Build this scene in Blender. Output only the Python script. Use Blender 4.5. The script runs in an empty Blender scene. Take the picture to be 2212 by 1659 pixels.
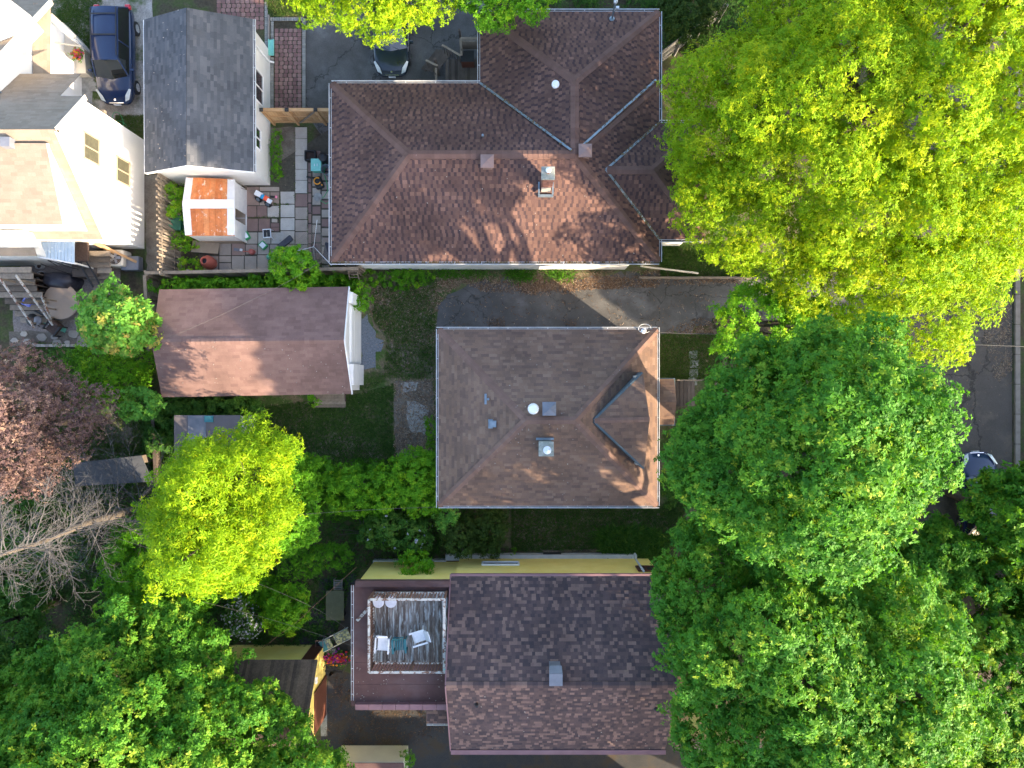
import bpy, math, random
import numpy as np
from mathutils import Vector, Matrix

random.seed(11)
RNG = np.random.default_rng(11)
R = math.radians
S = bpy.context.scene
COL = S.collection

# ------------------------------------------------------------------ camera
CAMH = 36.0
F = 1548.0                      # focal length in reference pixels (2212 x 1659 grid)
cam_d = bpy.data.cameras.new('camera')
cam_d.sensor_width = 36.0
cam_d.lens = 36.0 * F / 2212.0
cam_d.clip_start = 0.5
cam_d.clip_end = 2000.0
cam = bpy.data.objects.new('camera', cam_d)
cam.location = (0, 0, CAMH)
COL.objects.link(cam)
S.camera = cam

# ------------------------------------------------------------------ sky, sun, exposure
SUN_AZ = R(-36)                 # measured from +X, towards the lower right of the picture
SUN_EL = R(21.5)
w = bpy.data.worlds.new('World')
S.world = w
w.use_nodes = True
nt = w.node_tree
bg = nt.nodes['Background']
sky = nt.nodes.new('ShaderNodeTexSky')
sky.sky_type = 'NISHITA'
sky.sun_disc = False
sky.sun_elevation = SUN_EL
sky.sun_rotation = R(90) - SUN_AZ
sky.altitude = 80
sky.air_density = 0.85
sky.dust_density = 2.2
sky.ozone_density = 0.4
nt.links.new(sky.outputs[0], bg.inputs[0])
bg.inputs[1].default_value = 0.15
sd = bpy.data.lights.new('sun', 'SUN')
sd.energy = 3.3
sd.angle = R(0.55)
sd.color = (1.0, 0.80, 0.56)
so = bpy.data.objects.new('sun', sd)
sdir = Vector((math.cos(SUN_EL) * math.cos(SUN_AZ), math.cos(SUN_EL) * math.sin(SUN_AZ), math.sin(SUN_EL)))
so.rotation_euler = (-sdir).to_track_quat('-Z', 'Y').to_euler()
so.location = sdir * 60
COL.objects.link(so)
S.view_settings.view_transform = 'Standard'
S.view_settings.look = 'None'
S.view_settings.gamma = 1.0
S.view_settings.use_curve_mapping = False
S.view_settings.exposure = 2.5
S.render.engine = 'CYCLES'
S.cycles.max_bounces = 7
S.cycles.transparent_max_bounces = 8
S.cycles.use_denoising = True

# ------------------------------------------------------------------ helpers
def at(u, v, z=0.0):
    """reference pixel (2212 x 1659 grid) -> point of the place at height z"""
    k = (CAMH - z) / F
    return Vector(((u - 1106.0) * k, (829.5 - v) * k, z))

def tag(o, label=None, cat=None, group=None, kind=None):
    if label: o['label'] = label
    if cat: o['category'] = cat
    if group: o['group'] = group
    if kind: o['kind'] = kind
    return o

def link(o, parent=None):
    COL.objects.link(o)
    if parent is not None:
        o.parent = parent
        o.matrix_parent_inverse = parent.matrix_world.inverted() if False else Matrix()
    return o

def thing(name, label, cat, loc=(0, 0, 0), rz=0.0, group=None):
    o = bpy.data.objects.new(name, None)
    o.empty_display_size = 0.2
    o.location = loc
    o.rotation_euler = (0, 0, rz)
    COL.objects.link(o)
    return tag(o, label, cat, group)

class MB:
    def __init__(s):
        s.v = []; s.f = []; s.t = []; s.m = []
    def quad(s, a, b, c, d, tone=0.5, m=0):
        s.poly([a, b, c, d], tone, m)
    def poly(s, pts, tone=0.5, m=0):
        k = len(s.v)
        s.v.extend([tuple(p) for p in pts])
        s.f.append(tuple(range(k, k + len(pts))))
        s.t.append(tone); s.m.append(m)
    def box(s, c, size, rz=0.0, tone=0.5, m=0, M=None):
        hx, hy, hz = size[0] / 2, size[1] / 2, size[2] / 2
        pts = [Vector((x, y, z)) for z in (-hz, hz) for x, y in ((-hx, -hy), (hx, -hy), (hx, hy), (-hx, hy))]
        if M is None:
            M = Matrix.Translation(Vector(c)) @ Matrix.Rotation(rz, 4, 'Z')
        else:
            M = M @ Matrix.Translation(Vector(c)) @ Matrix.Rotation(rz, 4, 'Z')
        pts = [M @ p for p in pts]
        k = len(s.v)
        s.v.extend([tuple(p) for p in pts])
        for q in ((3, 2, 1, 0), (4, 5, 6, 7), (0, 1, 5, 4), (1, 2, 6, 5), (2, 3, 7, 6), (3, 0, 4, 7)):
            s.f.append(tuple(k + i for i in q)); s.t.append(tone); s.m.append(m)
        return s
    def beam(s, a, b, wd, ht=None, tone=0.5, m=0, up=None):
        a = Vector(a); b = Vector(b); ht = ht or wd
        d = (b - a); L = d.length
        if L < 1e-6: return s
        d.normalize()
        upv = Vector(up) if up else Vector((0, 0, 1))
        if abs(d.dot(upv)) > 0.97: upv = Vector((0, 1, 0))
        x = d.cross(upv).normalized(); y = x.cross(d).normalized()
        k = len(s.v)
        for p in (a, b):
            for i, j in ((-1, -1), (1, -1), (1, 1), (-1, 1)):
                s.v.append(tuple(p + x * (i * wd / 2) + y * (j * ht / 2)))
        for q in ((3, 2, 1, 0), (4, 5, 6, 7), (0, 1, 5, 4), (1, 2, 6, 5), (2, 3, 7, 6), (3, 0, 4, 7)):
            s.f.append(tuple(k + i for i in q)); s.t.append(tone); s.m.append(m)
        return s
    def tube(s, pts, rad, n=6, tone=0.5, m=0, cap=True):
        pts = [Vector(p) for p in pts]
        if not hasattr(rad, '__len__'): rad = [rad] * len(pts)
        k = len(s.v)
        for i, p in enumerate(pts):
            d = (pts[min(i + 1, len(pts) - 1)] - pts[max(i - 1, 0)]).normalized()
            upv = Vector((0, 0, 1)) if abs(d.z) < 0.95 else Vector((1, 0, 0))
            x = d.cross(upv).normalized(); y = x.cross(d).normalized()
            for j in range(n):
                a = 2 * math.pi * j / n
                s.v.append(tuple(p + (x * math.cos(a) + y * math.sin(a)) * rad[i]))
        for i in range(len(pts) - 1):
            for j in range(n):
                a, b = k + i * n + j, k + i * n + (j + 1) % n
                s.f.append((a, b, b + n, a + n)); s.t.append(tone); s.m.append(m)
        if cap:
            s.f.append(tuple(k + j for j in range(n - 1, -1, -1))); s.t.append(tone); s.m.append(m)
            e = k + (len(pts) - 1) * n
            s.f.append(tuple(e + j for j in range(n))); s.t.append(tone); s.m.append(m)
        return s
    def lathe(s, c, prof, n=18, tone=0.5, m=0, M=None, closed=True):
        c = Vector(c); k = len(s.v)
        for r, z in prof:
            for j in range(n):
                a = 2 * math.pi * j / n
                p = Vector((r * math.cos(a), r * math.sin(a), z))
                s.v.append(tuple(c + (M @ p if M else p)))
        for i in range(len(prof) - 1):
            for j in range(n):
                a, b = k + i * n + j, k + i * n + (j + 1) % n
                s.f.append((a, b, b + n, a + n)); s.t.append(tone); s.m.append(m)
        if closed:
            s.f.append(tuple(k + j for j in range(n - 1, -1, -1))); s.t.append(tone); s.m.append(m)
            e = k + (len(prof) - 1) * n
            s.f.append(tuple(e + j for j in range(n))); s.t.append(tone); s.m.append(m)
        return s
    def prism(s, pts, z0, z1, tone=0.5, m=0):
        pts = [Vector((p[0], p[1], 0)) for p in pts]
        area = sum(pts[i].x * pts[(i + 1) % len(pts)].y - pts[(i + 1) % len(pts)].x * pts[i].y for i in range(len(pts)))
        if area < 0: pts.reverse()
        n = len(pts)
        s.poly([(p.x, p.y, z1) for p in pts], tone, m)
        s.poly([(p.x, p.y, z0) for p in reversed(pts)], tone, m)
        for i in range(n):
            a, b = pts[i], pts[(i + 1) % n]
            s.quad((a.x, a.y, z0), (b.x, b.y, z0), (b.x, b.y, z1), (a.x, a.y, z1), tone, m)
        return s
    def build(s, name, mats, parent=None, smooth=False, bevel=0.0):
        me = bpy.data.meshes.new(name)
        me.from_pydata(s.v, [], s.f)
        if not isinstance(mats, (list, tuple)): mats = [mats]
        for m in mats: me.materials.append(m)
        if len(mats) > 1: me.polygons.foreach_set('material_index', s.m)
        at_ = me.attributes.new('tone', 'FLOAT', 'FACE')
        at_.data.foreach_set('value', s.t)
        if smooth: me.polygons.foreach_set('use_smooth', [True] * len(s.f))
        me.update()
        o = bpy.data.objects.new(name, me)
        link(o, parent)
        if bevel > 0:
            b = o.modifiers.new('bevel', 'BEVEL'); b.width = bevel; b.segments = 2; b.limit_method = 'ANGLE'
        return o

# ------------------------------------------------------------------ materials
def mat(name, stops, rough=0.85, nscale=6.0, nvar=0.25, bump=0.0, bscale=40.0, metal=0.0, coat=0.0, spec=0.4,
        tone=False, stain=None, stripes=None, detail=4.0, fine=0.0, fscale=60.0, stretch=None, cracks=None):
    """procedural material; stops = list of colours run through by noise, or by the face attribute 'tone'."""
    m = bpy.data.materials.new(name); m.use_nodes = True
    n = m.node_tree; N = n.nodes; L = n.links
    b = N['Principled BSDF']
    b.inputs['Roughness'].default_value = rough
    b.inputs['Metallic'].default_value = metal
    b.inputs['Specular IOR Level'].default_value = spec
    if coat: b.inputs['Coat Weight'].default_value = coat; b.inputs['Coat Roughness'].default_value = 0.04
    geo = N.new('ShaderNodeNewGeometry')
    def noise(scale, det=detail, rgh=0.6):
        t = N.new('ShaderNodeTexNoise'); t.inputs['Scale'].default_value = scale
        t.inputs['Detail'].default_value = det; t.inputs['Roughness'].default_value = rgh
        if stretch:
            v_ = N.new('ShaderNodeVectorMath'); v_.operation = 'MULTIPLY'; v_.inputs[1].default_value = stretch
            L.new(geo.outputs['Position'], v_.inputs[0]); L.new(v_.outputs[0], t.inputs['Vector'])
        else: L.new(geo.outputs['Position'], t.inputs['Vector'])
        return t
    ramp = N.new('ShaderNodeValToRGB')
    if not isinstance(stops[0], (tuple, list)): stops = [tuple(c * 0.82 for c in stops), tuple(min(1, c * 1.15) for c in stops)]
    el = ramp.color_ramp.elements
    pos = np.linspace(0, 1, len(stops)) if tone else np.linspace(0.32, 0.68, len(stops))
    while len(el) < len(stops): el.new(0.5)
    for i, c in enumerate(stops):
        el[i].position = float(pos[i]); el[i].color = (*c[:3], 1)
    if tone:
        a = N.new('ShaderNodeAttribute'); a.attribute_name = 'tone'
        L.new(a.outputs['Fac'], ramp.inputs[0])
    else:
        L.new(noise(nscale).outputs['Fac'], ramp.inputs[0])
    out = ramp.outputs[0]
    def mulnoise(out, scale, amt):
        t = noise(scale)
        mr = N.new('ShaderNodeMapRange'); mr.inputs['From Min'].default_value = 0.3; mr.inputs['From Max'].default_value = 0.7
        mr.inputs['To Min'].default_value = 1 - amt; mr.inputs['To Max'].default_value = 1 + amt
        L.new(t.outputs['Fac'], mr.inputs['Value'])
        mx = N.new('ShaderNodeVectorMath'); mx.operation = 'SCALE'
        L.new(out, mx.inputs[0]); L.new(mr.outputs[0], mx.inputs['Scale']); return mx.outputs[0]
    if nvar and tone: out = mulnoise(out, nscale, nvar)
    if fine: out = mulnoise(out, fscale, fine)
    if stain:
        col, sc, lo, hi = stain
        t = noise(sc, 6.0, 0.65)
        mr = N.new('ShaderNodeMapRange'); mr.inputs['From Min'].default_value = lo; mr.inputs['From Max'].default_value = hi
        L.new(t.outputs['Fac'], mr.inputs['Value'])
        mx = N.new('ShaderNodeMix'); mx.data_type = 'RGBA'
        L.new(mr.outputs[0], mx.inputs[0]); L.new(out, mx.inputs[6]); mx.inputs[7].default_value = (*col, 1)
        out = mx.outputs[2]
    if cracks:
        vo = N.new('ShaderNodeTexVoronoi'); vo.feature = 'DISTANCE_TO_EDGE'; vo.inputs['Scale'].default_value = cracks
        nz = noise(1.7); ad = N.new('ShaderNodeVectorMath'); ad.operation = 'MULTIPLY_ADD'; ad.inputs[1].default_value = (1.2, 1.2, 0)
        L.new(nz.outputs['Color'], ad.inputs[0]); L.new(geo.outputs['Position'], ad.inputs[2]); L.new(ad.outputs[0], vo.inputs['Vector'])
        cr = N.new('ShaderNodeMapRange'); cr.inputs['From Min'].default_value = 0.002; cr.inputs['From Max'].default_value = 0.012
        cr.inputs['To Min'].default_value = 0.45; cr.inputs['To Max'].default_value = 1.0
        L.new(vo.outputs['Distance'], cr.inputs['Value'])
        cx_ = N.new('ShaderNodeVectorMath'); cx_.operation = 'SCALE'; L.new(out, cx_.inputs[0]); L.new(cr.outputs[0], cx_.inputs['Scale']); out = cx_.outputs[0]
    L.new(out, b.inputs['Base Color'])
    hs = []
    if bump:
        hs.append((noise(bscale, 3.0).outputs['Fac'], bump))
    if stripes:      # (axis, period, depth): lap lines as relief
        ax, per, dep = stripes
        sx = N.new('ShaderNodeSeparateXYZ'); L.new(geo.outputs['Position'], sx.inputs[0])
        md = N.new('ShaderNodeMath'); md.operation = 'DIVIDE'; md.inputs[1].default_value = per
        L.new(sx.outputs[ax], md.inputs[0])
        fr = N.new('ShaderNodeMath'); fr.operation = 'FRACT'; L.new(md.outputs[0], fr.inputs[0])
        hs.append((fr.outputs[0], dep))
    last = None
    for h, dist in hs:
        bp = N.new('ShaderNodeBump'); bp.inputs['Distance'].default_value = dist; bp.inputs['Strength'].default_value = 0.8
        L.new(h, bp.inputs['Height'])
        if last: L.new(last, bp.inputs['Normal'])
        last = bp.outputs[0]
    if last: L.new(last, b.inputs['Normal'])
    return m

def leafmat(name, stops, trans=0.35, rough=0.62):
    m = bpy.data.materials.new(name); m.use_nodes = True
    n = m.node_tree; N = n.nodes; L = n.links
    b = N['Principled BSDF']; b.inputs['Roughness'].default_value = rough
    b.inputs['Specular IOR Level'].default_value = 0.18
    a = N.new('ShaderNodeAttribute'); a.attribute_name = 'tone'
    ramp = N.new('ShaderNodeValToRGB'); el = ramp.color_ramp.elements
    while len(el) < len(stops): el.new(0.5)
    for i, c in enumerate(stops):
        el[i].position = i / (len(stops) - 1); el[i].color = (*c, 1)
    L.new(a.outputs['Fac'], ramp.inputs[0]); L.new(ramp.outputs[0], b.inputs['Base Color'])
    t = N.new('ShaderNodeBsdfTranslucent')
    g = N.new('ShaderNodeVectorMath'); g.operation = 'MULTIPLY'; g.inputs[1].default_value = (1.25, 1.15, 0.6)
    L.new(ramp.outputs[0], g.inputs[0]); L.new(g.outputs[0], t.inputs[0])
    mx = N.new('ShaderNodeMixShader'); mx.inputs[0].default_value = trans
    L.new(b.outputs[0], mx.inputs[1]); L.new(t.outputs[0], mx.inputs[2])
    L.new(mx.outputs[0], N['Material Output'].inputs[0])
    return m

def glassmat(name, col=(0.02, 0.025, 0.03), rough=0.06):
    return mat(name, col, rough=rough, spec=0.9, coat=0.5, nscale=1.0)

M = {}
M['brown_a'] = mat('reddish_brown_shingle', [(0.054, 0.036, 0.038), (0.082, 0.048, 0.044), (0.110, 0.064, 0.053), (0.172, 0.098, 0.076)], 0.92, 0.45, 0.24, 0.004, 120, tone=True, fine=0.13, fscale=34, spec=0.15)
M['brown_b'] = mat('taupe_brown_shingle', [(0.125, 0.083, 0.068), (0.150, 0.100, 0.078), (0.178, 0.114, 0.083), (0.200, 0.134, 0.100)], 0.92, 0.45, 0.22, 0.004, 120, tone=True, fine=0.12, fscale=34, spec=0.15)
M['cap'] = mat('hip_cap_brown', [(0.125, 0.073, 0.060), (0.150, 0.090, 0.073)], 0.92, 2.0, 0.15, 0.003, 90, tone=True, fine=0.08, spec=0.15)
M['cap_b'] = mat('hip_cap_taupe', [(0.16, 0.10, 0.080), (0.185, 0.118, 0.094)], 0.92, 2.0, 0.12, 0.003, 90, tone=True, fine=0.08, spec=0.15)
M['brown_c'] = mat('checkered_purple_shingle', [(0.056, 0.044, 0.048), (0.082, 0.058, 0.059), (0.106, 0.072, 0.068), (0.195, 0.128, 0.108)], 0.92, 0.8, 0.12, 0.004, 120, tone=True, fine=0.12, fscale=34, spec=0.15)
M['brown_d'] = mat('russet_garage_shingle', [(0.152, 0.094, 0.084), (0.174, 0.110, 0.097), (0.194, 0.124, 0.108)], 0.92, 0.5, 0.26, 0.004, 120, tone=True, fine=0.10, fscale=34, spec=0.15)
M['grey_sh'] = mat('slate_grey_shingle', [(0.060, 0.066, 0.076), (0.080, 0.086, 0.096), (0.108, 0.112, 0.120)], 0.92, 0.7, 0.14, 0.004, 120, tone=True, fine=0.12, fscale=34, spec=0.15)
M['tan_sh'] = mat('tan_house_shingle', [(0.200, 0.165, 0.130), (0.225, 0.188, 0.148), (0.245, 0.207, 0.165)], 0.92, 0.8, 0.10, 0.004, 120, tone=True, fine=0.10, fscale=34, spec=0.15)
M['plank_sh'] = mat('weathered_brown_roof', [(0.050, 0.036, 0.028), (0.085, 0.062, 0.048), (0.12, 0.085, 0.062)], 0.9, 1.6, 0.3, 0.004, 60, tone=True, fine=0.25, fscale=14)
M['white_side'] = mat('white_siding', [(0.70, 0.70, 0.68), (0.78, 0.78, 0.76)], 0.6, 1.5, 0.1, stripes=(2, 0.11, 0.012))
M['white_side2'] = mat('bright_white_siding', [(0.80, 0.79, 0.76), (0.84, 0.83, 0.80)], 0.6, 1.5, 0.1, stripes=(2, 0.11, 0.008))
M['white'] = mat('white_painted_metal', [(0.72, 0.73, 0.74), (0.82, 0.82, 0.82)], 0.45, 3, 0.1)
M['soffit'] = mat('fascia_blue_grey', [(0.055, 0.085, 0.10), (0.07, 0.105, 0.125)], 0.6, 3)
M['cream'] = mat('cream_render', [(0.55, 0.50, 0.42), (0.62, 0.56, 0.47)], 0.85, 3, bump=0.004)
M['yellow'] = mat('yellow_stucco', [(0.80, 0.62, 0.16), (0.86, 0.70, 0.22)], 0.85, 1.2, bump=0.004, bscale=90, fine=0.05)
M['found'] = mat('pale_foundation', [(0.38, 0.40, 0.42), (0.46, 0.48, 0.50)], 0.9, 3, bump=0.004)
M['membrane'] = mat('maroon_roll_roofing', [(0.085, 0.044, 0.042), (0.115, 0.062, 0.058)], 0.9, 1.3, fine=0.07, bump=0.003, bscale=100, stain=((0.13, 0.085, 0.085), 0.5, 0.5, 0.7))
M['fascia_pk'] = mat('dusty_mauve_metal', [(0.19, 0.10, 0.11), (0.235, 0.13, 0.14)], 0.6, 1.5)
M['gutter'] = mat('white_gutter', [(0.46, 0.48, 0.50), (0.66, 0.68, 0.70)], 0.4, 4)
M['gutter_in'] = mat('gutter_trough', [(0.03, 0.03, 0.032), (0.10, 0.06, 0.04)], 0.9, 4)
M['galv'] = mat('galvanised_flashing', [(0.16, 0.21, 0.25), (0.25, 0.30, 0.34)], 0.45, 5, metal=0.5)
M['vent_br'] = mat('brown_metal_vent', [(0.20, 0.13, 0.115), (0.235, 0.155, 0.135)], 0.5, 3)
M['vent_gr'] = mat('grey_metal_vent', [(0.13, 0.14, 0.165), (0.17, 0.18, 0.21)], 0.4, 3)
M['steel'] = mat('bright_aluminium', [(0.62, 0.64, 0.66), (0.80, 0.81, 0.82)], 0.3, 6, metal=0.4)
M['black'] = mat('black_plastic', (0.018, 0.019, 0.021), 0.5, 5)
M['darkcloth'] = mat('black_vinyl_cover', [(0.018, 0.018, 0.026), (0.04, 0.04, 0.052)], 0.35, 3, bump=0.02, bscale=5)
M['brick'] = mat('red_brick', [(0.19, 0.085, 0.062), (0.25, 0.115, 0.085), (0.30, 0.15, 0.115)], 0.9, 4, 0.15, 0.004, 60, tone=True)
M['mortar'] = mat('mortar', (0.30, 0.28, 0.26), 0.95, 8)
M['cord'] = mat('dull_cord', (0.20, 0.19, 0.17), 0.9, 8)
M['conc'] = mat('weathered_concrete', [(0.20, 0.20, 0.19), (0.34, 0.34, 0.32)], 0.92, 5, bump=0.004, fine=0.1)
M['conc_cap'] = mat('mossy_concrete_cap', [(0.19, 0.21, 0.18), (0.33, 0.34, 0.31)], 0.92, 7, bump=0.004, fine=0.15)
M['moss'] = mat('moss_and_litter', [(0.05, 0.05, 0.02), (0.16, 0.11, 0.05), (0.26, 0.18, 0.10)], 0.95, 18, bump=0.01)
M['asphalt'] = mat('worn_asphalt', [(0.062, 0.060, 0.058), (0.082, 0.080, 0.078), (0.112, 0.110, 0.108)], 0.9, 0.8, bump=0.006, bscale=90, fine=0.16, fscale=22, stain=((0.20, 0.20, 0.205), 0.35, 0.54, 0.76), cracks=.32)
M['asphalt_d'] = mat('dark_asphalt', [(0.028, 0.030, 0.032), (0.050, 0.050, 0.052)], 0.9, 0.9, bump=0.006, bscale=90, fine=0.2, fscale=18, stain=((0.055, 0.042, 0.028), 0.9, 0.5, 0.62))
M['road'] = mat('street_asphalt', [(0.066, 0.056, 0.050), (0.090, 0.077, 0.068)], 0.9, 0.6, bump=0.006, bscale=90, fine=0.14, fscale=16, cracks=.2, stain=((0.12, 0.098, 0.078), .7, .52, .66))
M['soil'] = mat('dark_soil', [(0.034, 0.028, 0.018), (0.060, 0.049, 0.030), (0.048, 0.070, 0.018), (0.090, 0.070, 0.045)], 0.95, 0.9, bump=0.02, bscale=20, fine=0.35, fscale=9, detail=8)
M['lawn'] = mat('patchy_lawn', [(0.032, 0.060, 0.013), (0.048, 0.088, 0.017), (0.13, 0.105, 0.066), (0.052, 0.092, 0.018)], 0.95, 0.8, bump=0.02, bscale=25, fine=0.35, fscale=10, detail=8)  # dark green turf with brownish patches
M['dirt'] = mat('bare_dirt', [(0.085, 0.070, 0.055), (0.13, 0.11, 0.088), (0.17, 0.155, 0.13)], 0.95, 1.6, bump=0.01, bscale=40, fine=0.22, fscale=14, detail=8)
M['gravel'] = mat('tan_gravel', [(0.20, 0.175, 0.155), (0.29, 0.26, 0.23), (0.37, 0.34, 0.305)], 0.95, 2.0, bump=0.012, bscale=45, fine=0.22, fscale=16, stain=((0.055, 0.085, 0.022), 0.7, 0.53, 0.66))
M['bluegravel'] = mat('blue_grey_gravel', [(0.090, 0.105, 0.125), (0.16, 0.18, 0.205)], 0.95, 14, bump=0.012, bscale=45, fine=0.2, fscale=22)
M['mulch'] = mat('leafy_bare_ground', [(0.045, 0.070, 0.016), (0.11, 0.085, 0.055), (0.17, 0.138, 0.105), (0.070, 0.10, 0.025)], 0.95, 1.5, bump=0.015, bscale=30, fine=0.35, fscale=14, detail=8)
M['pebble'] = mat('tan_pebble_patio', [(0.16, 0.135, 0.125), (0.25, 0.215, 0.195)], 0.95, 9, bump=0.01, bscale=45, fine=0.25, fscale=25)
M['paver'] = mat('pink_interlock_paver', [(0.150, 0.082, 0.078), (0.195, 0.112, 0.103), (0.235, 0.145, 0.130)], 0.92, 3, 0.14, 0.004, 70, tone=True, fine=0.1, fscale=30)
M['edgep'] = mat('grey_border_paver', [(0.19, 0.19, 0.175), (0.27, 0.265, 0.245)], 0.92, 3, 0.12, 0.004, 70, tone=True, fine=0.1)
M['slab'] = mat('patio_slab', [(0.155, 0.10, 0.095), (0.24, 0.16, 0.135), (0.32, 0.28, 0.235), (0.44, 0.42, 0.385)], 0.92, 2.2, 0.13, 0.004, 60, tone=True, fine=0.1, fscale=25)
M['grout'] = mat('sandy_joint', [(0.050, 0.045, 0.034), (0.085, 0.075, 0.058)], 0.95, 6)
M['wood_new'] = mat('new_cedar_boards', [(0.30, 0.17, 0.075), (0.40, 0.24, 0.115), (0.50, 0.33, 0.17)], 0.75, 3, 0.15, 0.003, 30, tone=True, fine=0.08)
M['wood_old'] = mat('weathered_grey_boards', [(0.11, 0.088, 0.068), (0.19, 0.155, 0.12), (0.28, 0.235, 0.185)], 0.9, 4, 0.2, 0.004, 30, tone=True, fine=0.15, fscale=12)
M['wood_deck'] = mat('dark_brown_deck', [(0.055, 0.042, 0.035), (0.085, 0.066, 0.054), (0.12, 0.095, 0.08)], 0.85, 3, 0.2, 0.003, 30, tone=True, fine=0.12)
M['peel'] = mat('peeling_painted_deck', [(0.085, 0.062, 0.050), (0.14, 0.115, 0.10), (0.20, 0.18, 0.165)], 0.85, 6, 0.3, 0.004, 30, tone=True, fine=0.35, fscale=11, stain=((0.36, 0.38, 0.38), 4.0, 0.50, 0.62), stretch=(2.6, .35, 1))
M['peel_rail'] = mat('peeling_white_rail', [(0.36, 0.35, 0.33), (0.50, 0.49, 0.46)], 0.7, 4, stain=((0.16, 0.085, 0.06), 6.0, 0.50, 0.56))
M['rust_bal'] = mat('rust_brown_baluster', [(0.15, 0.075, 0.05), (0.22, 0.12, 0.085)], 0.85, 5)
M['rust'] = mat('rusted_metal_roof', [(0.40, 0.12, 0.035), (0.50, 0.17, 0.055), (0.56, 0.22, 0.08)], 0.8, 2.5, 0.2, bump=0.003, stain=((0.66, 0.58, 0.50), 3.4, 0.57, 0.66), tone=True, fine=0.15, fscale=9)
M['offwhite'] = mat('dirty_white_metal', [(0.56, 0.57, 0.58), (0.68, 0.68, 0.67)], 0.5, 3)
M['glass'] = glassmat('window_glass')
M['curtain'] = mat('pale_curtain', [(0.055, 0.055, 0.038), (0.09, 0.088, 0.06)], 0.4, 8)
M['tanframe'] = mat('tan_window_trim', [(0.34, 0.27, 0.19), (0.40, 0.32, 0.23)], 0.6, 3)
M['thinwire'] = mat('grey_wire', (0.09, 0.085, 0.08), 0.6, 3)
M['car_blue'] = mat('navy_car_paint', [(0.010, 0.020, 0.058), (0.012, 0.026, 0.072)], 0.2, 1, coat=0.6, spec=0.4)
M['car_black'] = mat('blue_black_car_paint', [(0.010, 0.018, 0.028), (0.014, 0.024, 0.036)], 0.2, 1, coat=0.6, spec=0.4)
M['car_glass'] = glassmat('car_glass', (0.010, 0.012, 0.013), 0.03)
M['lamp'] = mat('headlight_lens', [(0.42, 0.46, 0.46), (0.60, 0.63, 0.62)], 0.15, 8, coat=0.8)
M['tail'] = mat('red_tail_lens', (0.45, 0.02, 0.03), 0.2, 5, coat=0.8)
M['tyre'] = mat('tyre_rubber', (0.016, 0.016, 0.017), 0.8, 5)
M['chrome'] = mat('chrome', (0.7, 0.7, 0.72), 0.15, 5, metal=0.9)
M['green_pl'] = mat('green_plastic', [(0.10, 0.34, 0.24), (0.13, 0.42, 0.30)], 0.45, 3)
M['mint'] = mat('mint_plastic', [(0.16, 0.45, 0.40), (0.21, 0.55, 0.49)], 0.4, 3)
M['dkgreen'] = mat('dark_green_plastic', (0.012, 0.10, 0.065), 0.5, 3)
M['red_pl'] = mat('red_plastic', [(0.40, 0.10, 0.08), (0.48, 0.14, 0.11)], 0.5, 4)
M['barrel'] = mat('terracotta_barrel', [(0.36, 0.090, 0.060), (0.43, 0.12, 0.085)], 0.5, 3)
M['toy_white'] = mat('white_plastic', (0.75, 0.77, 0.80), 0.35, 3)
M['toy_blue'] = mat('bright_blue_plastic', (0.02, 0.30, 0.60), 0.35, 3)
M['toy_red'] = mat('orange_red_plastic', (0.75, 0.10, 0.04), 0.35, 3)
M['orange'] = mat('orange_plastic', (0.75, 0.30, 0.02), 0.4, 3)
M['pink'] = mat('pink_plastic', (0.70, 0.20, 0.30), 0.4, 3)
M['hose'] = mat('green_hose', (0.03, 0.30, 0.10), 0.5, 3)
M['teal'] = mat('teal_plastic', [(0.020, 0.115, 0.135), (0.03, 0.15, 0.17)], 0.5, 4)
M['chairw'] = mat('white_resin_chair', [(0.58, 0.60, 0.63), (0.72, 0.73, 0.76)], 0.5, 4)
M['clear'] = mat('frosted_plastic_top', [(0.42, 0.42, 0.47), (0.52, 0.52, 0.57)], 0.25, 6)
M['board'] = mat('tan_particle_board', [(0.24, 0.19, 0.14), (0.29, 0.235, 0.175)], 0.9, 3)
M['tabletop'] = mat('brown_laminate', [(0.25, 0.195, 0.15), (0.28, 0.22, 0.17)], 0.5, 2)
M['olive'] = mat('olive_table_top', [(0.070, 0.075, 0.042), (0.090, 0.095, 0.055)], 0.6, 4, stain=((0.16, 0.15, 0.07), 9.0, 0.63, 0.68))
M['cushion'] = mat('blue_patterned_cushion', [(0.025, 0.045, 0.34), (0.20, 0.24, 0.62), (0.62, 0.60, 0.80)], 0.9, 9)
M['royal'] = mat('royal_blue_cloth', [(0.012, 0.035, 0.20), (0.03, 0.07, 0.33)], 0.8, 2)
M['floral'] = mat('floral_pad', [(0.30, 0.34, 0.33), (0.08, 0.11, 0.12), (0.42, 0.42, 0.20), (0.36, 0.40, 0.42)], 0.9, 7)
M['teal_cl'] = mat('teal_cloth', (0.05, 0.19, 0.22), 0.9, 4)
M['wicker'] = mat('brown_wicker', [(0.045, 0.028, 0.022), (0.075, 0.048, 0.038)], 0.85, 12, bump=0.01)
M['bark'] = mat('tree_bark', [(0.055, 0.045, 0.036), (0.11, 0.09, 0.072)], 0.95, 6, bump=0.02, bscale=20)
M['deadwood'] = mat('bleached_dead_wood', [(0.042, 0.040, 0.040), (0.082, 0.080, 0.082)], 0.9, 3, bump=0.01)
M['flag'] = mat('flagstone', [(0.20, 0.175, 0.15), (0.34, 0.31, 0.27)], 0.9, 3, 0.15, 0.004, 40, tone=True, fine=0.12)
M['corr'] = mat('pale_blue_corrugated', [(0.36, 0.46, 0.56), (0.48, 0.57, 0.65)], 0.4, 2, stain=((0.75, 0.76, 0.74), 4.0, 0.60, 0.66))
M['slats'] = mat('grey_fence_paint', [(0.16, 0.155, 0.15), (0.21, 0.205, 0.20)], 0.8, 3, tone=True)
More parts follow.
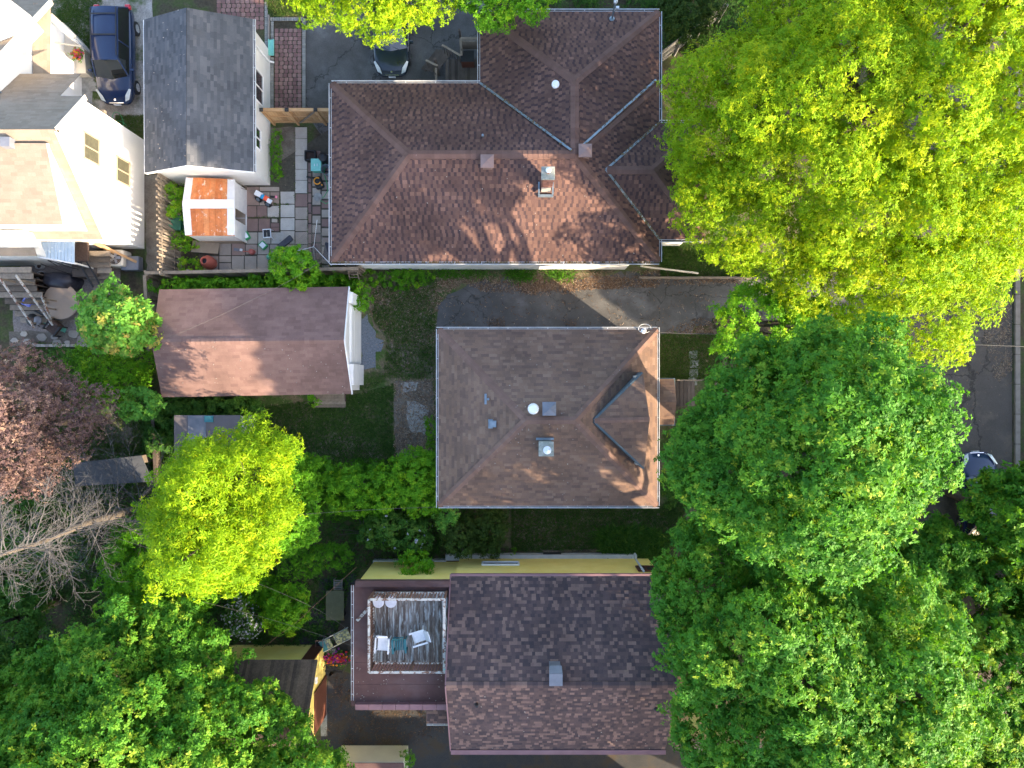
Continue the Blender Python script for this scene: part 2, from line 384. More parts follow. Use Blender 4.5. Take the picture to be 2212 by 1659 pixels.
M['redbox'] = mat('red_brown_wood_box', (0.10, 0.035, 0.022), 0.6, 4)
M['fblade'] = mat('fan_metal', (0.40, 0.40, 0.42), 0.4, 4, metal=0.5)
M['plate'] = mat('licence_plate', (0.75, 0.76, 0.80), 0.4, 3)
M['curb'] = mat('concrete_curb', [(0.17, 0.145, 0.125), (0.235, 0.205, 0.18)], 0.92, 3, bump=0.004, fine=0.1)
# leaves
M['lf_lime'] = leafmat('lime_green_leaves', [(0.085, 0.19, 0.003), (0.15, 0.29, 0.004), (0.23, 0.37, 0.006), (0.35, 0.42, 0.008)], 0.42)  # the tree's own yellow-green leaf colour
M['lf_deep'] = leafmat('deep_maple_leaves', [(0.032, 0.130, 0.013), (0.058, 0.200, 0.017), (0.105, 0.260, 0.019), (0.24, 0.34, 0.028)], 0.38)
M['lf_mid'] = leafmat('mid_green_leaves', [(0.050, 0.165, 0.008), (0.082, 0.250, 0.009), (0.125, 0.320, 0.010), (0.23, 0.38, 0.012)], 0.35)
M['lf_maple'] = leafmat('young_maple_leaves', [(0.070, 0.22, 0.030), (0.12, 0.32, 0.045), (0.17, 0.38, 0.05), (0.42, 0.34, 0.08)], 0.38)
M['lf_dark'] = leafmat('dark_shrub_leaves', [(0.022, 0.080, 0.014), (0.038, 0.120, 0.016), (0.060, 0.155, 0.020), (0.10, 0.19, 0.024)], 0.25)
M['lf_jun'] = leafmat('juniper_leaves', [(0.022, 0.050, 0.008), (0.038, 0.075, 0.010), (0.055, 0.095, 0.014)], 0.2, 0.7)
M['lf_plum'] = leafmat('purple_plum_leaves', [(0.085, 0.052, 0.056), (0.145, 0.090, 0.090), (0.24, 0.155, 0.132), (0.40, 0.27, 0.20)], 0.3)
M['lf_grass'] = leafmat('grass_blades', [(0.024, 0.066, 0.012), (0.046, 0.108, 0.017), (0.080, 0.135, 0.025), (0.17, 0.15, 0.075)], 0.3)
M['lf_litter'] = leafmat('fallen_leaves', [(0.075, 0.042, 0.026), (0.13, 0.078, 0.046), (0.22, 0.15, 0.10), (0.36, 0.28, 0.21)], 0.1)
M['lf_white'] = leafmat('white_blossom', [(0.26, 0.27, 0.36), (0.50, 0.50, 0.60)], 0.3)
M['lf_flower'] = leafmat('garden_flowers', [(0.16, 0.04, 0.30), (0.45, 0.03, 0.20), (0.60, 0.05, 0.04), (0.70, 0.32, 0.02)], 0.3)
# ------------------------------------------------------------------ roofs built shingle by shingle
def clip_poly(poly, clip):
    """Sutherland-Hodgman in 2D; clip is convex and counter-clockwise"""
    out = poly
    for i in range(len(clip)):
        ax, ay = clip[i]; bx, by = clip[(i + 1) % len(clip)]
        inp = out; out = []
        if not inp: return out
        def side(p): return (bx - ax) * (p[1] - ay) - (by - ay) * (p[0] - ax)
        for j in range(len(inp)):
            p, q = inp[j], inp[(j + 1) % len(inp)]
            sp, sq = side(p), side(q)
            if sp >= 0: out.append(p)
            if (sp >= 0) != (sq >= 0):
                t = sp / (sp - sq)
                out.append((p[0] + t * (q[0] - p[0]), p[1] + t * (q[1] - p[1])))
    return out

def rnd_tone(mode):
    r = random.random()
    if mode == 'a':       # brown house: mostly brown with blackish and pinkish tabs
        return 0.66 + random.uniform(-.08, .08) if r < .50 else (random.uniform(0, .18) if r < .78 else random.uniform(.80, 1.0))
    if mode == 'c':       # checkered
        return random.uniform(.30, .55) if r < .46 else (random.uniform(0, .2) if r < .74 else random.uniform(.80, 1.0))
    return min(1, max(0, random.gauss(.5, .28)))

class Roof:
    def __init__(s, parent, material, expo=0.16, wid=0.24, mode='b', lift=0.014, name='shingle', vertical=False):
        s.parent = parent; s.mat = material; s.expo = expo; s.wid = wid; s.mode = mode; s.lift = lift
        s.rest = MB(); s.full = []; s.deck = MB(); s.name = name
        s.u = s.v = None
    def face(s, poly, hide=None):
        poly = [Vector(p) for p in poly]
        n = (poly[1] - poly[0]).cross(poly[2] - poly[0]).normalized()
        if n.z < 0: poly.reverse(); n = -n
        s.deck.poly([p + Vector((0, 0, -0.004)) for p in poly], 0.3)
        ex = Vector((0, 0, 1)).cross(n)
        ex = ex.normalized() if ex.length > 1e-4 else Vector((1, 0, 0))
        ey = n.cross(ex).normalized()
        o = poly[0]
        loc = [((p - o).dot(ex), (p - o).dot(ey)) for p in poly]
        x0, x1 = min(p[0] for p in loc), max(p[0] for p in loc)
        y0, y1 = min(p[1] for p in loc), max(p[1] for p in loc)
        yy = y0
        while yy < y1:
            xx = x0 - random.uniform(0, s.wid) - .13; alt = random.random() < .5
            while xx < x1:
                wd = s.wid * (random.uniform(.55, 1.5) if s.mode != 'd' else 1.0)
                if s.mode == 'c': wd = s.wid * random.uniform(.75, 1.25)
                if s.mode == 'a':
                    alt = not alt
                    wd = s.wid * (random.uniform(.9, 1.45) if alt else random.uniform(.6, .85))
                q = [(xx, yy), (xx + wd, yy), (xx + wd, yy + s.expo + .012), (xx, yy + s.expo + .012)]
                t = rnd_tone(s.mode)
                if s.mode == 'a': t = (random.uniform(.52, .80) if random.random() < .8 else random.uniform(.85, 1)) if alt else (random.uniform(0, .2) if random.random() < .72 else random.uniform(.4, .65))
                lf = s.lift * (1.0 if s.mode == 'd' else (random.choice((.55, 1.0, 1.15)) if s.mode != 'a' else (1.0 if alt else .55)))
                c = clip_poly(q, loc)
                if len(c) >= 3:
                    ar = abs(sum(c[i][0] * c[(i + 1) % len(c)][1] - c[(i + 1) % len(c)][0] * c[i][1] for i in range(len(c)))) / 2
                    if ar > 2e-4:
                        P0 = o + ex * xx + ey * yy
                        mid = P0 + ex * wd / 2 + ey * s.expo / 2
                        if ar > wd * (s.expo + .012) * .999 and wd > .55 * s.wid and not (hide and hide(mid)):
                            s.full.append((ar * n.z / (CAMH - mid.z) ** 2, P0, ex, ey, n, wd, t, lf, c, yy, o))
                        else:
                            s._tab(c, yy, o, ex, ey, n, t, lf)
                xx += wd
            yy += s.expo
    def _tab(s, c, yy, o, ex, ey, n, t, lf):
        top = []
        for x, y in c:
            h = lf + (0.003 - lf) * min(1, (y - yy) / s.expo)
            top.append(o + ex * x + ey * y + n * h)
        s.rest.poly(top, t)
        for i in range(len(c)):
            a, b = c[i], c[(i + 1) % len(c)]
            if abs(a[1] - yy) < 1e-5 and abs(b[1] - yy) < 1e-5:      # butt edge
                p, q = top[i], top[(i + 1) % len(c)]
                s.rest.quad(p - n * (lf + .004), q - n * (lf + .004), q, p, t)
    def finish(s, most=300):
        deck = s.deck.build('roof', M['gutter_in'], s.parent)
        vis = []
        for r in s.full:
            m = r[1]; k = F / (CAMH - m.z)
            u, v = 1106 + m.x * k, 829.5 - m.y * k
            if 0 < u < 2212 and 0 < v < 1659: vis.append(r)
        vis.sort(key=lambda r: -r[0])
        single = vis[:most]; ids = set(id(r) for r in single)
        for r in s.full:
            if id(r) not in ids: s._tab(r[8], r[9], r[10], r[2], r[3], r[4], r[6], r[7])
        meshes = []
        for k in range(9):
            mb = MB(); t = k / 8
            e = 1 + .012 / s.expo
            lo, hi = s.lift, .003
            mb.quad((0, 0, lo), (1, 0, lo), (1, e, hi), (0, e, hi), t)
            mb.quad((0, 0, -.002), (1, 0, -.002), (1, 0, lo), (0, 0, lo), t)
            mb.poly([(0, 0, -.002), (0, 0, lo), (0, e, hi)], t); mb.poly([(1, 0, -.002), (1, e, hi), (1, 0, lo)], t)
            me = bpy.data.meshes.new(s.name); me.from_pydata(mb.v, [], mb.f); me.materials.append(s.mat)
            a = me.attributes.new('tone', 'FLOAT', 'FACE'); a.data.foreach_set('value', mb.t); me.update()
            meshes.append(me)
        for r in single:
            o = bpy.data.objects.new(s.name, meshes[int(round(r[6] * 8))])
            ex, ey, n = r[2] * r[5], r[3] * s.expo, r[4]
            mw = Matrix(((ex.x, ey.x, n.x, r[1].x), (ex.y, ey.y, n.y, r[1].y), (ex.z, ey.z, n.z, r[1].z), (0, 0, 0, 1)))
            COL.objects.link(o); o.parent = deck; o.matrix_local = mw
        if s.rest.f:
            r = s.rest.build('shingle_field', s.mat, deck); r['kind'] = 'stuff'
        return deck

def caps(parent, mat_, lines, wd=0.30, name='ridge_cap', seg=0.22, drop=0.35, lift=.028):
    """overlapping cap shingles folded over hips and ridges; lines = (a, b, normal_left, normal_right slopes)"""
    mb = MB()
    for a, b in lines:
        a, b = Vector(a), Vector(b); d = b - a; L = d.length; d.normalize()
        side = d.cross(Vector((0, 0, 1))).normalized()
        n = max(1, int(L / seg))
        for i in range(n):
            p, q = a + d * (L * i / n), a + d * (L * (i + 1) / n + .01)
            l0, l1 = lift + .014, lift
            t = random.random()
            dz = Vector((0, 0, 1))
            fl = drop if d.z > -9 else drop
            pl, ql = p + side * wd / 2 - dz * (wd / 2 * fl), q + side * wd / 2 - dz * (wd / 2 * fl)
            pr, qr = p - side * wd / 2 - dz * (wd / 2 * fl), q - side * wd / 2 - dz * (wd / 2 * fl)
            mb.quad(pr + dz * l0, p + dz * l0, q + dz * l1, qr + dz * l1, t)
            mb.quad(p + dz * l0, pl + dz * l0, ql + dz * l1, q + dz * l1, t)
            mb.quad(pl + dz * (l0 - .02), p + dz * (l0 - .02), p + dz * l0, pl + dz * l0, t)
            mb.quad(p + dz * (l0 - .02), pr + dz * (l0 - .02), pr + dz * l0, p + dz * l0, t)
            mb.quad(pl + dz * l0, pl + dz * (l0 - .06), ql + dz * (l1 - .06), ql + dz * l1, t)
            mb.quad(pr + dz * (l0 - .06), pr + dz * l0, qr + dz * l1, qr + dz * (l1 - .06), t)
    return mb.build(name, mat_, parent)

def gutter(parent, pts, closed=False, wd=.11, ht=.10, brackets=1.0, inner='gutter_in', side=1):
    """open trough: white outer lip, dark inside with hangers"""
    n = len(pts)
    for i in range(n if closed else n - 1):
        a, b = Vector(pts[i]), Vector(pts[(i + 1) % n])
        d = (b - a).normalized(); o = d.cross(Vector((0, 0, 1))) * side     # outward
        mb = MB()
        lip = .022
        a2, b2 = a - d * 0.0, b + d * 0.0
        mb.beam(a2 + o * wd, b2 + o * wd + d * (wd if closed else 0), lip, ht, m=0)
        mb.beam(a2 + o * .012 + Vector((0, 0, -.01)), b2 + o * .012 + Vector((0, 0, -.01)), .016, ht, m=0)
        mb.beam(a2 + o * wd / 2 - Vector((0, 0, ht / 2 - .012)), b2 + o * wd / 2 - Vector((0, 0, ht / 2 - .012)), wd, .02, m=1)
        L = (b - a).length; k = int(L / brackets)
        for j in range(k):
            p = a + d * (L * (j + .5) / k) + Vector((0, 0, ht / 2 - .004))
            mb.beam(p, p + o * wd, .022, .008, m=0)
        mb.build('gutter', [M['gutter'], M[inner]], parent)

def wall_poly(name, pts, z0, z1, mat_, parent):
    return MB().prism(pts, z0, z1).build(name, mat_, parent)

def window(parent, c, wdt, hgt, axis, sgn, frame='white', pane='glass', split=True, deep=.05):
    """axis 'x': the window sits in a wall whose normal is +-X; 'y': +-Y"""
    c = Vector(c)
    e = Vector((0, 1, 0)) if axis == 'x' else Vector((1, 0, 0))
    nrm = (Vector((1, 0, 0)) if axis == 'x' else Vector((0, 1, 0))) * sgn
    up = Vector((0, 0, 1)); f = MB(); t = .07
    for a, b in ((-1, -1), (1, -1)), ((1, -1), (1, 1)), ((1, 1), (-1, 1)), ((-1, 1), (-1, -1)):
        p = c + e * (a[0] * wdt / 2) + up * (a[1] * hgt / 2) + nrm * deep / 2
        q = c + e * (b[0] * wdt / 2) + up * (b[1] * hgt / 2) + nrm * deep / 2
        f.beam(p, q, t, t)
    if split: f.beam(c - up * hgt / 2 + nrm * .02, c + up * hgt / 2 + nrm * .02, .05, .04)
    fr = f.build('window', M[frame], parent)
    for k in ((-1, 1) if split else (0,)):
        pm = MB(); ww = wdt / 2 if split else wdt
        pc = c + e * (k * wdt / 4)
        pts = [pc + e * (i * (ww / 2 - .03)) + up * (j * (hgt / 2 - .03)) + nrm * .012 for i, j in ((-1, -1), (1, -1), (1, 1), (-1, 1))]
        back = [p - nrm * .01 for p in pts]
        pm.poly(pts); pm.poly(list(reversed(back)))
        for i in range(4): pm.quad(back[i], back[(i + 1) % 4], pts[(i + 1) % 4], pts[i])
        pm.build('pane', M[pane], fr)
    return fr

# ================================================================== GROUND
def jitter_poly(pts, step=.5, amp=.12, close=True):
    out = []
    n = len(pts)
    for i in range(n):
        a, b = Vector(pts[i]), Vector(pts[(i + 1) % n]); L = (b - a).length
        k = max(1, int(L / step))
        for j in range(k):
            p = a + (b - a) * (j / k)
            out.append(Vector((p.x + random.uniform(-amp, amp), p.y + random.uniform(-amp, amp), p.z)))
    return out

def sheet(name, uv, z, material, amp=.1, step=.5, thick=None, world=False):
    pts = [Vector((p[0], p[1], 0)) if world else at(*p) for p in uv]
    if amp: pts = jitter_poly(pts, step, amp)
    from mathutils.geometry import tessellate_polygon
    vs = [(p.x, p.y, z) for p in pts]
    tris = tessellate_polygon([[Vector(v) for v in vs]])
    me = bpy.data.meshes.new(name)
    fs = []
    for a, b, c in tris:
        va, vb, vc = Vector(vs[a]), Vector(vs[b]), Vector(vs[c])
        fs.append((a, b, c) if (vb - va).cross(vc - va).z > 0 else (a, c, b))
    me.from_pydata(vs, [], fs); me.materials.append(M[material]); me.update()
    o = bpy.data.objects.new(name, me); COL.objects.link(o); o['kind'] = 'structure'
    return o

g = MB(); g.quad((-320, -320, 0), (320, -320, 0), (320, 320, 0), (-320, 320, 0))
g.build('ground', M['soil'])['kind'] = 'structure'
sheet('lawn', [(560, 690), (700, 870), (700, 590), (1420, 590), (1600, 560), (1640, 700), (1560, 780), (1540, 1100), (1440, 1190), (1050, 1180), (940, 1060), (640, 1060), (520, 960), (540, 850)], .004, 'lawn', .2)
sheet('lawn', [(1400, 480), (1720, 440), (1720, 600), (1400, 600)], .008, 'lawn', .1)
sheet('lawn', [(560, -60), (760, -60), (700, 42), (582, 42)], .006, 'lawn', .05)
sheet('gravel_path', [(120, -60), (330, -60), (330, 60), (330, 250), (325, 375), (290, 380), (190, 250), (150, 120), (105, 40)], .006, 'gravel', .1)
sheet('pavement', [(140, 130), (158, 100), (203, 150), (198, 240), (150, 240)], .016, 'conc', 0)
sheet('driveway', [(930, 714), (944, 680), (962, 650), (985, 622), (1040, 606), (1400, 590), (2000, 590), (2060, 700), (1700, 690), (1560, 688), (1490, 718), (1400, 724), (1200, 720)], .010, 'asphalt', .20, .3)
sheet('driveway', [(657, -60), (1060, -60), (1060, 300), (700, 300), (657, 237)], .010, 'asphalt', .03)
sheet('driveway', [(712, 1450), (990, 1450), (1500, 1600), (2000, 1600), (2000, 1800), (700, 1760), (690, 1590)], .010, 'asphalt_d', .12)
sheet('road', [(1960, -1500), (2186, -1500), (2186, 3300), (1960, 3300)], .014, 'road', 0)
cb = MB()
for k in range(-26, 40):
    y = k * 1.5
    cb.box((25.32, y + .74, .07), (.24, 1.47, .14))
cb.build('kerb', M['curb'])['kind'] = 'structure'
sheet('verge', [(2197, -1500), (2600, -1500), (2600, 3300), (2197, 3300)], .05, 'soil', 0)
sheet('dirt_patch', [(858, 820), (936, 822), (940, 985), (860, 985), (850, 900)], .012, 'dirt', .08, .3)
sheet('bare_ground', [(792, 628), (860, 612), (945, 618), (938, 700), (946, 780), (930, 830), (880, 800), (850, 770), (835, 720), (800, 700)], .009, 'mulch', .28, .3)
sheet('bare_ground', [(640, 985), (720, 930), (800, 950), (850, 1000), (800, 1030), (690, 1040)], .009, 'mulch', .28, .3)
sheet('bare_ground', [(1110, 1100), (1420, 1100), (1460, 1140), (1300, 1150), (1240, 1190), (1110, 1190)], .009, 'mulch', .2, .3)
sheet('bare_ground', [(1480, 722), (1560, 700), (1620, 700), (1560, 800), (1500, 820)], .009, 'mulch', .2, .3)
sheet('concrete_patch', [(882, 868), (926, 872), (920, 936), (880, 930)], .016, 'conc', .12, .25)
sheet('concrete_patch', [(866, 828), (905, 826), (900, 846), (868, 850)], .016, 'conc', .08, .25)
sheet('gravel_pad', [(770, 668), (795, 690), (820, 730), (822, 780), (800, 805), (772, 800)], .013, 'bluegravel', .3, .22)
sheet('patio', [(60, 545), (262, 545), (262, 600), (262, 742), (30, 742), (30, 600)], .012, 'pebble', .05)
sheet('yard_dirt', [(195, 880), (300, 880), (310, 1010), (160, 1015), (200, 950)], .012, 'dirt', .1, .3)
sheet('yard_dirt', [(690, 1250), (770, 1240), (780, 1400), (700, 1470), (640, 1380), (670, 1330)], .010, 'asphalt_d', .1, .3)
sheet('yard_dirt', [(585, 275), (640, 275), (640, 410), (585, 405)], .006, 'dirt', .05, .3)
sheet('yard_dirt', [(335, 375), (392, 375), (392, 600), (318, 600), (310, 380)], .005, 'dirt', .05, .3)
sheet('concrete_strip', [(693, 1470), (706, 1470), (707, 1590), (693, 1590)], .016, 'conc', .01)
sheet('patio_joints', [(520, 405), (718, 275), (718, 600), (430, 600), (430, 520), (520, 525)], .012, 'grout', 0)

# laid slabs: every slab is an object
def slab_run(base, cells, mats, z=.03, name='slab'):
    for (u0, v0, u1, v1, tone) in cells:
        a, b = at(u0, v0), at(u1, v1)
        mb = MB(); g_ = .012
        mb.box(((a.x + b.x) / 2, (a.y + b.y) / 2, z / 2 + .008 + random.uniform(-.004, .006)), (abs(b.x - a.x) - 2 * g_, abs(b.y - a.y) - 2 * g_, z), rz=random.uniform(-.012, .012), tone=tone)
        mb.build(name, mats, base)
pat = bpy.data.objects['patio_joints']
cells = []
# east column and middle of the patio, measured (u0, v0, u1, v1, tone)
for v0, v1, t in ((275, 300, .8), (300, 337, .85), (337, 366, .9), (366, 390, .88), (390, 418, .92)):
    cells.append((638, v0, 664, v1, t))
cells += [(606, 414, 637, 441, .9), (606, 442, 637, 470, .97), (606, 471, 637, 498, 1.0), (606, 499, 637, 525, .85),
          (638, 419, 665, 447, .22), (638, 448, 665, 474, .62), (638, 475, 665, 500, .62), (638, 501, 665, 528, .6), (638, 529, 665, 556, .6), (638, 557, 665, 585, .62),
          (578, 445, 604, 470, .86), (556, 445, 577, 470, .18), (533, 445, 555, 470, .25), (587, 472, 600, 481, .7),
          (585, 482, 604, 491, .1), (585, 491, 604, 500, .12), (559, 472, 584, 500, .22), (533, 472, 558, 500, .2),
          (533, 502, 557, 527, .68), (558, 502, 585, 527, .85), (586, 502, 611, 527, .85), (612, 502, 637, 527, .8),
          (510, 528, 530, 550, .35), (531, 528, 556, 550, .5), (557, 528, 582, 550, .66), (583, 528, 610, 550, .62), (611, 528, 637, 550, .62),
          (474, 524, 500, 552, .62), (501, 524, 530, 552, .38), (474, 553, 500, 567, .66), (474, 568, 500, 590, .6), (501, 553, 528, 585, .66), (529, 553, 555, 585, .66), (556, 551, 582, 583, .64), (583, 551, 610, 583, .62),
          (440, 553, 472, 590, .5), (533, 404, 560, 444, .4), (561, 404, 604, 414, .6), (561, 415, 583, 444, .6), (584, 415, 604, 444, .45), (505, 445, 531, 471, .62), (505, 472, 531, 500, .62)]
slab_run(pat, cells, M['slab'])
bk = []
for i in range(11):       # brick course and small setts by the brown house
    v = 330 + i * 22
    bk.append((666, v, 673, v + 20, .12 if i % 2 else .3))
for i in range(13):
    v = 326 + i * 20
    for j in range(2):
        bk.append((675 + j * 20, v + (j * 7) % 11, 693 + j * 20, v + (j * 7) % 11 + 17, random.choice((.3, .5, .62, .15, .68, .05))))
slab_run(pat, bk, M['slab'], name='sett')

# pink interlocking pavers
def pavers(base_name, u0, v0, u1, v1, rows_dir, lab):
    base = sheet(base_name, [(u0, v0), (u1, v0), (u1, v1), (u0, v1)], .012, 'grout', 0)
    a, b = at(u0, v1), at(u1, v0)
    px, py = .235, .205
    nx, ny = max(1, int(round((b.x - a.x) / px))), max(1, int(round((b.y - a.y) / py)))
    dx, dy = (b.x - a.x) / nx, (b.y - a.y) / ny
    k = 0; rest = MB()
    for j in range(ny):
        for i in range(nx):
            x = a.x + (i + .5) * dx + (.25 * dx if j % 2 else -.12 * dx) * (0.6 if 0 < i < nx - 1 else 0); y = a.y + (j + .5) * dy
            hx, hy = dx / 2 - .010, dy / 2 - .010; c = .045
            pts = [(x - hx + c, y - hy), (x + hx - c, y - hy), (x + hx, y - hy * .45), (x + hx - .02, y), (x + hx, y + hy * .45), (x + hx - c, y + hy), (x - hx + c, y + hy), (x - hx, y + hy * .45), (x - hx + .02, y), (x - hx, y - hy * .45)]
            t = random.random(); zt = .034 + random.uniform(-.003, .004)
            if k < 300:
                mb = MB(); mb.prism(pts, .012, zt, t); mb.build('paver', M['paver'], base)
            else:
                rest.prism(pts, .012, zt, t)
            k += 1
    if rest.f: rest.build('paver_field', M['paver'], base)['kind'] = 'stuff'
    return base
pavers('paver_path', 593, 62, 652, 238, 0, '')
pavers('paver_driveway', 468, -10, 571, 64, 0, '')
def border(name, u0, v0, u1, v1, n, vert=True):
    base = sheet(name, [(u0, v0), (u1, v0), (u1, v1), (u0, v1)], .010, 'grout', 0)
    a, b = at(u0, v1), at(u1, v0)
    for i in range(n):
        mb = MB()
        if vert:
            d = (b.y - a.y) / n
            mb.box(((a.x + b.x) / 2, a.y + (i + .5) * d, .03), (b.x - a.x - .02, d - .018, .04), tone=random.random())
        else:
            d = (b.x - a.x) / n
            mb.box((a.x + (i + .5) * d, (a.y + b.y) / 2, .03), (d - .018, b.y - a.y - .02, .04), tone=random.random())
        mb.build('edging', M['edgep'], base)
border('edging_strip', 653, 40, 661, 238, 40)
border('edging_strip', 584, 124, 592, 238, 20)
border('edging_strip', 572, -10, 579, 118, 26)
border('edging_strip', 584, 38, 655, 46, 14, False)
border('edging_strip', 585, 47, 592, 90, 10)
cs = MB(); a, b = at(580, 122), at(583.5, 34); cs.box(((a.x + b.x) / 2, (a.y + b.y) / 2, .06), (b.x - a.x, b.y - a.y, .12)); cs.build('kerb', M['curb'])['kind'] = 'structure'

# flagstones in front of the left patio
fb = sheet('flagstone_bed', [(20, 715), (262, 715), (262, 748), (20, 748)], .014, 'dirt', .05)
for (u, v, r) in ((52, 722, 9), (60, 738, 9), (92, 728, 12), (118, 728, 9), (124, 741, 12), (147, 740, 7), (186, 735, 20), (215, 741, 12), (240, 728, 12), (33, 735, 9), (75, 745, 7), (160, 722, 13), (205, 722, 9)):
    c = at(u, v); n = random.randint(6, 8); pts = []
    for i in range(n):
        a = 2 * math.pi * i / n + random.uniform(-.2, .2); rr = r / 43 * random.uniform(.8, 1.1)
        pts.append((c.x + rr * math.cos(a), c.y + rr * .75 * math.sin(a)))
    MB().prism(pts, .014, .06, random.random()).build('flagstone', M['flag'], fb)
wl = thing('stone_border', 'low border of small stone blocks along the edge of the left patio', 'border', at(150, 745))
for i in range(22):
    c = at(78 + i * 9, 746.5)
    MB().box((c.x - wl.location.x, c.y - wl.location.y, .07), (.19, .14, .14), tone=random.random()).build('stone', M['flag'], wl)
# stepping stones right of the centre house
for i, (u, v) in enumerate(((1497, 766), (1499, 786), (1498, 806), (1496, 824))):
    c = at(u, v)
    o = MB().box((0, 0, .02), (.42, .40, .04), rz=random.uniform(-.1, .1)).build('stepping_stone', M['conc'])
    o.location = (c.x, c.y, .01)
    tag(o, ['square grey stepping stone nearest the driveway', 'second grey stepping stone down from the driveway', 'third grey stepping stone down from the driveway', 'lowest grey stepping stone beside the tree leaves'][i], 'stepping stone', 'stepping stones beside the centre house')

# ================================================================== BROWN HIPPED HOUSE (top)
H = thing('brown_house', 'large L-shaped bungalow under reddish brown hipped roof at the top', 'house', (0, 0, 0))
ze, zr = 3.0, 5.66
X0, X1, Y0, Y1 = -8.31, 6.78, 5.63, 13.85
RW, RE = (-4.39, 9.73, zr), (2.66, 9.73, zr)
V = (2.66, 9.74, zr); PN = (2.66, 12.85, zr)
YN = 17.15; XW = -1.47
rf = Roof(H, M['brown_a'], .172, .15, 'a')
rf.face([(X0, Y0, ze), (X0, Y1, ze), RW])
rf.face([(X0, Y0, ze), (X1, Y0, ze), RE, RW])
rf.face([(X1, Y0, ze), (X1, Y1, ze), RE])
rf.face([(X0, Y1, ze), (XW, Y1, ze), V, RE, RW] if False else [(X0, Y1, ze), (XW, Y1, ze), RE, RW])
rf.face([(XW, Y1, ze), (XW, YN, ze), PN, V])
rf.face([(X1, YN, ze), (X1, Y1, ze), V, PN])
rf.face([(XW, YN, ze), (X1, YN, ze), PN])
zw = ze + 2.685 * .6457
WR, WL = (6.16, 9.345, zw), (4.09, 9.345, zw)
rf.face([WL, WR, (8.85, 12.03, ze), (6.78, 12.03, ze)])
rf.face([WL, (6.78, 6.66, ze), (8.85, 6.66, ze), WR])
rf.face([WR, (8.85, 12.03, ze), (8.85, 6.66, ze)])
rf.finish()
caps(H, M['cap'], [(RW, RE), ((X0, Y0, ze), RW), ((X0, Y1, ze), RW), ((X1, Y0, ze), RE), ((X1, Y1, ze), RE), (V, PN), ((XW, YN, ze), PN), ((X1, YN, ze), PN), (WL, WR), ((8.85, 12.03, ze), WR), ((8.85, 6.66, ze), WR)], .36, drop=.40)
vm = MB()
for a, b in (((XW, Y1, ze), (2.5, 9.9, zr)), ((2.85, 10.0, zr - .12), (6.6, 13.95, ze + .12)), (WL, (6.78, 6.66, ze)), (WL, (6.78, 12.03, ze))):
    a, b = Vector(a), Vector(b); a.z += .035; b.z += .035
    vm.beam(a, b, .09, .03)
vm.build('valley_flashing', M['galv'], H)
mm = MB()
for (a, b, n_) in (((XW, Y1, ze), (2.5, 9.9, zr), 90), (WL, (6.78, 6.66, ze), 130), (WL, (6.78, 12.03, ze), 150), ((2.85, 10.0, zr - .12), (6.6, 13.95, ze + .12), 60)):
    a, b = Vector(a), Vector(b)
    for _ in range(n_):
        t = random.random() ** .6 if a.z > b.z else 1 - random.random() ** .8; p = a.lerp(b, t) + Vector((random.gauss(0, .035), random.gauss(0, .035), .05)); s_ = random.uniform(.015, .05)
        mm.box(p, (s_, s_ * 1.4, .03), rz=random.random() * 3)
mm.build('moss', M['moss'], H)['kind'] = 'stuff'
o_ = .22
wall_poly('wall', [(X0 + o_, Y0 + .12), (X1 - o_ - .9, Y0 + .12), (X1 - o_ - .9, Y0 + 1.3), (X1 + 1.6, Y0 + 1.3), (X1 + 1.6, 11.8), (X1 - o_, 11.8), (X1 - o_, YN - o_), (XW + o_, YN - o_), (XW + o_, Y1 - o_), (X0 + o_, Y1 - o_)], 0, ze - .03, M['white_side'], H)
sf = MB()
sf.prism([(X0, Y0), (X1, Y0), (X1, 6.66), (8.85, 6.66), (8.85, 12.03), (X1, 12.03), (X1, YN), (XW, YN), (XW, Y1), (X0, Y1)], ze - .12, ze - .02)
sf.build('soffit', M['white'], H)
gz = ze - .02
gutter(H, [(X0, Y1, gz), (X0, Y0, gz), (X1, Y0, gz), (X1, 6.66, gz), (8.85, 6.66, gz)], brackets=1.2)
gutter(H, [(8.85, 12.03, gz), (X1, 12.03, gz), (X1, YN, gz), (XW, YN, gz), (XW, Y1, gz), (X0, Y1, gz)], brackets=1.2)
lit = MB()
for _ in range(520):
    x = random.uniform(X0, X1); s_ = random.uniform(.02, .06)
    lit.box((x, Y0 - .05 + random.uniform(-.03, .05) , ze + .02), (s_, s_, .02), rz=random.random() * 3, tone=random.random())
lit.build('gutter_litter', M['moss'], H)['kind'] = 'stuff'
dsp = MB(); p = at(1385, 575, 2.6); dsp.tube([at(1385, 575, 2.4), at(1400, 577, 1.3), at(1508, 590, .25)], .045, 6); dsp.build('downspout', M['cream'], H)

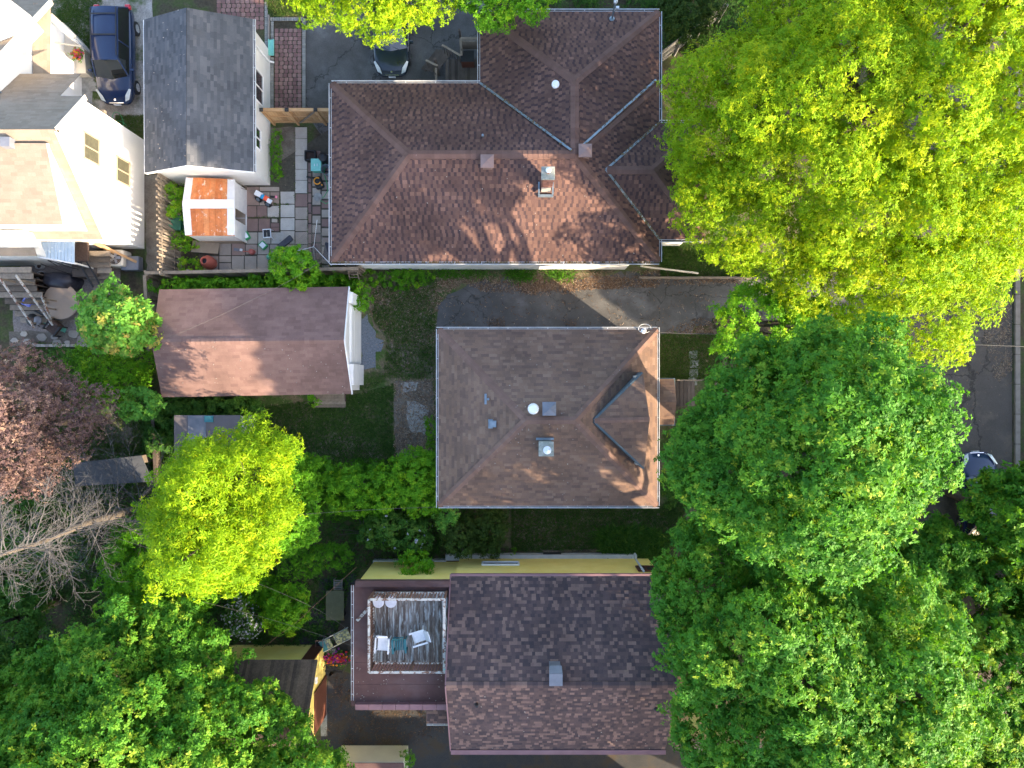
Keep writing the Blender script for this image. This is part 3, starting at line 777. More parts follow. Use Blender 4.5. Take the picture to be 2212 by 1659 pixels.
def box_vent(parent, c, size, h, material, name='roof_vent', pitch=.10):
    mb = MB(); c = Vector(c); s2 = size / 2
    mb.box(c + Vector((0, 0, h / 2 - .25)), (size * .72, size * .72, h + .5))
    top = c + Vector((0, 0, h))
    mb.box(top + Vector((0, 0, .02)), (size, size, .05))
    ap = top + Vector((0, 0, .05 + pitch))
    q = [top + Vector((i * s2, j * s2, .05)) for i, j in ((-1, -1), (1, -1), (1, 1), (-1, 1))]
    for i in range(4): mb.poly([q[i], q[(i + 1) % 4], ap])
    return mb.build(name, M[material], parent)
def roofz(x, y): return ze + .6457 * min(x - X0, X1 - x, y - Y0, max(Y1 - y, 0))
for (u, v) in ((1052.5, 349), (1264, 326)):
    p = at(u, v, 5.75); box_vent(H, (p.x, p.y, 5.5), .56, .28, 'vent_br')
p = at(1200, 182, 5.3)
mb = MB(); mb.lathe((p.x, p.y, 4.9), [(.12, 0), (.12, .35), (.17, .36), (.16, .46), (.05, .50)], 14); mb.build('pipe_vent', M['white'], H, smooth=False)
p = at(1043, 294, 5.1); mb = MB(); mb.lathe((p.x, p.y, 4.8), [(.05, 0), (.05, .45)], 10); mb.lathe((p.x, p.y, 4.95), [(.14, -.12), (.07, .05)], 10); mb.build('pipe_vent', M['galv'], H)
# brick chimney
p = at(1184, 374, 6.9)
cx, cy, ctop = p.x, p.y, 6.85
ch = MB(); ch.box((cx, cy, 5.6), (.40, .40, 2.4)); chim = ch.build('chimney', M['mortar'], H)
for k in range(13):
    z = ctop - .08 - k * .092
    for side in range(4):
        for j in range(2):
            off = -.105 + j * .21 + (.03 if k % 2 else -.03)
            if side == 0: c, sz = (cx + off, cy - .215, z), (.195, .05, .078)
            elif side == 1: c, sz = (cx + off, cy + .215, z), (.195, .05, .078)
            elif side == 2: c, sz = (cx - .215, cy + off, z), (.05, .195, .078)
            else: c, sz = (cx + .215, cy + off, z), (.05, .195, .078)
            MB().box(c, sz, tone=random.random()).build('brick', M['brick'], chim)
MB().box((cx, cy, ctop + .03), (.55, .53, .10)).build('chimney_cap', M['conc_cap'], chim, bevel=.015)
MB().lathe((cx, cy + .04, ctop + .07), [(.08, 0), (.08, .24)], 16).build('flue', M['brick'], chim)
MB().lathe((cx, cy + .03, ctop + .33), [(.115, 0), (.12, .04), (.10, .08), (.03, .10)], 18).build('flue_cap', M['steel'], chim, smooth=True)
fm = MB(); zf = 5.15
for (x, y, sx, sy) in ((cx, cy - .36, .66, .10), (cx - .30, cy - .06, .07, .55), (cx + .30, cy - .06, .07, .55)):
    fm.box((x, y, roofz(x, y) + .10), (sx, sy, .14))
fm.build('chimney_flashing', M['galv'], H)
mast = thing('service_mast', 'grey electric service mast standing on the top eave of the brown house', 'mast', (at(1322, 40, 3.4)))
b0 = mast.location
e1 = at(1330, 3, 4.5) - b0
MB().tube([(0, 0, 0), e1], .035, 8).lathe((0, 0, -.04), [(.12, 0), (.12, .04), (.05, .08)], 12).build('mast_pipe', M['galv'], mast)
MB().lathe(e1, [(.08, -.1), (.10, .05), (.03, .14)], 10).box(e1 + Vector((.12, -.12, -.3)), (.14, .1, .12)).build('weatherhead', M['steel'], mast)
MB().tube([e1, at(1333, -40, 5.2) - b0, at(1350, -120, 6) - b0], .012, 5).build('service_wire', M['black'], mast)

# ================================================================== CENTRE HOUSE
HC = thing('centre_house', 'taupe brown hipped house in the middle with dormer and turbine vent', 'house')
zc, zcr = 3.6, 6.0
A0, A1, B0, B1 = -3.33, 6.57, -5.51, 2.48
cw = ((A0 + 3.93), (B0 + B1) / 2, zcr); ce = (A1 - 3.93, (B0 + B1) / 2, zcr)
rc = Roof(HC, M['brown_b'], .15, .25, 'b')
def cz(x, y): return zc + .61 * min(x - A0, A1 - x, y - B0, B1 - y)
rc.face([(A0, B0, zc), (A0, B1, zc), cw]); rc.face([(A1, B0, zc), (A1, B1, zc), ce], hide=lambda m: 3.4 < m.x < 6.0 and abs(m.y + 1.5) < (m.x - 3.4) * .95)
rc.face([(A0, B1, zc), (A1, B1, zc), ce, cw]); rc.face([(A0, B0, zc), (A1, B0, zc), ce, cw])
# dormer
DA = at(1284, 909, 5.52); DR = at(1403, 906, 5.52); DN = at(1389, 806, 5.22); DS = at(1392, 1011, 5.12)
rc.face([DA, DR, DN]); rc.face([DA, DS, DR])
rc.finish()
caps(HC, M['cap_b'], [(cw, ce), ((A0, B0, zc), cw), ((A0, B1, zc), cw), ((A1, B0, zc), ce), ((A1, B1, zc), ce)], .32, drop=.38)
caps(HC, M['cap_b'], [(DA, DR)], .22, drop=.2)
dm = MB()
for a, b in ((DA, DN), (DA, DS)):
    mx = Vector((a.x - .05, a.y, cz(a.x, a.y) + .02)); q = Vector((b.x, b.y, cz(b.x, b.y) - .02))
    s_ = 1 if b.y > a.y else -1
    off = Vector((-.05, s_ * .05, 0))
    dm.poly([mx + off, q + off, b + off + Vector((0, 0, .02)), a + off + Vector((0, 0, .03))]); dm.poly([mx, a + Vector((0, 0, .03)), b + Vector((0, 0, .02)), q])
    dm.poly([a + Vector((0, 0, .03)), a + off + Vector((0, 0, .03)), b + off + Vector((0, 0, .02)), b + Vector((0, 0, .02))])
dm.build('dormer_fascia', M['soffit'], HC)
dw = MB()
q = [Vector((DN.x - .25, DN.y - .1, cz(DN.x, DN.y) - .1)), Vector((DS.x - .25, DS.y + .1, cz(DN.x, DN.y) - .1)), DS + Vector((-.25, .1, -.05)), DR + Vector((-.25, 0, -.05)), DN + Vector((-.25, -.1, -.05))]
dw.poly(q); dw.poly([p + Vector((-.05, 0, 0)) for p in reversed(q)]); dw.build('dormer_wall', M['cream'], HC)
window(HC, (DR.x - .23, DR.y, 4.75), 1.1, .7, 'x', 1)
wall_poly('wall', [(A0 + .3, B0 + .3), (A1 - .3, B0 + .3), (A1 - .3, B1 - .3), (A0 + .3, B1 - .3)], 0, zc - .05, M['cream'], HC)
MB().prism([(A0, B0), (A1, B0), (A1, B1), (A0, B1)], zc - .12, zc - .03).build('soffit', M['soffit'], HC)
gutter(HC, [(A0, B0, zc - .02), (A1, B0, zc - .02), (A1, B1, zc - .02), (A0, B1, zc - .02)], closed=True, wd=.085, brackets=.85)
# porch roof
PX = 8.0; zp = 2.85
pa, pb, pc_, pd = at(1398, 819, zp), at(1456, 819, zp), at(1456, 917, zp), at(1398, 917, zp)
rp = Roof(HC, M['brown_b'], .15, .25, 'b')
ym = (pa.y + pc_.y) / 2; zpr = 3.35
r0, r1 = Vector((pa.x, ym, zpr)), Vector((pb.x, ym, zpr))
rp.face([pa, pb, r1, r0]); rp.face([pd, pc_, r1, r0])
rp.finish(60)
MB().prism([(pa.x, pa.y + .05), (pb.x + .05, pb.y + .05), (pc_.x + .05, pc_.y - .05), (pd.x, pd.y - .05)], zp - .16, zp - .01).build('porch_fascia', M['soffit'], HC)
for y in (pa.y - .15, pc_.y + .15):
    MB().box((pb.x - .12, y, zp / 2 - .05), (.12, .12, zp - .12)).build('porch_post', M['white'], HC)
pdck = thing('porch_steps', 'brown plank landing and rail beside the porch of the centre house', 'deck', (at(1468, 850)))
bl = pdck.location
for i in range(6):
    a = at(1456 + i * 8.2, 852, .7)
    MB().box((a.x - bl.x, 0, .68), (.17, 1.25, .04), tone=random.random()).build('board', M['wood_deck'], pdck)
MB().box((.15, .66, 1.45), (1.2, .06, .05)).box((-.35, .66, 1.05), (.06, .06, .8)).box((.7, .66, 1.05), (.06, .06, .8)).build('rail', M['wood_old'], pdck)
MB().box((.1, 0, .33), (1.0, 1.15, .64)).build('base', M['wood_deck'], pdck)
# roof fittings
p = at(1152, 883, 6.25)
tv = MB(); tv.lathe((p.x, p.y, 5.7), [(.12, -.1), (.12, .42)], 14).build('turbine_neck', M['steel'], HC)
tm = MB()
for i in range(20):
    a0 = 2 * math.pi * i / 20; pts = []
    for j in range(5):
        ph = j / 4 * math.pi * .8 - .9; r = .225 * math.cos(ph * .9); z = 6.28 + .17 * math.sin(ph)
        pts.append((r, z, a0 + j * .10))
    for j in range(4):
        (r, z, a), (r2, z2, a2) = pts[j], pts[j + 1]; dw_ = .24
        tm.quad((p.x + r * math.cos(a), p.y + r * math.sin(a), z), (p.x + (r + .02) * math.cos(a + dw_), p.y + (r + .02) * math.sin(a + dw_), z),
                (p.x + (r2 + .02) * math.cos(a2 + dw_), p.y + (r2 + .02) * math.sin(a2 + dw_), z2), (p.x + r2 * math.cos(a2), p.y + r2 * math.sin(a2), z2))
tm.lathe((p.x, p.y, 6.40), [(.20, 0), (.17, .04), (.03, .055)], 20)
tm.build('turbine_vent', M['white'], HC)
p = at(1186.5, 883, 6.2); box_vent(HC, (p.x, p.y, 5.85), .57, .32, 'vent_gr', pitch=.12)
p = at(1180, 970, 6.7)
MB().box((p.x, p.y, 5.8), (.52, .52, 1.7)).build('chimney', M['conc_cap'], HC)
MB().box((p.x, p.y, 6.66), (.62, .60, .10)).build('chimney_cap', M['conc_cap'], HC, bevel=.015)
MB().lathe((p.x + .03, p.y - .03, 6.7), [(.10, 0), (.10, .15), (.165, .17), (.165, .21), (.03, .25)], 18).build('flue_cap', M['steel'], HC, smooth=False)
fm = MB(); fm.box((p.x, p.y + .33, 5.55), (.75, .10, .14)); fm.build('chimney_flashing', M['galv'], HC)
p = at(1055, 862, 5.0)
pv = MB(); pv.lathe((p.x, p.y, cz(p.x, p.y)), [(.05, 0), (.05, .35)], 10); pv.box((p.x - .12, p.y, cz(p.x - .12, p.y) + .03), (.10, .46, .02)); pv.build('pipe_vent', M['galv'], HC)
p = at(1065, 915, 5.0)
pv = MB(); pv.box((p.x, p.y, cz(p.x, p.y) + .12), (.30, .28, .20)); pv.box((p.x - .10, p.y, cz(p.x, p.y) + .03), (.20, .40, .03)); pv.build('box_vent', M['galv'], HC, bevel=.01)
ms = thing('service_mast', 'pale electric service bracket with looped cable on the right top eave of the centre house', 'mast', at(1386, 716, 3.75))
MB().tube([(0, 0, -.1), (.02, .05, .55), (-.05, .0, .75)], .035, 8).build('mast_pipe', M['steel'], ms)
MB().lathe((-.05, -.04, .7), [(.10, -.06), (.12, .05), (.04, .14)], 10).box((.1, .08, .1), (.16, .12, .12)).build('weatherhead', M['steel'], ms)
lp = [(.28 * math.cos(t) + .1, .2 * math.sin(t) + .12, .2 + .05 * math.sin(3 * t)) for t in np.linspace(0, 5.6, 14)]
MB().tube(lp, .012, 5).build('cable_loop', M['steel'], ms)
e = at(1386, 716, 3.75)
def wire(name, label, pts, r=.012, mt='black', cat='cable', group='overhead cables'):
    P0 = Vector(pts[0]); q = []
    for i in range(len(pts) - 1):
        a, b = Vector(pts[i]), Vector(pts[i + 1])
        for t in np.linspace(0, 1, 9)[(1 if i else 0):]:
            pnt = a.lerp(b, t); pnt.z -= .25 * math.sin(math.pi * t); q.append(pnt - P0)
    o = MB().tube(q, min(r, .006) if mt != 'steel' or 'garage' in label else r, 4).build(name, M['thinwire' if mt != 'rust_bal' else mt]); o.location = P0
    tag(o, label, cat, group); return o
wire('overhead_cable', 'pale service cable from the centre house eave over the driveway to the street', [e, at(1560, 722, 4.6), at(2260, 750, 7.5)], .014, 'steel')
wire('overhead_cable', 'thin dark cable running left from the lower left corner of the centre house', [at(947, 1095, 3.6), at(640, 1112, 5.0), at(-60, 1180, 6)], .010)
wire('overhead_cable', 'long thin cable crossing the blossoming shrub to the yellow house', [at(758, 1365, 4.0), at(640, 1295, 4.8), at(430, 1220, 5.5), at(-40, 1080, 6.5)], .011)
wire('overhead_cable', 'second thin cable above the yellow garage running up to the left', [at(760, 1395, 3.8), at(430, 1298, 5), at(-40, 1180, 6)], .010)
wire('overhead_cable', 'reddish cable rising from the yellow garage roof to the upper right', [at(565, 1402, 3.2), at(640, 1345, 4.2), at(770, 1225, 4.6)], .010, 'rust_bal')
wire('overhead_cable', 'thin pale cable slanting across the russet garage roof', [at(333, 742, 4.4), at(560, 640, 4.8), at(700, 560, 5)], .009, 'steel')
# ================================================================== YELLOW HOUSE (bottom)
HY = thing('yellow_house', 'yellow stucco house with checkered purple brown gable roof and rooftop deck', 'house')
ye, yr = 3.8, 6.3
yx0, yx1 = -2.74, 6.9; yn, ys, ymid = -8.56, -16.45, -12.48
ry = Roof(HY, M['brown_c'], .145, .17, 'c')
ry.face([(yx0, yn, ye), (yx1, yn, ye), (yx1, ymid, yr), (yx0, ymid, yr)])
ry.face([(yx0, ys, ye), (yx1, ys, ye), (yx1, ymid, yr), (yx0, ymid, yr)])
ry.finish()
caps(HY, M['brown_c'], [((yx0, ymid, yr), (yx1, ymid, yr))], .26, drop=.5)
fz = MB(); fz.beam((yx0, yn - .06, ye - .02), (yx1, yn - .06, ye - .02), .2, .14).beam((yx0, ys - .07, ye + .0), (yx1, ys - .07, ye + .0), .2, .14)
fz.beam((yx0 - .02, yn, ye - .02), (yx0 - .02, ymid, yr - .02), .05, .14).beam((yx0 - .02, ys, ye - .02), (yx0 - .02, ymid, yr - .02), .05, .14)
fz.build('fascia', M['fascia_pk'], HY)
wy = -8.66
wm = MB()
def gable_wall(mb, x0, x1, y0, y1, z0, zE, ym_, zR):
    a = [(x0, y0, z0), (x0, y1, z0), (x0, y1, zE), (x0, ym_, zR), (x0, y0, zE)]
    b = [(x1, p[1], p[2]) for p in a]
    mb.poly(a); mb.poly(list(reversed(b)))
    for i in range(5):
        j = (i + 1) % 5; mb.quad(a[j], a[i], b[i], b[j])
gable_wall(wm, yx0 + .15, yx1 - .15, wy, ys + .1, .45, ye - .06, ymid, yr - .08)
wm.build('wall', M['yellow'], HY)
MB().prism([(-3.3, wy - .1), (-3.3, -8.48), (6.2, -8.48), (6.2, wy - .1)], 0, .46).build('foundation', M['found'], HY)
window(HY, (.0 - .55, -8.64, 1.55), 1.75, .55, 'y', 1, split=False)
bw = MB(); bw.box((at(1192, 1199).x, -8.46, .22), (.9, .05, .26)); bw.build('basement_window', M['black'], HY)
window(HY, (6.25, -8.62, 2.6), .8, .8, 'y', 1, frame='redbox', pane='black')
ds = MB(); ds.tube([(5.98, -8.5, 3.5), (6.0, -8.48, 1.0), (6.05, -8.35, .7)], .05, 6); ds.build('downspout', M['found'], HY)
p = at(1201, 1466, 6.9)
cv = MB(); cv.box((p.x, p.y, 6.3), (.46, .60, .9)); cv.box((p.x, p.y - .06, 6.85), (.54, .50, .06))
cv.poly([(p.x - .27, p.y + .20, 6.88), (p.x + .27, p.y + .20, 6.88), (p.x + .25, p.y + .42, 6.62), (p.x - .25, p.y + .42, 6.62)]); cv.build('chimney_cowl', M['vent_gr'], HY)
for (u, v) in ((1030, 1523), (1421, 1537)):
    p = at(u, v, 5.8); zz = yr - .64 * abs(p.y - ymid)
    MB().lathe((p.x, p.y, zz - .05), [(.16, 0), (.12, .05), (.06, .08), (.06, .38)], 12).build('pipe_vent', M['black'], HY)
# low extension with deck
ex0, exn, exs = -7.20, -8.85, -14.35; zx = 3.95
em = MB(); em.prism([(-6.85, -8.82), (-2.6, -8.82), (-2.6, -14.1), (-6.85, -14.1)], .45, zx - .1); em.build('extension_wall', M['yellow'], HY)
MB().prism([(-6.9, -8.76), (-3.3, -8.76), (-3.3, -14.0), (-6.9, -14.0)], 0, .46).build('extension_foundation', M['found'], HY)
MB().prism([(ex0, exn - .15), (-2.75, exn - .15), (-2.75, exs), (ex0, exs)], zx - .12, zx).build('flat_roof', M['membrane'], HY)
lm = MB()
for i in range(5):
    y = -10.0 - i * .98
    lm.box(((ex0 - 2.75) / 2, y, zx + .004), (4.4, .96, .008), tone=.5)
lm.build('roofing_sheet', M['membrane'], HY)
pm = MB(); pm.beam((ex0 + .25, exn - .02, zx + .12), (-2.78, exn - .02, zx + .12), .26, .34); pm.build('parapet', M['membrane'], HY)
pm = MB()
for i in range(7):
    a, b = ex0 + .25 + i * .6, ex0 + .25 + (i + 1) * .6 - .015
    if b > -2.8: b = -2.8
    pm.box(((a + b) / 2, exs + .02, zx + .12), (b - a, .24, .34))
pm.build('parapet', M['fascia_pk'], HY)
gutter(HY, [(ex0, -9.0, zx - .03), (ex0, -14.15, zx - .03)], wd=.11, brackets=.55, side=-1)
# deck platform: boards
dk = thing('rooftop_deck', 'square rooftop deck of peeling boards with a worn white railing', 'deck', (-4.5, -10.8, zx))
dx0, dx1, dy0, dy1 = -6.14 + 4.5, -2.87 + 4.5, -12.38 + 10.8, -9.25 + 10.8
nb = 24
for i in range(nb):
    x = dx0 + (i + .5) * (dx1 - dx0) / nb
    MB().box((x, (dy0 + dy1) / 2, .12 + random.uniform(-.004, .004)), ((dx1 - dx0) / nb - .014, dy1 - dy0, .04), tone=random.random()).build('deck_board', M['peel'], dk)
jm = MB()
for y in np.linspace(dy0 + .1, dy1 - .1, 6): jm.beam((dx0, y, .06), (dx1, y, .06), .05, .09)
jm.build('joist', M['wood_deck'], dk)
rt = 1.28
def rail(a, b, post=True, m_='peel_rail'):
    a, b = Vector(a), Vector(b)
    MB().beam(a + Vector((0, 0, rt)), b + Vector((0, 0, rt)), .10, .05).build('top_rail', M[m_], dk)
    MB().beam(a + Vector((0, 0, .28)), b + Vector((0, 0, .28)), .06, .05).build('bottom_rail', M[m_], dk)
    L = (b - a).length; n = int(L / .135)
    for i in range(n):
        p = a.lerp(b, (i + .5) / n)
        MB().beam(p + Vector((0, 0, .28)), p + Vector((0, 0, rt - .02)), .036, .036).build('baluster', M['rust_bal'], dk)
rail((dx0, dy1, 0), (dx1, dy1, 0)); rail((dx0, dy0, 0), (dx1, dy0, 0)); rail((dx0, dy0, 0), (dx0, dy1, 0))
MB().beam((dx1 - .04, dy0, rt + .005), (dx1 - .04, dy1, rt + .005), .12, .05).build('top_rail', M['peel_rail'], dk)
for (x, y) in ((dx0, dy0), (dx0, dy1), (dx1 - .04, dy0), (dx1 - .04, dy1), (dx0 + 1.7, dy1), (dx0 + 1.75, dy0), (dx0, -.15)):
    MB().box((x, y, .65), (.09, .09, 1.27)).build('post', M['rust_bal'], dk)
pl = MB().beam((0, 0, 0), tuple(at(771, 1341, zx + .05) - at(797, 1313, zx + .08)), .13, .03).build('loose_board', M['peel_rail'])
pl.location = at(797, 1313, zx + .06); tag(pl, 'loose peeling white board lying on the maroon flat roof', 'board')

def recliner(loc, rz, label):
    t = thing('garden_chair', label, 'chair', loc, rz, 'white resin chairs on the rooftop deck')
    MB().box((0, -.02, .38), (.46, .50, .05)).build('seat', M['chairw'], t, bevel=.02)
    MB().box((0, 0, 0), (.48, .62, .05), M=Matrix.Translation((0, .36, .66)) @ Matrix.Rotation(R(62), 4, 'X')).build('backrest', M['chairw'], t, bevel=.03)
    for s_ in (-1, 1):
        MB().beam((s_ * .29, -.38, .60), (s_ * .29, .30, .63), .07, .035).build('armrest', M['chairw'], t)
        for y in (-.32, .25):
            MB().beam((s_ * .29, y, .60), (s_ * .29, y - .05, 0), .045, .045).build('leg', M['chairw'], t)
    MB().box((0, -.30, .34), (.5, .04, .06)).build('front_rail', M['chairw'], t)
    return t
zd = zx + .14
p = at(827, 1390, zd + .4); recliner((p.x, p.y, zd), R(-4), 'white resin armchair left of the teal slatted chair')
p = at(907, 1375, zd + .4); recliner((p.x, p.y, zd), R(-72), 'white resin armchair turned sideways right of the teal chair')
p = at(863, 1394, zd + .4)
t = thing('garden_chair', 'teal slatted armchair between the two white chairs', 'chair', (p.x, p.y, zd), R(3))
for i in range(5): MB().box((-.18 + i * .09, 0, .36), (.065, .46, .02)).build('seat_slat', M['teal'], t)
for i in range(5): MB().beam((-.18 + i * .09, .20, .36), (-.2 + i * .10, .46, .92 - abs(i - 2) * .03), .065, .02).build('back_slat', M['teal'], t)
for s_ in (-1, 1):
    MB().box((s_ * .28, 0, .56), (.09, .62, .025)).build('armrest', M['teal'], t)
    for y in (-.26, .24): MB().box((s_ * .27, y, .28), (.06, .05, .56)).build('leg', M['teal'], t)
MB().box((0, .42, .62), (.5, .03, .06)).build('back_rail', M['teal'], t)
for u in (817, 844):
    p = at(u, 1301, zd + .55)
    t = thing('side_table', 'round frosted plastic side table in the left corner of the deck' if u < 830 else 'round frosted plastic side table next to another one by the deck rail', 'table', (p.x, p.y, zd), 0, 'round plastic side tables')
    MB().lathe((0, 0, .50), [(.24, 0), (.255, .02), (.24, .035), (.14, .037), (.13, .030), (.02, .030)], 22).build('table_top', M['clear'], t)
    for k in range(3):
        a = k * 2.094
        MB().beam((.12 * math.cos(a), .12 * math.sin(a), .5), (.2 * math.cos(a), .2 * math.sin(a), 0), .03).build('leg', M['clear'], t)
rg = MB().beam((0, 0, 0), (.22, .06, .02), .05, .02).beam((.05, -.04, 0), (.15, .1, .01), .04, .02).build('rag', M['chairw']); rg.location = at(832, 1433, zd + .01); tag(rg, 'crumpled white rag by the lower deck rail', 'rag')
tc = MB().beam((0, 0, 0), (.18, .02, .02), .04, .02).build('tape', M['mint']); tc.location = at(958, 1446, zx + 1.35); tag(tc, 'scrap of light blue tape on the lower corner of the deck rail', 'tape')
# low side roof
rq = Roof(HY, M['brown_c'], .145, .17, 'c')
a, b, c, d = at(920, 1528, 2.9), at(972, 1528, 2.9), at(972, 1563, 2.6), at(920, 1561, 2.6)
rq.face([(a.x, a.y, 2.9), (b.x, a.y, 2.9), (b.x, c.y, 2.6), (a.x, c.y, 2.6)]); rq.finish(60)
MB().prism([(a.x + .1, a.y), (b.x, a.y), (b.x, c.y + .1), (a.x + .1, c.y + .1)], 0, 2.55).build('entry_wall', M['yellow'], HY)
gutter(HY, [(a.x, c.y, 2.58), (b.x, c.y, 2.58)], wd=.07, brackets=.4)
# neighbouring low white wall at the bottom edge
nw = thing('neighbour_shed', 'pale low flat-roofed outbuilding at the bottom edge below the driveway', 'shed')
a, b = at(738, 1610, 0), at(882, 1612, 0)
MB().prism([(a.x, a.y), (b.x, a.y), (b.x, a.y - 3.5), (a.x, a.y - 3.5)], 0, 1.6).build('wall', M['white_side'], nw)
MB().prism([(a.x - .02, a.y - .02), (b.x + .02, a.y - .02), (b.x + .02, a.y - 3.5), (a.x - .02, a.y - 3.5)], 1.6, 1.66).build('roof', M['membrane'], nw)

# ================================================================== YELLOW GARAGE (bottom left)
HG = thing('yellow_garage', 'yellow garage with weathered dark brown roof half hidden by the bottom left tree', 'garage')
gx1, gn, gs = -9.05, -12.85, -16.9; gx0 = -15.5; ge, gr_ = 2.6, 4.25; gm = -14.9
rg_ = Roof(HG, M['plank_sh'], 2.9, .155, 'd', lift=.018, name='roof_board')
rg_.face([(gx0, gn, ge), (gx1, gn, ge), (gx1, gm, gr_), (gx0, gm, gr_)])
rg_.face([(gx0, gs, ge), (gx1, gs, ge), (gx1, gm, gr_), (gx0, gm, gr_)])
rg_.finish()
wm = MB(); gable_wall(wm, gx0 + .2, -9.37, -13.1, -16.7, 0, ge - .08, gm, gr_ - .1); wm.build('wall', M['yellow'], HG)
MB().box((-9.68, -13.07, 1.2), (.6, .06, 2.3)).build('side_door', M['redbox'], HG)
MB().box((-9.34, -15.6, 1.05), (.06, 2.0, 2.1)).build('garage_door', M['redbox'], HG)
lt = MB().lathe((0, 0, 0), [(.05, 0), (.09, .12), (.09, .14)], 10, M=Matrix.Rotation(R(60), 3, 'Y')).lathe((0, .16, 0), [(.05, 0), (.09, .12), (.09, .14)], 10, M=Matrix.Rotation(R(60), 3, 'Y')).build('flood_light', M['white'])
lt.location = (-9.30, -14.0, 2.3); tag(lt, 'white twin flood lamp on the yellow garage wall', 'lamp')

# ================================================================== RUSSET GARAGE (left centre)
HR = thing('russet_garage', 'white sided garage with long russet gable roof left of the lawn', 'garage')
q = {k: at(*v) for k, v in dict(NE=(752.5, 620, 2.7), RE=(742.5, 735, 3.93), SE=(759, 850.6, 2.7), NW=(344.5, 626, 2.7), RW=(328, 739, 3.93), SW=(349.5, 858, 2.7)).items()}
rr = Roof(HR, M['brown_d'], .16, .33, 'd', lift=.0075)
rr.face([q['NW'], q['NE'], q['RE'], q['RW']]); rr.face([q['SW'], q['SE'], q['RE'], q['RW']])
rr.finish()
caps(HR, M['brown_d'], [(q['RW'], q['RE'])], .28, drop=.5)
wm = MB()
xi = q['RE'].x - .12; x0i = q['RW'].x + .15
gable_wall(wm, x0i, xi, 4.38, -.3, 0, 2.62, 1.97, 3.80)
wm.build('wall', M['white_side'], HR)
MB().box((xi + .03, 2.35, 1.15), (.06, 2.7, 2.2)).build('garage_door', M['white_side2'], HR)
for k in range(4): MB().box((xi + .07, 2.35, .2 + k * .55), (.02, 2.66, .5)).build('door_panel', M['white_side2'], HR)
fz = MB()
for a, b in (('NE', 'RE'), ('SE', 'RE')):
    fz.beam(q[a] + Vector((.03, 0, -.07)), q[b] + Vector((.03, 0, -.07)), .035, .15)
fz.build('rake_board', M['white'], HR)
MB().box((xi + .06, .35, 2.3), (.08, 1.1, .06)).build('door_trim', M['white'], HR)
MB().box((xi + .11, .45, 1.2), (.2, 1.0, 2.35)).build('side_panel', M['white'], HR)
MB().box((xi + .10, 4.05, 1.2), (.18, .5, 2.5)).build('corner_panel', M['white'], HR)
lamp = MB().lathe((0, 0, 0), [(.09, 0), (.09, .03), (.05, .05), (.05, .09)], 14).build('wall_lamp', M['white']); lamp.location = at(760, 800, 2.1); tag(lamp, 'round white lamp on the side panel of the russet garage', 'lamp')
for i, (u, v, L, lab) in enumerate(((770, 708, .42, 'short fresh lumber offcut against the russet garage door'), (775, 737, .95, 'longer fresh lumber plank on the gravel by the russet garage door'))):
    a = at(u, v); o = MB().box((0, 0, .08), (.24, L, .16), tone=.8).build('lumber', M['wood_new']); o.location = (a.x, a.y, .01); tag(o, lab, 'lumber', 'fresh lumber by the garage')
st = thing('wooden_steps', 'weathered wooden side steps under the lower edge of the russet garage roof', 'steps', at(716, 862))
for i in range(5): MB().box((0, .28 - i * .155, .5 - (i > 2) * .22), (1.55, .145, .045), tone=random.random()).build('tread', M['wood_old'], st)
MB().box((0, .15, .24), (1.5, .5, .46)).build('stringer', M['wood_deck'], st)

# ================================================================== GREY GARAGE (top left)
HB = thing('grey_garage', 'white sided garage with slate grey gable roof at the top left', 'garage')
q = {k: at(*v) for k, v in dict(NE=(546, 41, 2.94), RN=(403.7, 17, 4.16), NW=(312, 43, 2.94), SE=(547.5, 371, 2.94), RS=(403, 357, 4.16), SW=(314, 373, 2.94)).items()}
rb = Roof(HB, M['grey_sh'], .14, .31, 'b', lift=.012)
rb.face([q['SE'], q['NE'], q['RN'], q['RS']]); rb.face([q['SW'], q['NW'], q['RN'], q['RS']])
rb.finish()
wm = MB()
y0, y1 = 9.98, q['NE'].y - .15
a = [(-12.14, y0, 0), (-12.14, y1, 0)]
def gable_wall_y(mb, x0, x1, y0, y1, zE, xm, zR):
    a = [(x0, y0, 0), (x1, y0, 0), (x1, y0, zE), (xm, y0, zR), (x0, y0, zE)]
    b = [(p[0], y1, p[2]) for p in a]
    mb.poly(a); mb.poly(list(reversed(b)))
    for i in range(5):
        j = (i + 1) % 5; mb.quad(a[i], b[i], b[j], a[j])
gable_wall_y(wm, -16.75, -12.14, y0, y1, 2.86, -14.45, 4.05); wm.build('wall', M['white_side'], HB)
gutter(HB, [q['NE'] + Vector((0, 0, -.04)), q['SE'] + Vector((0, 0, -.04))], wd=.10, brackets=.62, side=-1)
fz = MB()
for a, b in (('SE', 'RS'), ('SW', 'RS')): fz.beam(q[a] + Vector((0, -.03, -.06)), q[b] + Vector((0, -.03, -.06)), .035, .14)
fz.beam(q['SW'] + Vector((-.03, 0, -.04)), q['NW'] + Vector((-.03, 0, -.04)), .04, .10)
fz.build('fascia', M['white'], HB)
a = at(563, 193, 1.5)
window(HB, (-12.12, a.y, 1.75), 1.5, 1.15, 'x', 1)
a = at(553, 292, 2.3); window(HB, (-12.12, a.y, 2.0), 1.0, 1.0, 'x', 1)
MB().tube([(-12.0, 15.9, 2.7), (-12.02, 15.95, .6), (-11.85, 16.0, .35)], .045, 6).build('downspout', M['white'], HB)
ch = MB().box((0, 0, .10), (.24, .78, .05)).box((-.12, 0, .16), (.03, .78, .10)).box((.12, 0, .16), (.03, .78, .10)).build('splash_chute', M['mint']); ch.location = at(588, 105, .1); tag(ch, 'mint green splash chute on the pavers beside the grey garage', 'chute')
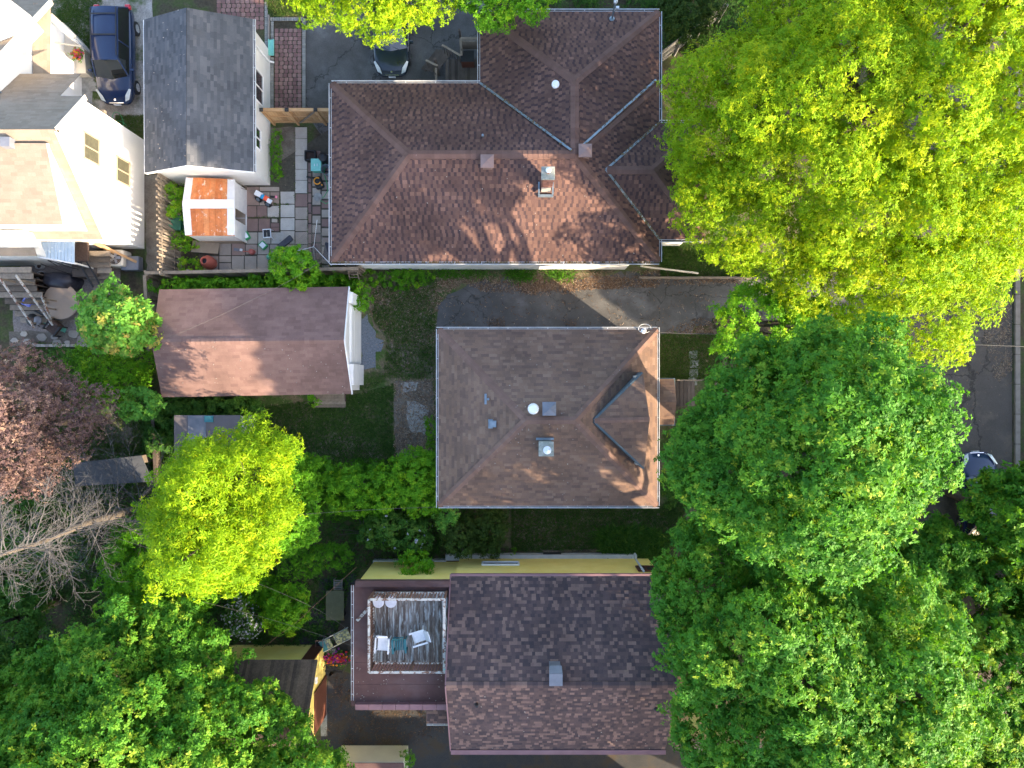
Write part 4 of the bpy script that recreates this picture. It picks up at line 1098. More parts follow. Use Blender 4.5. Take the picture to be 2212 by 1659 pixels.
el_ = MB().tube([(0, 0, .35), (.05, .2, .22)], .045, 6).build('drain_elbow', M['white']); el_.location = at(580, 120); tag(el_, 'short white drain elbow pointing at the mint chute', 'pipe')

# ================================================================== RUSTY SHED
HS = thing('metal_shed', 'small white metal shed with an orange rusted roof and open door', 'shed')
z1, z2 = 1.85, 2.16
q = {k: at(*v) for k, v in dict(NE=(506, 388, z1), RE=(506, 441, z2), SE=(506, 508, z1), NW=(404, 384, z1), RW=(396, 441, z2), SW=(402, 508, z1)).items()}
for s_ in (('NW', 'NE'), ('SW', 'SE')):
    A, B, C, D = q[s_[0]], q[s_[1]], q['RE'], q['RW']
    n = 8
    for i in range(n):
        t0, t1 = i / n + .004, (i + 1) / n - .004
        m_ = M['rust'] if 0 < i < n - 1 else M['offwhite']
        mb = MB(); a, b = A.lerp(B, t0), A.lerp(B, t1); c, d = D.lerp(C, t1), D.lerp(C, t0)
        c = b.lerp(c, .90); d = a.lerp(d, .90)
        up = Vector((0, 0, .02)); t = random.random()
        mb.quad(a + up, b + up, c + up, d + up, t); mb.quad(d - up, c - up, b - up, a - up, t); mb.quad(a - up, b - up, b + up, a + up, t)
        mb.build('roof_panel', m_, HS)
        if i: 
            r = MB().beam(A.lerp(B, i / n) + Vector((0, 0, .035)), D.lerp(C, i / n) * .9 + A.lerp(B, i / n) * .1 + Vector((0, 0, .035)), .035, .05).build('roof_rib', M['offwhite'] if (i in (1, 7)) else M['rust'], HS)
rm = MB(); rm.beam(q['RW'] + Vector((0, 0, .03)), q['RE'] + Vector((0, 0, .03)), .42, .03); rm.build('ridge_plate', M['offwhite'], HS)
em = MB(); em.beam(q['SW'] + Vector((0, 0, -.03)), q['SE'] + Vector((0, 0, -.03)), .05, .07).beam(q['NW'] + Vector((0, 0, -.03)), q['NE'] + Vector((0, 0, -.03)), .05, .07); em.build('eave_trim', M['rust'], HS)
em = MB()
for k_ in ('E', 'W'):
    for s_ in ('N', 'S'): em.beam(q[s_ + k_], q['R' + k_], .06, .10)
em.build('rake_trim', M['offwhite'], HS)
sx0, sx1, sy0, sy1 = -15.45, -13.33, 7.08, 9.72
MB().box(((sx0 + sx1) / 2, sy0 + .02, .9), (sx1 - sx0, .04, 1.78)).build('wall', M['offwhite'], HS)
MB().box(((sx0 + sx1) / 2, sy0 - .02, .30), (sx1 - sx0 - .1, .03, .55)).build('lower_panel', M['board'], HS)
MB().box(((sx0 + sx1) / 2, sy1, .9), (sx1 - sx0, .04, 1.78)).build('wall', M['offwhite'], HS)
MB().box((sx0, (sy0 + sy1) / 2, .9), (.04, sy1 - sy0, 1.78)).build('wall', M['offwhite'], HS)
MB().box((sx1, sy0 + .42, .9), (.04, .84, 1.78)).build('wall', M['offwhite'], HS)
MB().box((sx1, sy1 - .62, .9), (.04, 1.24, 1.78)).build('door', M['offwhite'], HS)
MB().box((sx1, (sy0 + sy1) / 2, 1.84), (.05, sy1 - sy0, .1)).box((sx1, (sy0 + sy1) / 2, .03), (.05, sy1 - sy0, .06)).build('door_track', M['white'], HS)
MB().prism([(sx0, sy0), (sx1, sy0), (sx1, sy1), (sx0, sy1)], 0, .03).build('floor', M['found'], HS)

# ================================================================== WHITE HOUSE (left)
HW = thing('white_house', 'tall white sided house with tan shingled roofs at the left edge', 'house')
wx = -18.35; XL = -32
rz_, re_ = 7.25, 3.75
Yr, Ys, Yn = 10.22, 6.5, 12.35; zn = 5.25
rt_ = Roof(HW, M['tan_sh'], .15, .33, 'b', lift=.012)
rt_.face([(XL, Ys, re_), (wx, Ys, re_), (wx, Yr, rz_), (XL, Yr, rz_)])
rt_.face([(XL, Yn + 1.6, zn - 1.5), (-19.4, Yn + 1.6, zn - 1.5), (-19.4, Yn, zn), (XL, Yn, zn)])
rt_.face([(XL, Yn, zn), (wx, Yn, zn), (wx, Yr, rz_), (XL, Yr, rz_)])
# shed dormer
dX = -18.85; dY, dz, dYt, dzt = 6.7, 5.9, 9.75, 7.0
rt_.face([(XL, dY, dz), (dX, dY, dz), (dX, dYt, dzt), (XL, dYt, dzt)])
rt_.finish()
MB().prism([(XL, dY + .12), (dX - .08, dY + .12), (dX - .08, dYt - .5), (XL, dYt - .5)], 3.9, 5.8).build('dormer_wall', M['white_side2'], HW)
cm = MB(); cm.poly([(dX - .04, dY + .1, 4.1), (dX - .04, dYt, 6.8), (dX - .04, dYt, 6.95), (dX - .04, dY + .1, 5.85)]); cm.poly([(dX - .1, dY + .1, 5.85), (dX - .1, dYt, 6.95), (dX - .1, dYt, 6.8), (dX - .1, dY + .1, 4.1)])
cm.build('dormer_cheek', M['white_side2'], HW)
MB().beam((XL, dY - .02, dz - .07), (dX + .02, dY - .02, dz - .07), .05, .14).beam((dX + .02, dY, dz - .05), (dX + .02, dYt, dzt - .05), .05, .12).build('dormer_fascia', M['cream'], HW)
ww = wx - .12
wm = MB()
a = [(ww, 6.78, 0), (ww, 14.1, 0), (ww, 12.9, 4.6), (ww, Yr, rz_ - .08), (ww, 6.78, re_ + .2)]
a = [(ww, 6.78, 0), (ww, 12.25, 0), (ww, 12.25, 5.25), (ww, Yr, rz_ - .1), (ww, 6.78, re_ + .12)]
b = [(XL, p[1], p[2]) for p in a]
wm.poly(a); wm.poly(list(reversed(b)))
for i in range(5): j = (i + 1) % 5; wm.quad(a[j], a[i], b[i], b[j])
wm.build('wall', M['white_side2'], HW)
fz = MB()
fz.beam((wx, Ys, re_ - .10), (wx, Yr, rz_ - .10), .04, .24); fz.beam((wx, Yn, zn - .10), (wx, Yr, rz_ - .10), .04, .24)
fz.beam((XL, Ys - .02, re_ - .08), (wx, Ys - .02, re_ - .08), .04, .18)
fz.build('rake_board', M['cream'], HW)
a = at(170, 322, 4.7); window(HW, (ww + .02, a.y + .05, 4.6), 1.15, 1.15, 'x', 1, frame='tanframe', pane='curtain')
a = at(263, 372, 2.0); window(HW, (ww + .02, a.y + .02, 2.05), 1.15, 1.15, 'x', 1, frame='tanframe', pane='curtain')
ac = MB(); a = at(13, 307, 7.2); ac.box((a.x, a.y, 6.9), (.38, .38, .75)); ac.build('roof_vent', M['vent_gr'], HW)
# small entry hood at (205,245)
MB().prism([tuple(at(190, 238, 2.4))[:2], tuple(at(225, 237, 2.4))[:2], tuple(at(225, 262, 2.4))[:2], tuple(at(190, 262, 2.4))[:2]], 2.2, 2.42).build('entry_hood', M['tan_sh'], HW)
rh = Roof(HW, M['tan_sh'], .15, .33, 'b', lift=.012)
# lower rear roof
rh.face([(XL, 5.85, 3.25), (-21.7, 5.85, 3.25), (-21.7, 6.52, 3.62), (XL, 6.52, 3.62)])
MB().prism([(XL, 5.95), (-21.8, 5.95), (-21.8, 6.8), (XL, 6.8)], 0, 3.2).build('rear_wall', M['white_side'], HW)
a, b = at(0, 496, 4.7), at(47, 523, 4.7)
MB().prism([(XL, a.y), (b.x, a.y), (b.x, b.y), (XL, b.y)], 3.4, 4.62).build('rear_dormer', M['white_side2'], HW)
# north wing with gable facing right
nx = -21.5; ny0, nz0, ny1, nz1 = 17.9, 2.6, 13.9, 5.9
rh.face([(XL, ny0, nz0), (nx, ny0, nz0), (nx, ny1, nz1), (XL, ny1, nz1)])
wg = MB()
a = [(nx - .65, 12.4, 0), (nx - .65, 17.7, 0), (nx - .65, 17.7, nz0), (nx - .65, ny1, nz1 - .08), (nx - .65, 12.4, nz1 - .08)]
b = [(XL, p[1], p[2]) for p in a]; wg.poly(a); wg.poly(list(reversed(b)))
for i in range(5): j = (i + 1) % 5; wg.quad(a[j], a[i], b[i], b[j])
wg.build('wing_wall', M['white_side2'], HW)
MB().beam((nx, ny0, nz0 - .1), (nx, ny1 - .6, nz1 + .38), .04, .26).build('rake_board', M['cream'], HW)
rh.face([(nx, 12.45, 2.6), (nx, 17.6, 2.6), (nx - .6, 17.6, 2.95), (nx - .6, 12.45, 2.95)])
MB().prism([(nx - .1, 12.4), (nx - .1, 15.9), (nx - .62, 15.9), (nx - .62, 12.4)], 0, 2.56).build('wing_wall', M['white_side2'], HW)
MB().prism([tuple(at(0, 0, 5.6))[:2], tuple(at(10, -10, 5.6))[:2], tuple(at(42, 27, 5.6))[:2], tuple(at(-20, 90, 5.6))[:2], tuple(at(-80, 60, 5.6))[:2]], 4.0, 5.6).build('wing_dormer', M['white_side2'], HW)
rh.finish(200)
MB().tube([(nx - .6, 12.6, 5.5), (nx - .55, 12.6, 3.0)], .05, 6).build('downspout', M['galv'], HW)
# porch north-east
pch = thing('side_porch', 'cream side porch with railing attached to the white house', 'porch', at(150, 62))
bl = Vector(pch.location)
MB().prism([tuple(at(*p) - bl)[:2] for p in ((120, 60), (150, 60), (195, 108), (200, 168), (175, 168), (160, 130))], 0, .55).build('platform', M['cream'], pch)
MB().beam(at(108, 34, 2.2) - bl, at(160, 82, 2.2) - bl, .3, .05).build('roof_slab', M['cream'], pch)
for (u, v) in ((112, 40), (130, 55), (158, 84), (176, 98)):
    MB().box(at(u, v, .9) - bl, (.10, .10, 1.7)).build('post', M['white'], pch)
for z_ in (.7, 1.3):
    MB().beam(at(112, 92, z_) - bl, at(176, 100, z_) - bl, .06, .05).build('rail', M['cream'], pch)
fp = thing('flower_pot', 'hanging basket of pink and yellow flowers on the side porch', 'flower pot', at(168, 118, 1.0))
MB().lathe((0, 0, -.1), [(.15, -.1), (.22, .12)], 12).build('pot', M['wicker'], fp)
bx = MB().box((0, 0, .03), (.55, .5, .06)).build('stepping_stone', M['conc']); a = at(206, 187); bx.location = a; tag(bx, 'small square pale stone beside the black vehicle', 'stepping stone')
# lean-to translucent roof
LT = thing('lean_to_roof', 'pale blue corrugated lean-to roof behind the white house', 'roof', at(125, 535, 2.6))
bl = Vector(LT.location)
for i in range(11):
    a, b = at(84 + i * 7.4, 519 - (i > 7) * 3, 2.9) - bl, at(84 + i * 7.4, 553 + i * 1.4, 2.4) - bl
    MB().beam(a, b, .145, .03).build('roof_sheet', M['corr'], LT)
for (u, v) in ((86, 556), (160, 568)): MB().beam(at(u, v, 2.4) - bl, Vector((at(u, v, 2.4).x - bl.x, at(u, v, 2.4).y - bl.y, -2.6)), .07).build('post', M['offwhite'], LT)
MB().beam(at(84, 555, 2.36) - bl, at(164, 570, 2.36) - bl, .06, .10).build('beam', M['white'], LT)

# ================================================================== FENCES, GATE
def board_fence(name, label, p0, p1, h, bw, gap, mat_, cat='fence', side=1, alt=True, rails=2, group=None, posts=0, jit=.03, cap=False):
    p0, p1 = Vector(p0), Vector(p1); d = p1 - p0; L = d.length; d.normalize(); nrm = d.cross(Vector((0, 0, 1))) * side
    t = thing(name, label, cat, p0, 0, group)
    n = int(L / (bw + gap))
    rz = math.atan2(d.y, d.x)
    for i in range(n):
        c = d * ((i + .5) * L / n)
        off = (.05 if (alt and i % 2) else -.05 if alt else .02)
        hh = h + random.uniform(-jit, jit)
        MB().box(c + nrm * off + Vector((0, 0, hh / 2 + .03)), (bw, .02, hh - .03), rz=rz + random.uniform(-.02, .02), tone=random.random()).build('board', mat_, t)
    for k in range(rails):
        z = h * (.22 + .6 * k / max(1, rails - 1))
        MB().beam(Vector((0, 0, z)), d * L + Vector((0, 0, z)), .045, .09).build('rail', mat_, t)
    for k in range(posts):
        c = d * (L * k / max(1, posts - 1)); MB().box(c + nrm * -.09 + Vector((0, 0, h / 2)), (.10, .10, h), rz=rz).build('post', mat_, t)
    if cap: MB().beam(Vector((0, 0, h + .03)), d * L + Vector((0, 0, h + .03)), .15, .035).build('cap_rail', mat_, t)
    return t
board_fence('picket_fence', 'sunlit shadow-box fence of weathered pickets between the white house and the shed', (-16.78, 9.9, 0), (-16.70, 5.2, 0), 2.15, .10, .04, M['wood_old'], posts=3)
board_fence('board_fence', 'long weathered board fence with pale cap behind the lower hedge of the patio', (-17.55, 5.30, 0), (-7.35, 5.52, 0), 1.75, .14, .01, M['wood_old'], alt=False, posts=6, cap=True)
board_fence('board_fence', 'short weathered fence running down beside the small maple from the corner', (-17.55, 5.20, 0), (-17.35, 1.3, 0), 1.75, .14, .01, M['wood_old'], alt=False, posts=3, cap=True)
board_fence('board_fence', 'old mossy fence left of the grey flat-roofed shed', (-17.6, -.9, 0), (-17.4, -5.0, 0), .95, .14, .01, M['wood_deck'], alt=False, posts=3, cap=True)
sg = thing('stair_gate', 'small slatted wooden stair frame at the right end of the patio fence', 'gate', at(770, 592))
for i in range(5): MB().box((.05 + i * .02, .16 - i * .13, 1.5 - i * .05), (.42, .03, .05)).build('slat', M['wood_old'], sg)
for s_ in (-1, 1): MB().beam((.22 * s_ + .08, .2, 1.55), (.22 * s_ + .12, -.42, 1.0), .05).build('frame', M['wood_old'], sg)
for s_ in (-1, 1): MB().box((.22 * s_ + .1, -.1, .6), (.07, .07, 1.2)).build('leg', M['wood_old'], sg)
gt = thing('cedar_gate', 'new cedar board fence and gate with black post caps beside the brown house', 'gate', at(620, 270))
bl = Vector(gt.location); gy = 13.05 - bl.y
def gx(u): return (u - 1106) / 43 - bl.x
x = gx(580)
ups = [565, 620, 682]
xs = [at(u, 240, 1.9).x - bl.x for u in (565, 620, 682)] + [-8.1 - bl.x]
nbd = 0
xx = xs[0]
while xx < xs[3]:
    MB().box((xx + .065, gy + .04, .95), (.125, .02, 1.75), tone=random.random()).build('board', M['wood_new'], gt); xx += .14
for z_ in (.35, 1.05, 1.75):
    MB().beam((xs[0], gy, z_), (xs[3], gy, z_), .04, .09).build('rail', M['wood_new'], gt)
MB().beam((xs[0], gy + .02, 1.86), (xs[3], gy + .02, 1.86), .15, .04).build('cap_rail', M['wood_new'], gt)
for x_ in xs[:3]:
    MB().box((x_, gy - .02, .95), (.11, .11, 1.9)).build('post', M['wood_new'], gt)
    MB().box((x_, gy - .02, 1.95), (.17, .17, .05)).lathe((x_, gy - .02, 1.97), [(.09, 0), (.03, .05)], 4).build('post_cap', M['black'], gt)
MB().beam((xs[1] + .15, gy - .04, .3), (xs[2] - .15, gy - .04, 1.7), .03, .10).build('brace', M['wood_old'], gt)
# grey plank fence at top right corner of the brown house
a, b = at(1422, 120, 1.6), at(1566, 12, 1.6)
board_fence('plank_fence', 'grey painted plank fence slanting away at the top right of the brown house', (a.x, a.y, 0), (b.x, b.y, 0), 1.8, .10, .012, M['slats'], alt=False, posts=4, jit=.004, side=-1)
rw = MB().box((0, 0, .12), (5.6, .10, .24)).build('retaining_kerb', M['wood_old']); rw.location = at(1500, 601); tag(rw, 'dark timber garden edging along the driveway right of the brown house', 'edging')
fs = thing('flat_shed', 'flat grey-roofed shed beneath the bright lime tree', 'shed', at(440, 945))
a, b = at(376, 897, 2.2), at(520, 1000, 2.2); bl = Vector(fs.location)
MB().prism([(a.x - bl.x, a.y - bl.y), (b.x - bl.x, a.y - bl.y), (b.x - bl.x, b.y - bl.y), (a.x - bl.x, b.y - bl.y)], 2.1, 2.2).build('roof', mat('taupe_flat_roof', [(0.115, 0.10, 0.105), (0.14, 0.125, 0.13)], 0.9, 1.2, fine=.06), fs)
MB().prism([(a.x + .1 - bl.x, a.y - .1 - bl.y), (b.x - .1 - bl.x, a.y - .1 - bl.y), (b.x - .1 - bl.x, b.y + .1 - bl.y), (a.x + .1 - bl.x, b.y + .1 - bl.y)], 0, 2.1).build('wall', M['found'], fs)
MB().box((at(426, 925, 2.2).x - bl.x, at(0, 925, 2.2).y - bl.y, 2.22), (.85, 1.2, .03)).build('roof_sheet', M['vent_gr'], fs)
MB().box((at(452, 905, 2.2).x - bl.x, at(0, 905, 2.2).y - bl.y, 2.24), (.42, .3, .04)).build('skylight', M['teal_cl'], fs)
ls = thing('low_shed', 'low grey tin-roofed lean-to between the plum and the dead tree', 'shed', at(220, 1000))
MB().prism([tuple(at(*p, 1.2) - Vector((ls.location.x, ls.location.y, 0)))[:2] for p in ((160, 1003), (306, 984), (312, 1000), (165, 1020))], 0, 1.3).build('wall', M['wood_old'], ls)
MB().prism([tuple(at(*p, 1.3) - Vector((ls.location.x, ls.location.y, 0)))[:2] for p in ((158, 1000), (306, 984), (330, 1040), (165, 1050))], 1.3, 1.36).build('roof', M['grey_sh'], ls)

# unseen house added past the bottom edge to shade the driveway and yellow house
nh = thing('shade_house', 'unseen brown roofed house added beyond the bottom edge to shade the driveway', 'house', (3.5, -27, 0))
wm = MB(); gable_wall(wm, -7, 7, 4.2, -4.2, 0, 4.0, 0, 6.4); wm.build('wall', M['cream'], nh)
rm_ = MB()
for s_ in (-1, 1):
    rm_.poly([(-7.3, s_ * 4.5, 3.9), (7.3, s_ * 4.5, 3.9), (7.3, 0, 6.6), (-7.3, 0, 6.6)]); rm_.poly([(-7.3, s_ * 4.5, 3.8), (-7.3, 0, 6.5), (7.3, 0, 6.5), (7.3, s_ * 4.5, 3.8)])
rm_.build('roof', M['membrane'], nh)

nh = thing('shade_house', 'unseen tall house added across the street to shade the road', 'house', (35.5, -9, 0))  # unseen house put here so that its shadow covers the road
wm = MB(); gable_wall(wm, -4.5, 4.5, 7, -9, 0, 5.0, -1, 8.4); wm.build('wall', M['cream'], nh)
rm_ = MB()
for (ya, yb_) in ((7.3, -1), (-9.3, -1)):
    rm_.poly([(-4.8, ya, 4.9), (4.8, ya, 4.9), (4.8, yb_, 8.6), (-4.8, yb_, 8.6)]); rm_.poly([(-4.8, ya, 4.8), (-4.8, yb_, 8.5), (4.8, yb_, 8.5), (4.8, ya, 4.8)])
rm_.build('roof', M['membrane'], nh)

# petals and dust specks blown onto the roofs
def specks(parent, pts, n, seed):
    rr_ = random.Random(seed); mb = MB(); a, b, c, d = [Vector(p) for p in pts]
    for _ in range(n):
        s_, t_ = rr_.random(), rr_.random(); p = a.lerp(b, s_).lerp(d.lerp(c, s_), t_) + Vector((0, 0, .035)); z_ = rr_.uniform(.012, .035)
        mb.box(p, (z_, z_ * 1.5, .008), rz=rr_.random() * 3, tone=rr_.random())
    mb.build('roof_litter', M['flag'], parent)['kind'] = 'stuff'
specks(HR, (at(349.5, 858, 2.7), at(759, 850, 2.7), at(742, 735, 3.93), at(328, 739, 3.93)), 90, 1)
specks(HC, ((A0, B0, zc), (A1, B0, zc), ce, cw), 70, 2)
specks(HC, ((A0, B1, zc), (A1, B1, zc), ce, cw), 40, 3)
specks(HY, ((ex0 + .2, exs, zx), (-2.9, exs, zx), (-2.9, -12.6, zx), (ex0 + .2, -12.6, zx)), 60, 4)
specks(HY, ((yx0, ys, ye), (yx1, ys, ye), (yx1, ymid, yr), (yx0, ymid, yr)), 50, 5)
specks(H, ((X0, Y0, ze), (X1, Y0, ze), RE, RW), 60, 6)
specks(HB, ((-16.9, 9.9, 2.95), (-14.45, 9.8, 4.2), (-14.45, 16.8, 4.2), (-16.9, 16.8, 2.95)), 40, 7)
# ================================================================== VEHICLES
def car(name, label, loc, rz, L, W, H, paint, suv=False, rails=False):
    t = thing(name, label, 'car', loc, rz)
    hl, hw = L / 2, W / 2
    zb = .98 if suv else .86
    st = [(-hl, .60, .62, .48), (-hl + .06, .84, zb - .12, .30), (-hl + .30, .95, zb - .02, .24), (-hl + .9, 1.0, zb + .02, .22), (-.2, 1.0, zb + .02, .22), (hl - 1.55, 1.0, zb, .22),
          (hl - 1.15, .985, zb - .02, .22), (hl - .62, .95, zb - .13, .23), (hl - .28, .86, zb - .24, .26), (hl - .08, .70, zb - .36, .32), (hl, .50, zb - .44, .42)]
    mb = MB(); n = 11
    for y, wf, z, z0 in st:
        x = hw * wf
        for px, pz in ((-x * .93, z0), (-x, z0 + (z - z0) * .45), (-x * .98, z - .09), (-x * .90, z - .02), (-x * .5, z + .03), (0, z + .045), (x * .5, z + .03), (x * .90, z - .02), (x * .98, z - .09), (x, z0 + (z - z0) * .45), (x * .93, z0)):
            mb.v.append((px, y, pz))
    for i in range(len(st) - 1):
        for j in range(n - 1):
            a = i * n + j
            mb.f.append((a + 1, a, a + n, a + n + 1)); mb.t.append(.5); mb.m.append(0)
        a = i * n; mb.f.append((a, a + n - 1, a + 2 * n - 1, a + n)); mb.t.append(.5); mb.m.append(0)
    mb.f.append(tuple(range(n))); mb.t.append(.5); mb.m.append(0)
    e = (len(st) - 1) * n; mb.f.append(tuple(range(e + n - 1, e - 1, -1))); mb.t.append(.5); mb.m.append(0)
    o = mb.build('body', M[paint], t, smooth=True); sm = o.modifiers.new('s', 'SUBSURF'); sm.levels = 1; sm.render_levels = 2
    yb, yt = hl - 1.12, hl - (1.75 if suv else 1.95)
    rt, rb = (-hl + .50, -hl + .14) if suv else (-hl + 1.15, -hl + .45)
    bw, tw = hw * .90, hw * .70
    B = [(-bw * .92, yb - .10), (0, yb + .06), (bw * .92, yb - .10)]; T = [(-tw * .92, yt - .06), (0, yt + .05), (tw * .92, yt - .06)]
    def quadmesh(nm, P, mat_):
        m_ = MB()
        for q in P: m_.poly(q)
        return m_.build(nm, mat_, t, smooth=True)
    zz, zt = zb - .01, H - .06
    quadmesh('windshield', [[(B[0][0], B[0][1], zz), (0, B[1][1], zz + .03), (0, T[1][1], zt), (T[0][0], T[0][1], zt)], [(0, B[1][1], zz + .03), (B[2][0], B[2][1], zz), (T[2][0], T[2][1], zt), (0, T[1][1], zt)]], M['car_glass'])
    quadmesh('rear_window', [[(bw * .86, rb, zz + .02), (-bw * .86, rb, zz + .02), (-tw * .88, rt, zt), (tw * .88, rt, zt)]], M['car_glass'])
    for s_ in (-1, 1):
        quadmesh('side_window', [[(s_ * bw, yb - .16, zz), (s_ * tw, yt - .10, zt), (s_ * tw, rt, zt), (s_ * bw, rb + .1, zz)]], M['car_glass'])
        for pa_, pb__, w1, w2 in (((s_ * bw * .96, yb - .10, zz), (s_ * tw * .97, yt - .06, zt), .07, .06), ((s_ * bw * .94, rb + .05, zz), (s_ * tw * .97, rt, zt), .10, .07), ((s_ * bw * .99, -.25, zz), (s_ * tw * 1.01, -.3, zt), .06, .04)):
            MB().beam(pa_, pb__, w1, w2).build('pillar', M[paint], t)
        MB().box((0, 0, 0), (.20, .12, .14), M=Matrix.Translation((s_ * (hw + .10), yb - .35, zb + .08))).build('mirror', M[paint], t, bevel=.03)
        lm = MB(); y0 = hl - .12
        lm.poly([(s_ * hw * .52, y0 + .03, zb - .30), (s_ * hw * .74, y0 - .05, zb - .26), (s_ * hw * .93, y0 - .48, zb - .10), (s_ * hw * .84, y0 - .50, zb - .055), (s_ * hw * .60, y0 - .20, zb - .14)])
        lm.build('headlight', M['lamp'], t)
        tm = MB(); tm.box((s_ * hw * .82, -hl + .12, zb - .08), (.26, .22, .20)); tm.build('taillight', M['tail'], t, bevel=.04)
        for y in (hl - .92, -hl + .90):
            MB().lathe((s_ * (hw - .12), y, .33), [(.30, -.11), (.335, -.09), (.335, .09), (.30, .11)], 20, M=Matrix.Rotation(R(90), 3, 'Y')).build('wheel', M['tyre'], t)
            MB().lathe((s_ * (hw - .01), y, .33), [(.20, -.015), (.19, .012)], 14, M=Matrix.Rotation(R(90), 3, 'Y')).build('wheel_rim', M['chrome'], t)
    rm = MB(); ny = 6; ys_ = np.linspace(rt - .05, yt + .03, ny)
    for y in ys_:
        e_ = .0 if rt < y < yt else .03
        for x in (-1.02, -.85, -.4, 0, .4, .85, 1.02):
            rm.v.append((x * tw, y, H - .06 + .075 * (1 - abs(x) ** 2.4) - e_))
    for i in range(ny - 1):
        for j in range(6):
            a = i * 7 + j; rm.f.append((a, a + 1, a + 8, a + 7)); rm.t.append(.5); rm.m.append(0)
    rm.build('roof', M[paint], t, smooth=True)
    if rails:
        for s_ in (-1, 1): MB().beam((s_ * tw * .94, rt + .05, H + .05), (s_ * tw * .94, yt - .15, H + .05), .04, .04).build('roof_rail', M['black'], t)
        for y in (rt + .35, rt + 1.35): MB().beam((-tw * .94, y, H + .06), (tw * .94, y, H + .06), .06, .03).build('cross_bar', M['black'], t)
    MB().box((0, hl + .01, zb - .47), (.34, .02, .12), M=None).build('licence_plate', M['plate'], t)
    MB().beam((-hw * .38, hl - .05, zb - .36), (hw * .38, hl - .05, zb - .36), .03, .03).build('grille_bar', M['chrome'], t)
    MB().lathe((0, hl - .16, zb - .235), [(.055, 0), (.05, .012)], 14).build('badge', M['chrome'], t)
    for x in (-.45, .1): MB().beam((x, yb + .02, zb + .03), (x + .42, yb - .16, zb + .12), .015).build('wiper', M['black'], t)
    return t
car('suv', 'dark navy family car with roof bars parked on gravel between white house and grey garage', (-19.55, 16.2, 0), R(180.5), 4.75, 1.85, 1.68, 'car_blue', True, True)
car('sedan', 'blue-black car parked nose down under the top tree beside the brown house', (-5.95, 17.55, 0), R(180), 4.6, 1.84, 1.45, 'car_black')
car('parked_car', 'dark blue car on the street mostly hidden under the right-hand tree', (23.1, -5.6, 0), R(2), 4.5, 1.82, 1.45, 'car_blue')

# ================================================================== DECK by the brown house (top)
dk = thing('wooden_deck', 'dark brown wooden deck with angled stairs beside the brown house', 'deck', at(990, 150))
bl = Vector(dk.location)
a, b = at(962, 128, .75), at(1036, 185, .75)
n = 11
for i in range(n):
    x = a.x + (i + .5) * (b.x - a.x) / n - bl.x
    MB().box((x, (a.y + b.y) / 2 - bl.y - .2, .73), ((b.x - a.x) / n - .012, a.y - b.y + .4, .04), tone=random.random()).build('board', M['wood_deck'], dk)
for i in range(4):
    p = at(955 - i * 8, 132 - i * 1, .6 - i * .15) - bl
    MB().box((0, 0, 0), (.26, 1.25, .04), M=Matrix.Translation((p.x, p.y, .58 - i * .16)) @ Matrix.Rotation(R(-38), 4, 'Z'), tone=.6).build('tread', M['wood_deck'], dk)
for (u0, v0, u1, v1) in ((955, 97, 995, 120), (920, 130, 945, 142)):
    A, B = at(u0, v0, 1.5) - bl, at(u1, v1, 1.75) - bl
    MB().beam(A, B, .09, .04).build('handrail', M['wood_old'], dk)
    for k in range(7):
        p = A.lerp(B, (k + .5) / 7); MB().beam(p, Vector((p.x, p.y, p.z - .85)), .03).build('baluster', M['wood_deck'], dk)
for (u, v) in ((995, 83), (1000, 125), (944, 145), (944, 176)):
    p = at(u, v, .9) - bl; MB().box((p.x, p.y, .9), (.10, .10, 1.75)).build('post', M['wood_deck'], dk)
MB().beam(at(995, 83, 1.75) - bl, at(1034, 83, 1.75) - bl, .12, .04).build('handrail', M['wood_old'], dk)
MB().beam(at(995, 83, 1.74) - bl, at(997, 120, 1.74) - bl, .10, .04).build('handrail', M['wood_old'], dk)
MB().beam(at(942, 147, 1.74) - bl, at(942, 176, 1.74) - bl, .10, .04).build('handrail', M['wood_old'], dk)
MB().box((at(1012, 97, 1.2).x - bl.x, at(1012, 97, 1.2).y - bl.y, 1.2), (.85, .06, .8)).build('privacy_panel', M['wood_old'], dk)
p = at(1010, 124, 1.3); bq = thing('storage_box', 'red brown storage box with black lid on the wooden deck', 'box', (p.x, p.y, .75))
MB().box((0, 0, .3), (.62, .5, .6)).build('box_body', M['redbox'], bq); MB().box((0, .02, .64), (.66, .54, .06)).build('lid', M['black'], bq, bevel=.02)

# ================================================================== PATIO THINGS
def place(o, label, cat, loc, rz=0, group=None):
    o.location = loc; o.rotation_euler = (0, 0, rz); tag(o, label, cat, group); return o
# rotary clothesline
cl = thing('rotary_clothesline', 'rotary clothesline with bare grey cords beside the brown house corner', 'clothesline', at(680, 562))
bl = Vector(cl.location); hub = at(678, 533, 1.25) - bl
tips = [at(685, 475, 1.95) - bl, at(614, 549, 1.9) - bl, at(716, 573, 1.9) - bl]
MB().tube([(0, 0, 0), hub + Vector((0, 0, .1))], .025, 8).build('pole', M['steel'], cl)
for e in tips: MB().tube([hub, e], .016, 6).build('arm', M['steel'], cl)
for i in range(3):
    a, b = tips[i], tips[(i + 1) % 3]; lm = MB()
    for k in range(10):
        t_ = .28 + k * .078
        lm.tube([hub.lerp(a, t_), hub.lerp(b, t_)], .007, 4)
    lm.build('cord', M['cord'], cl)
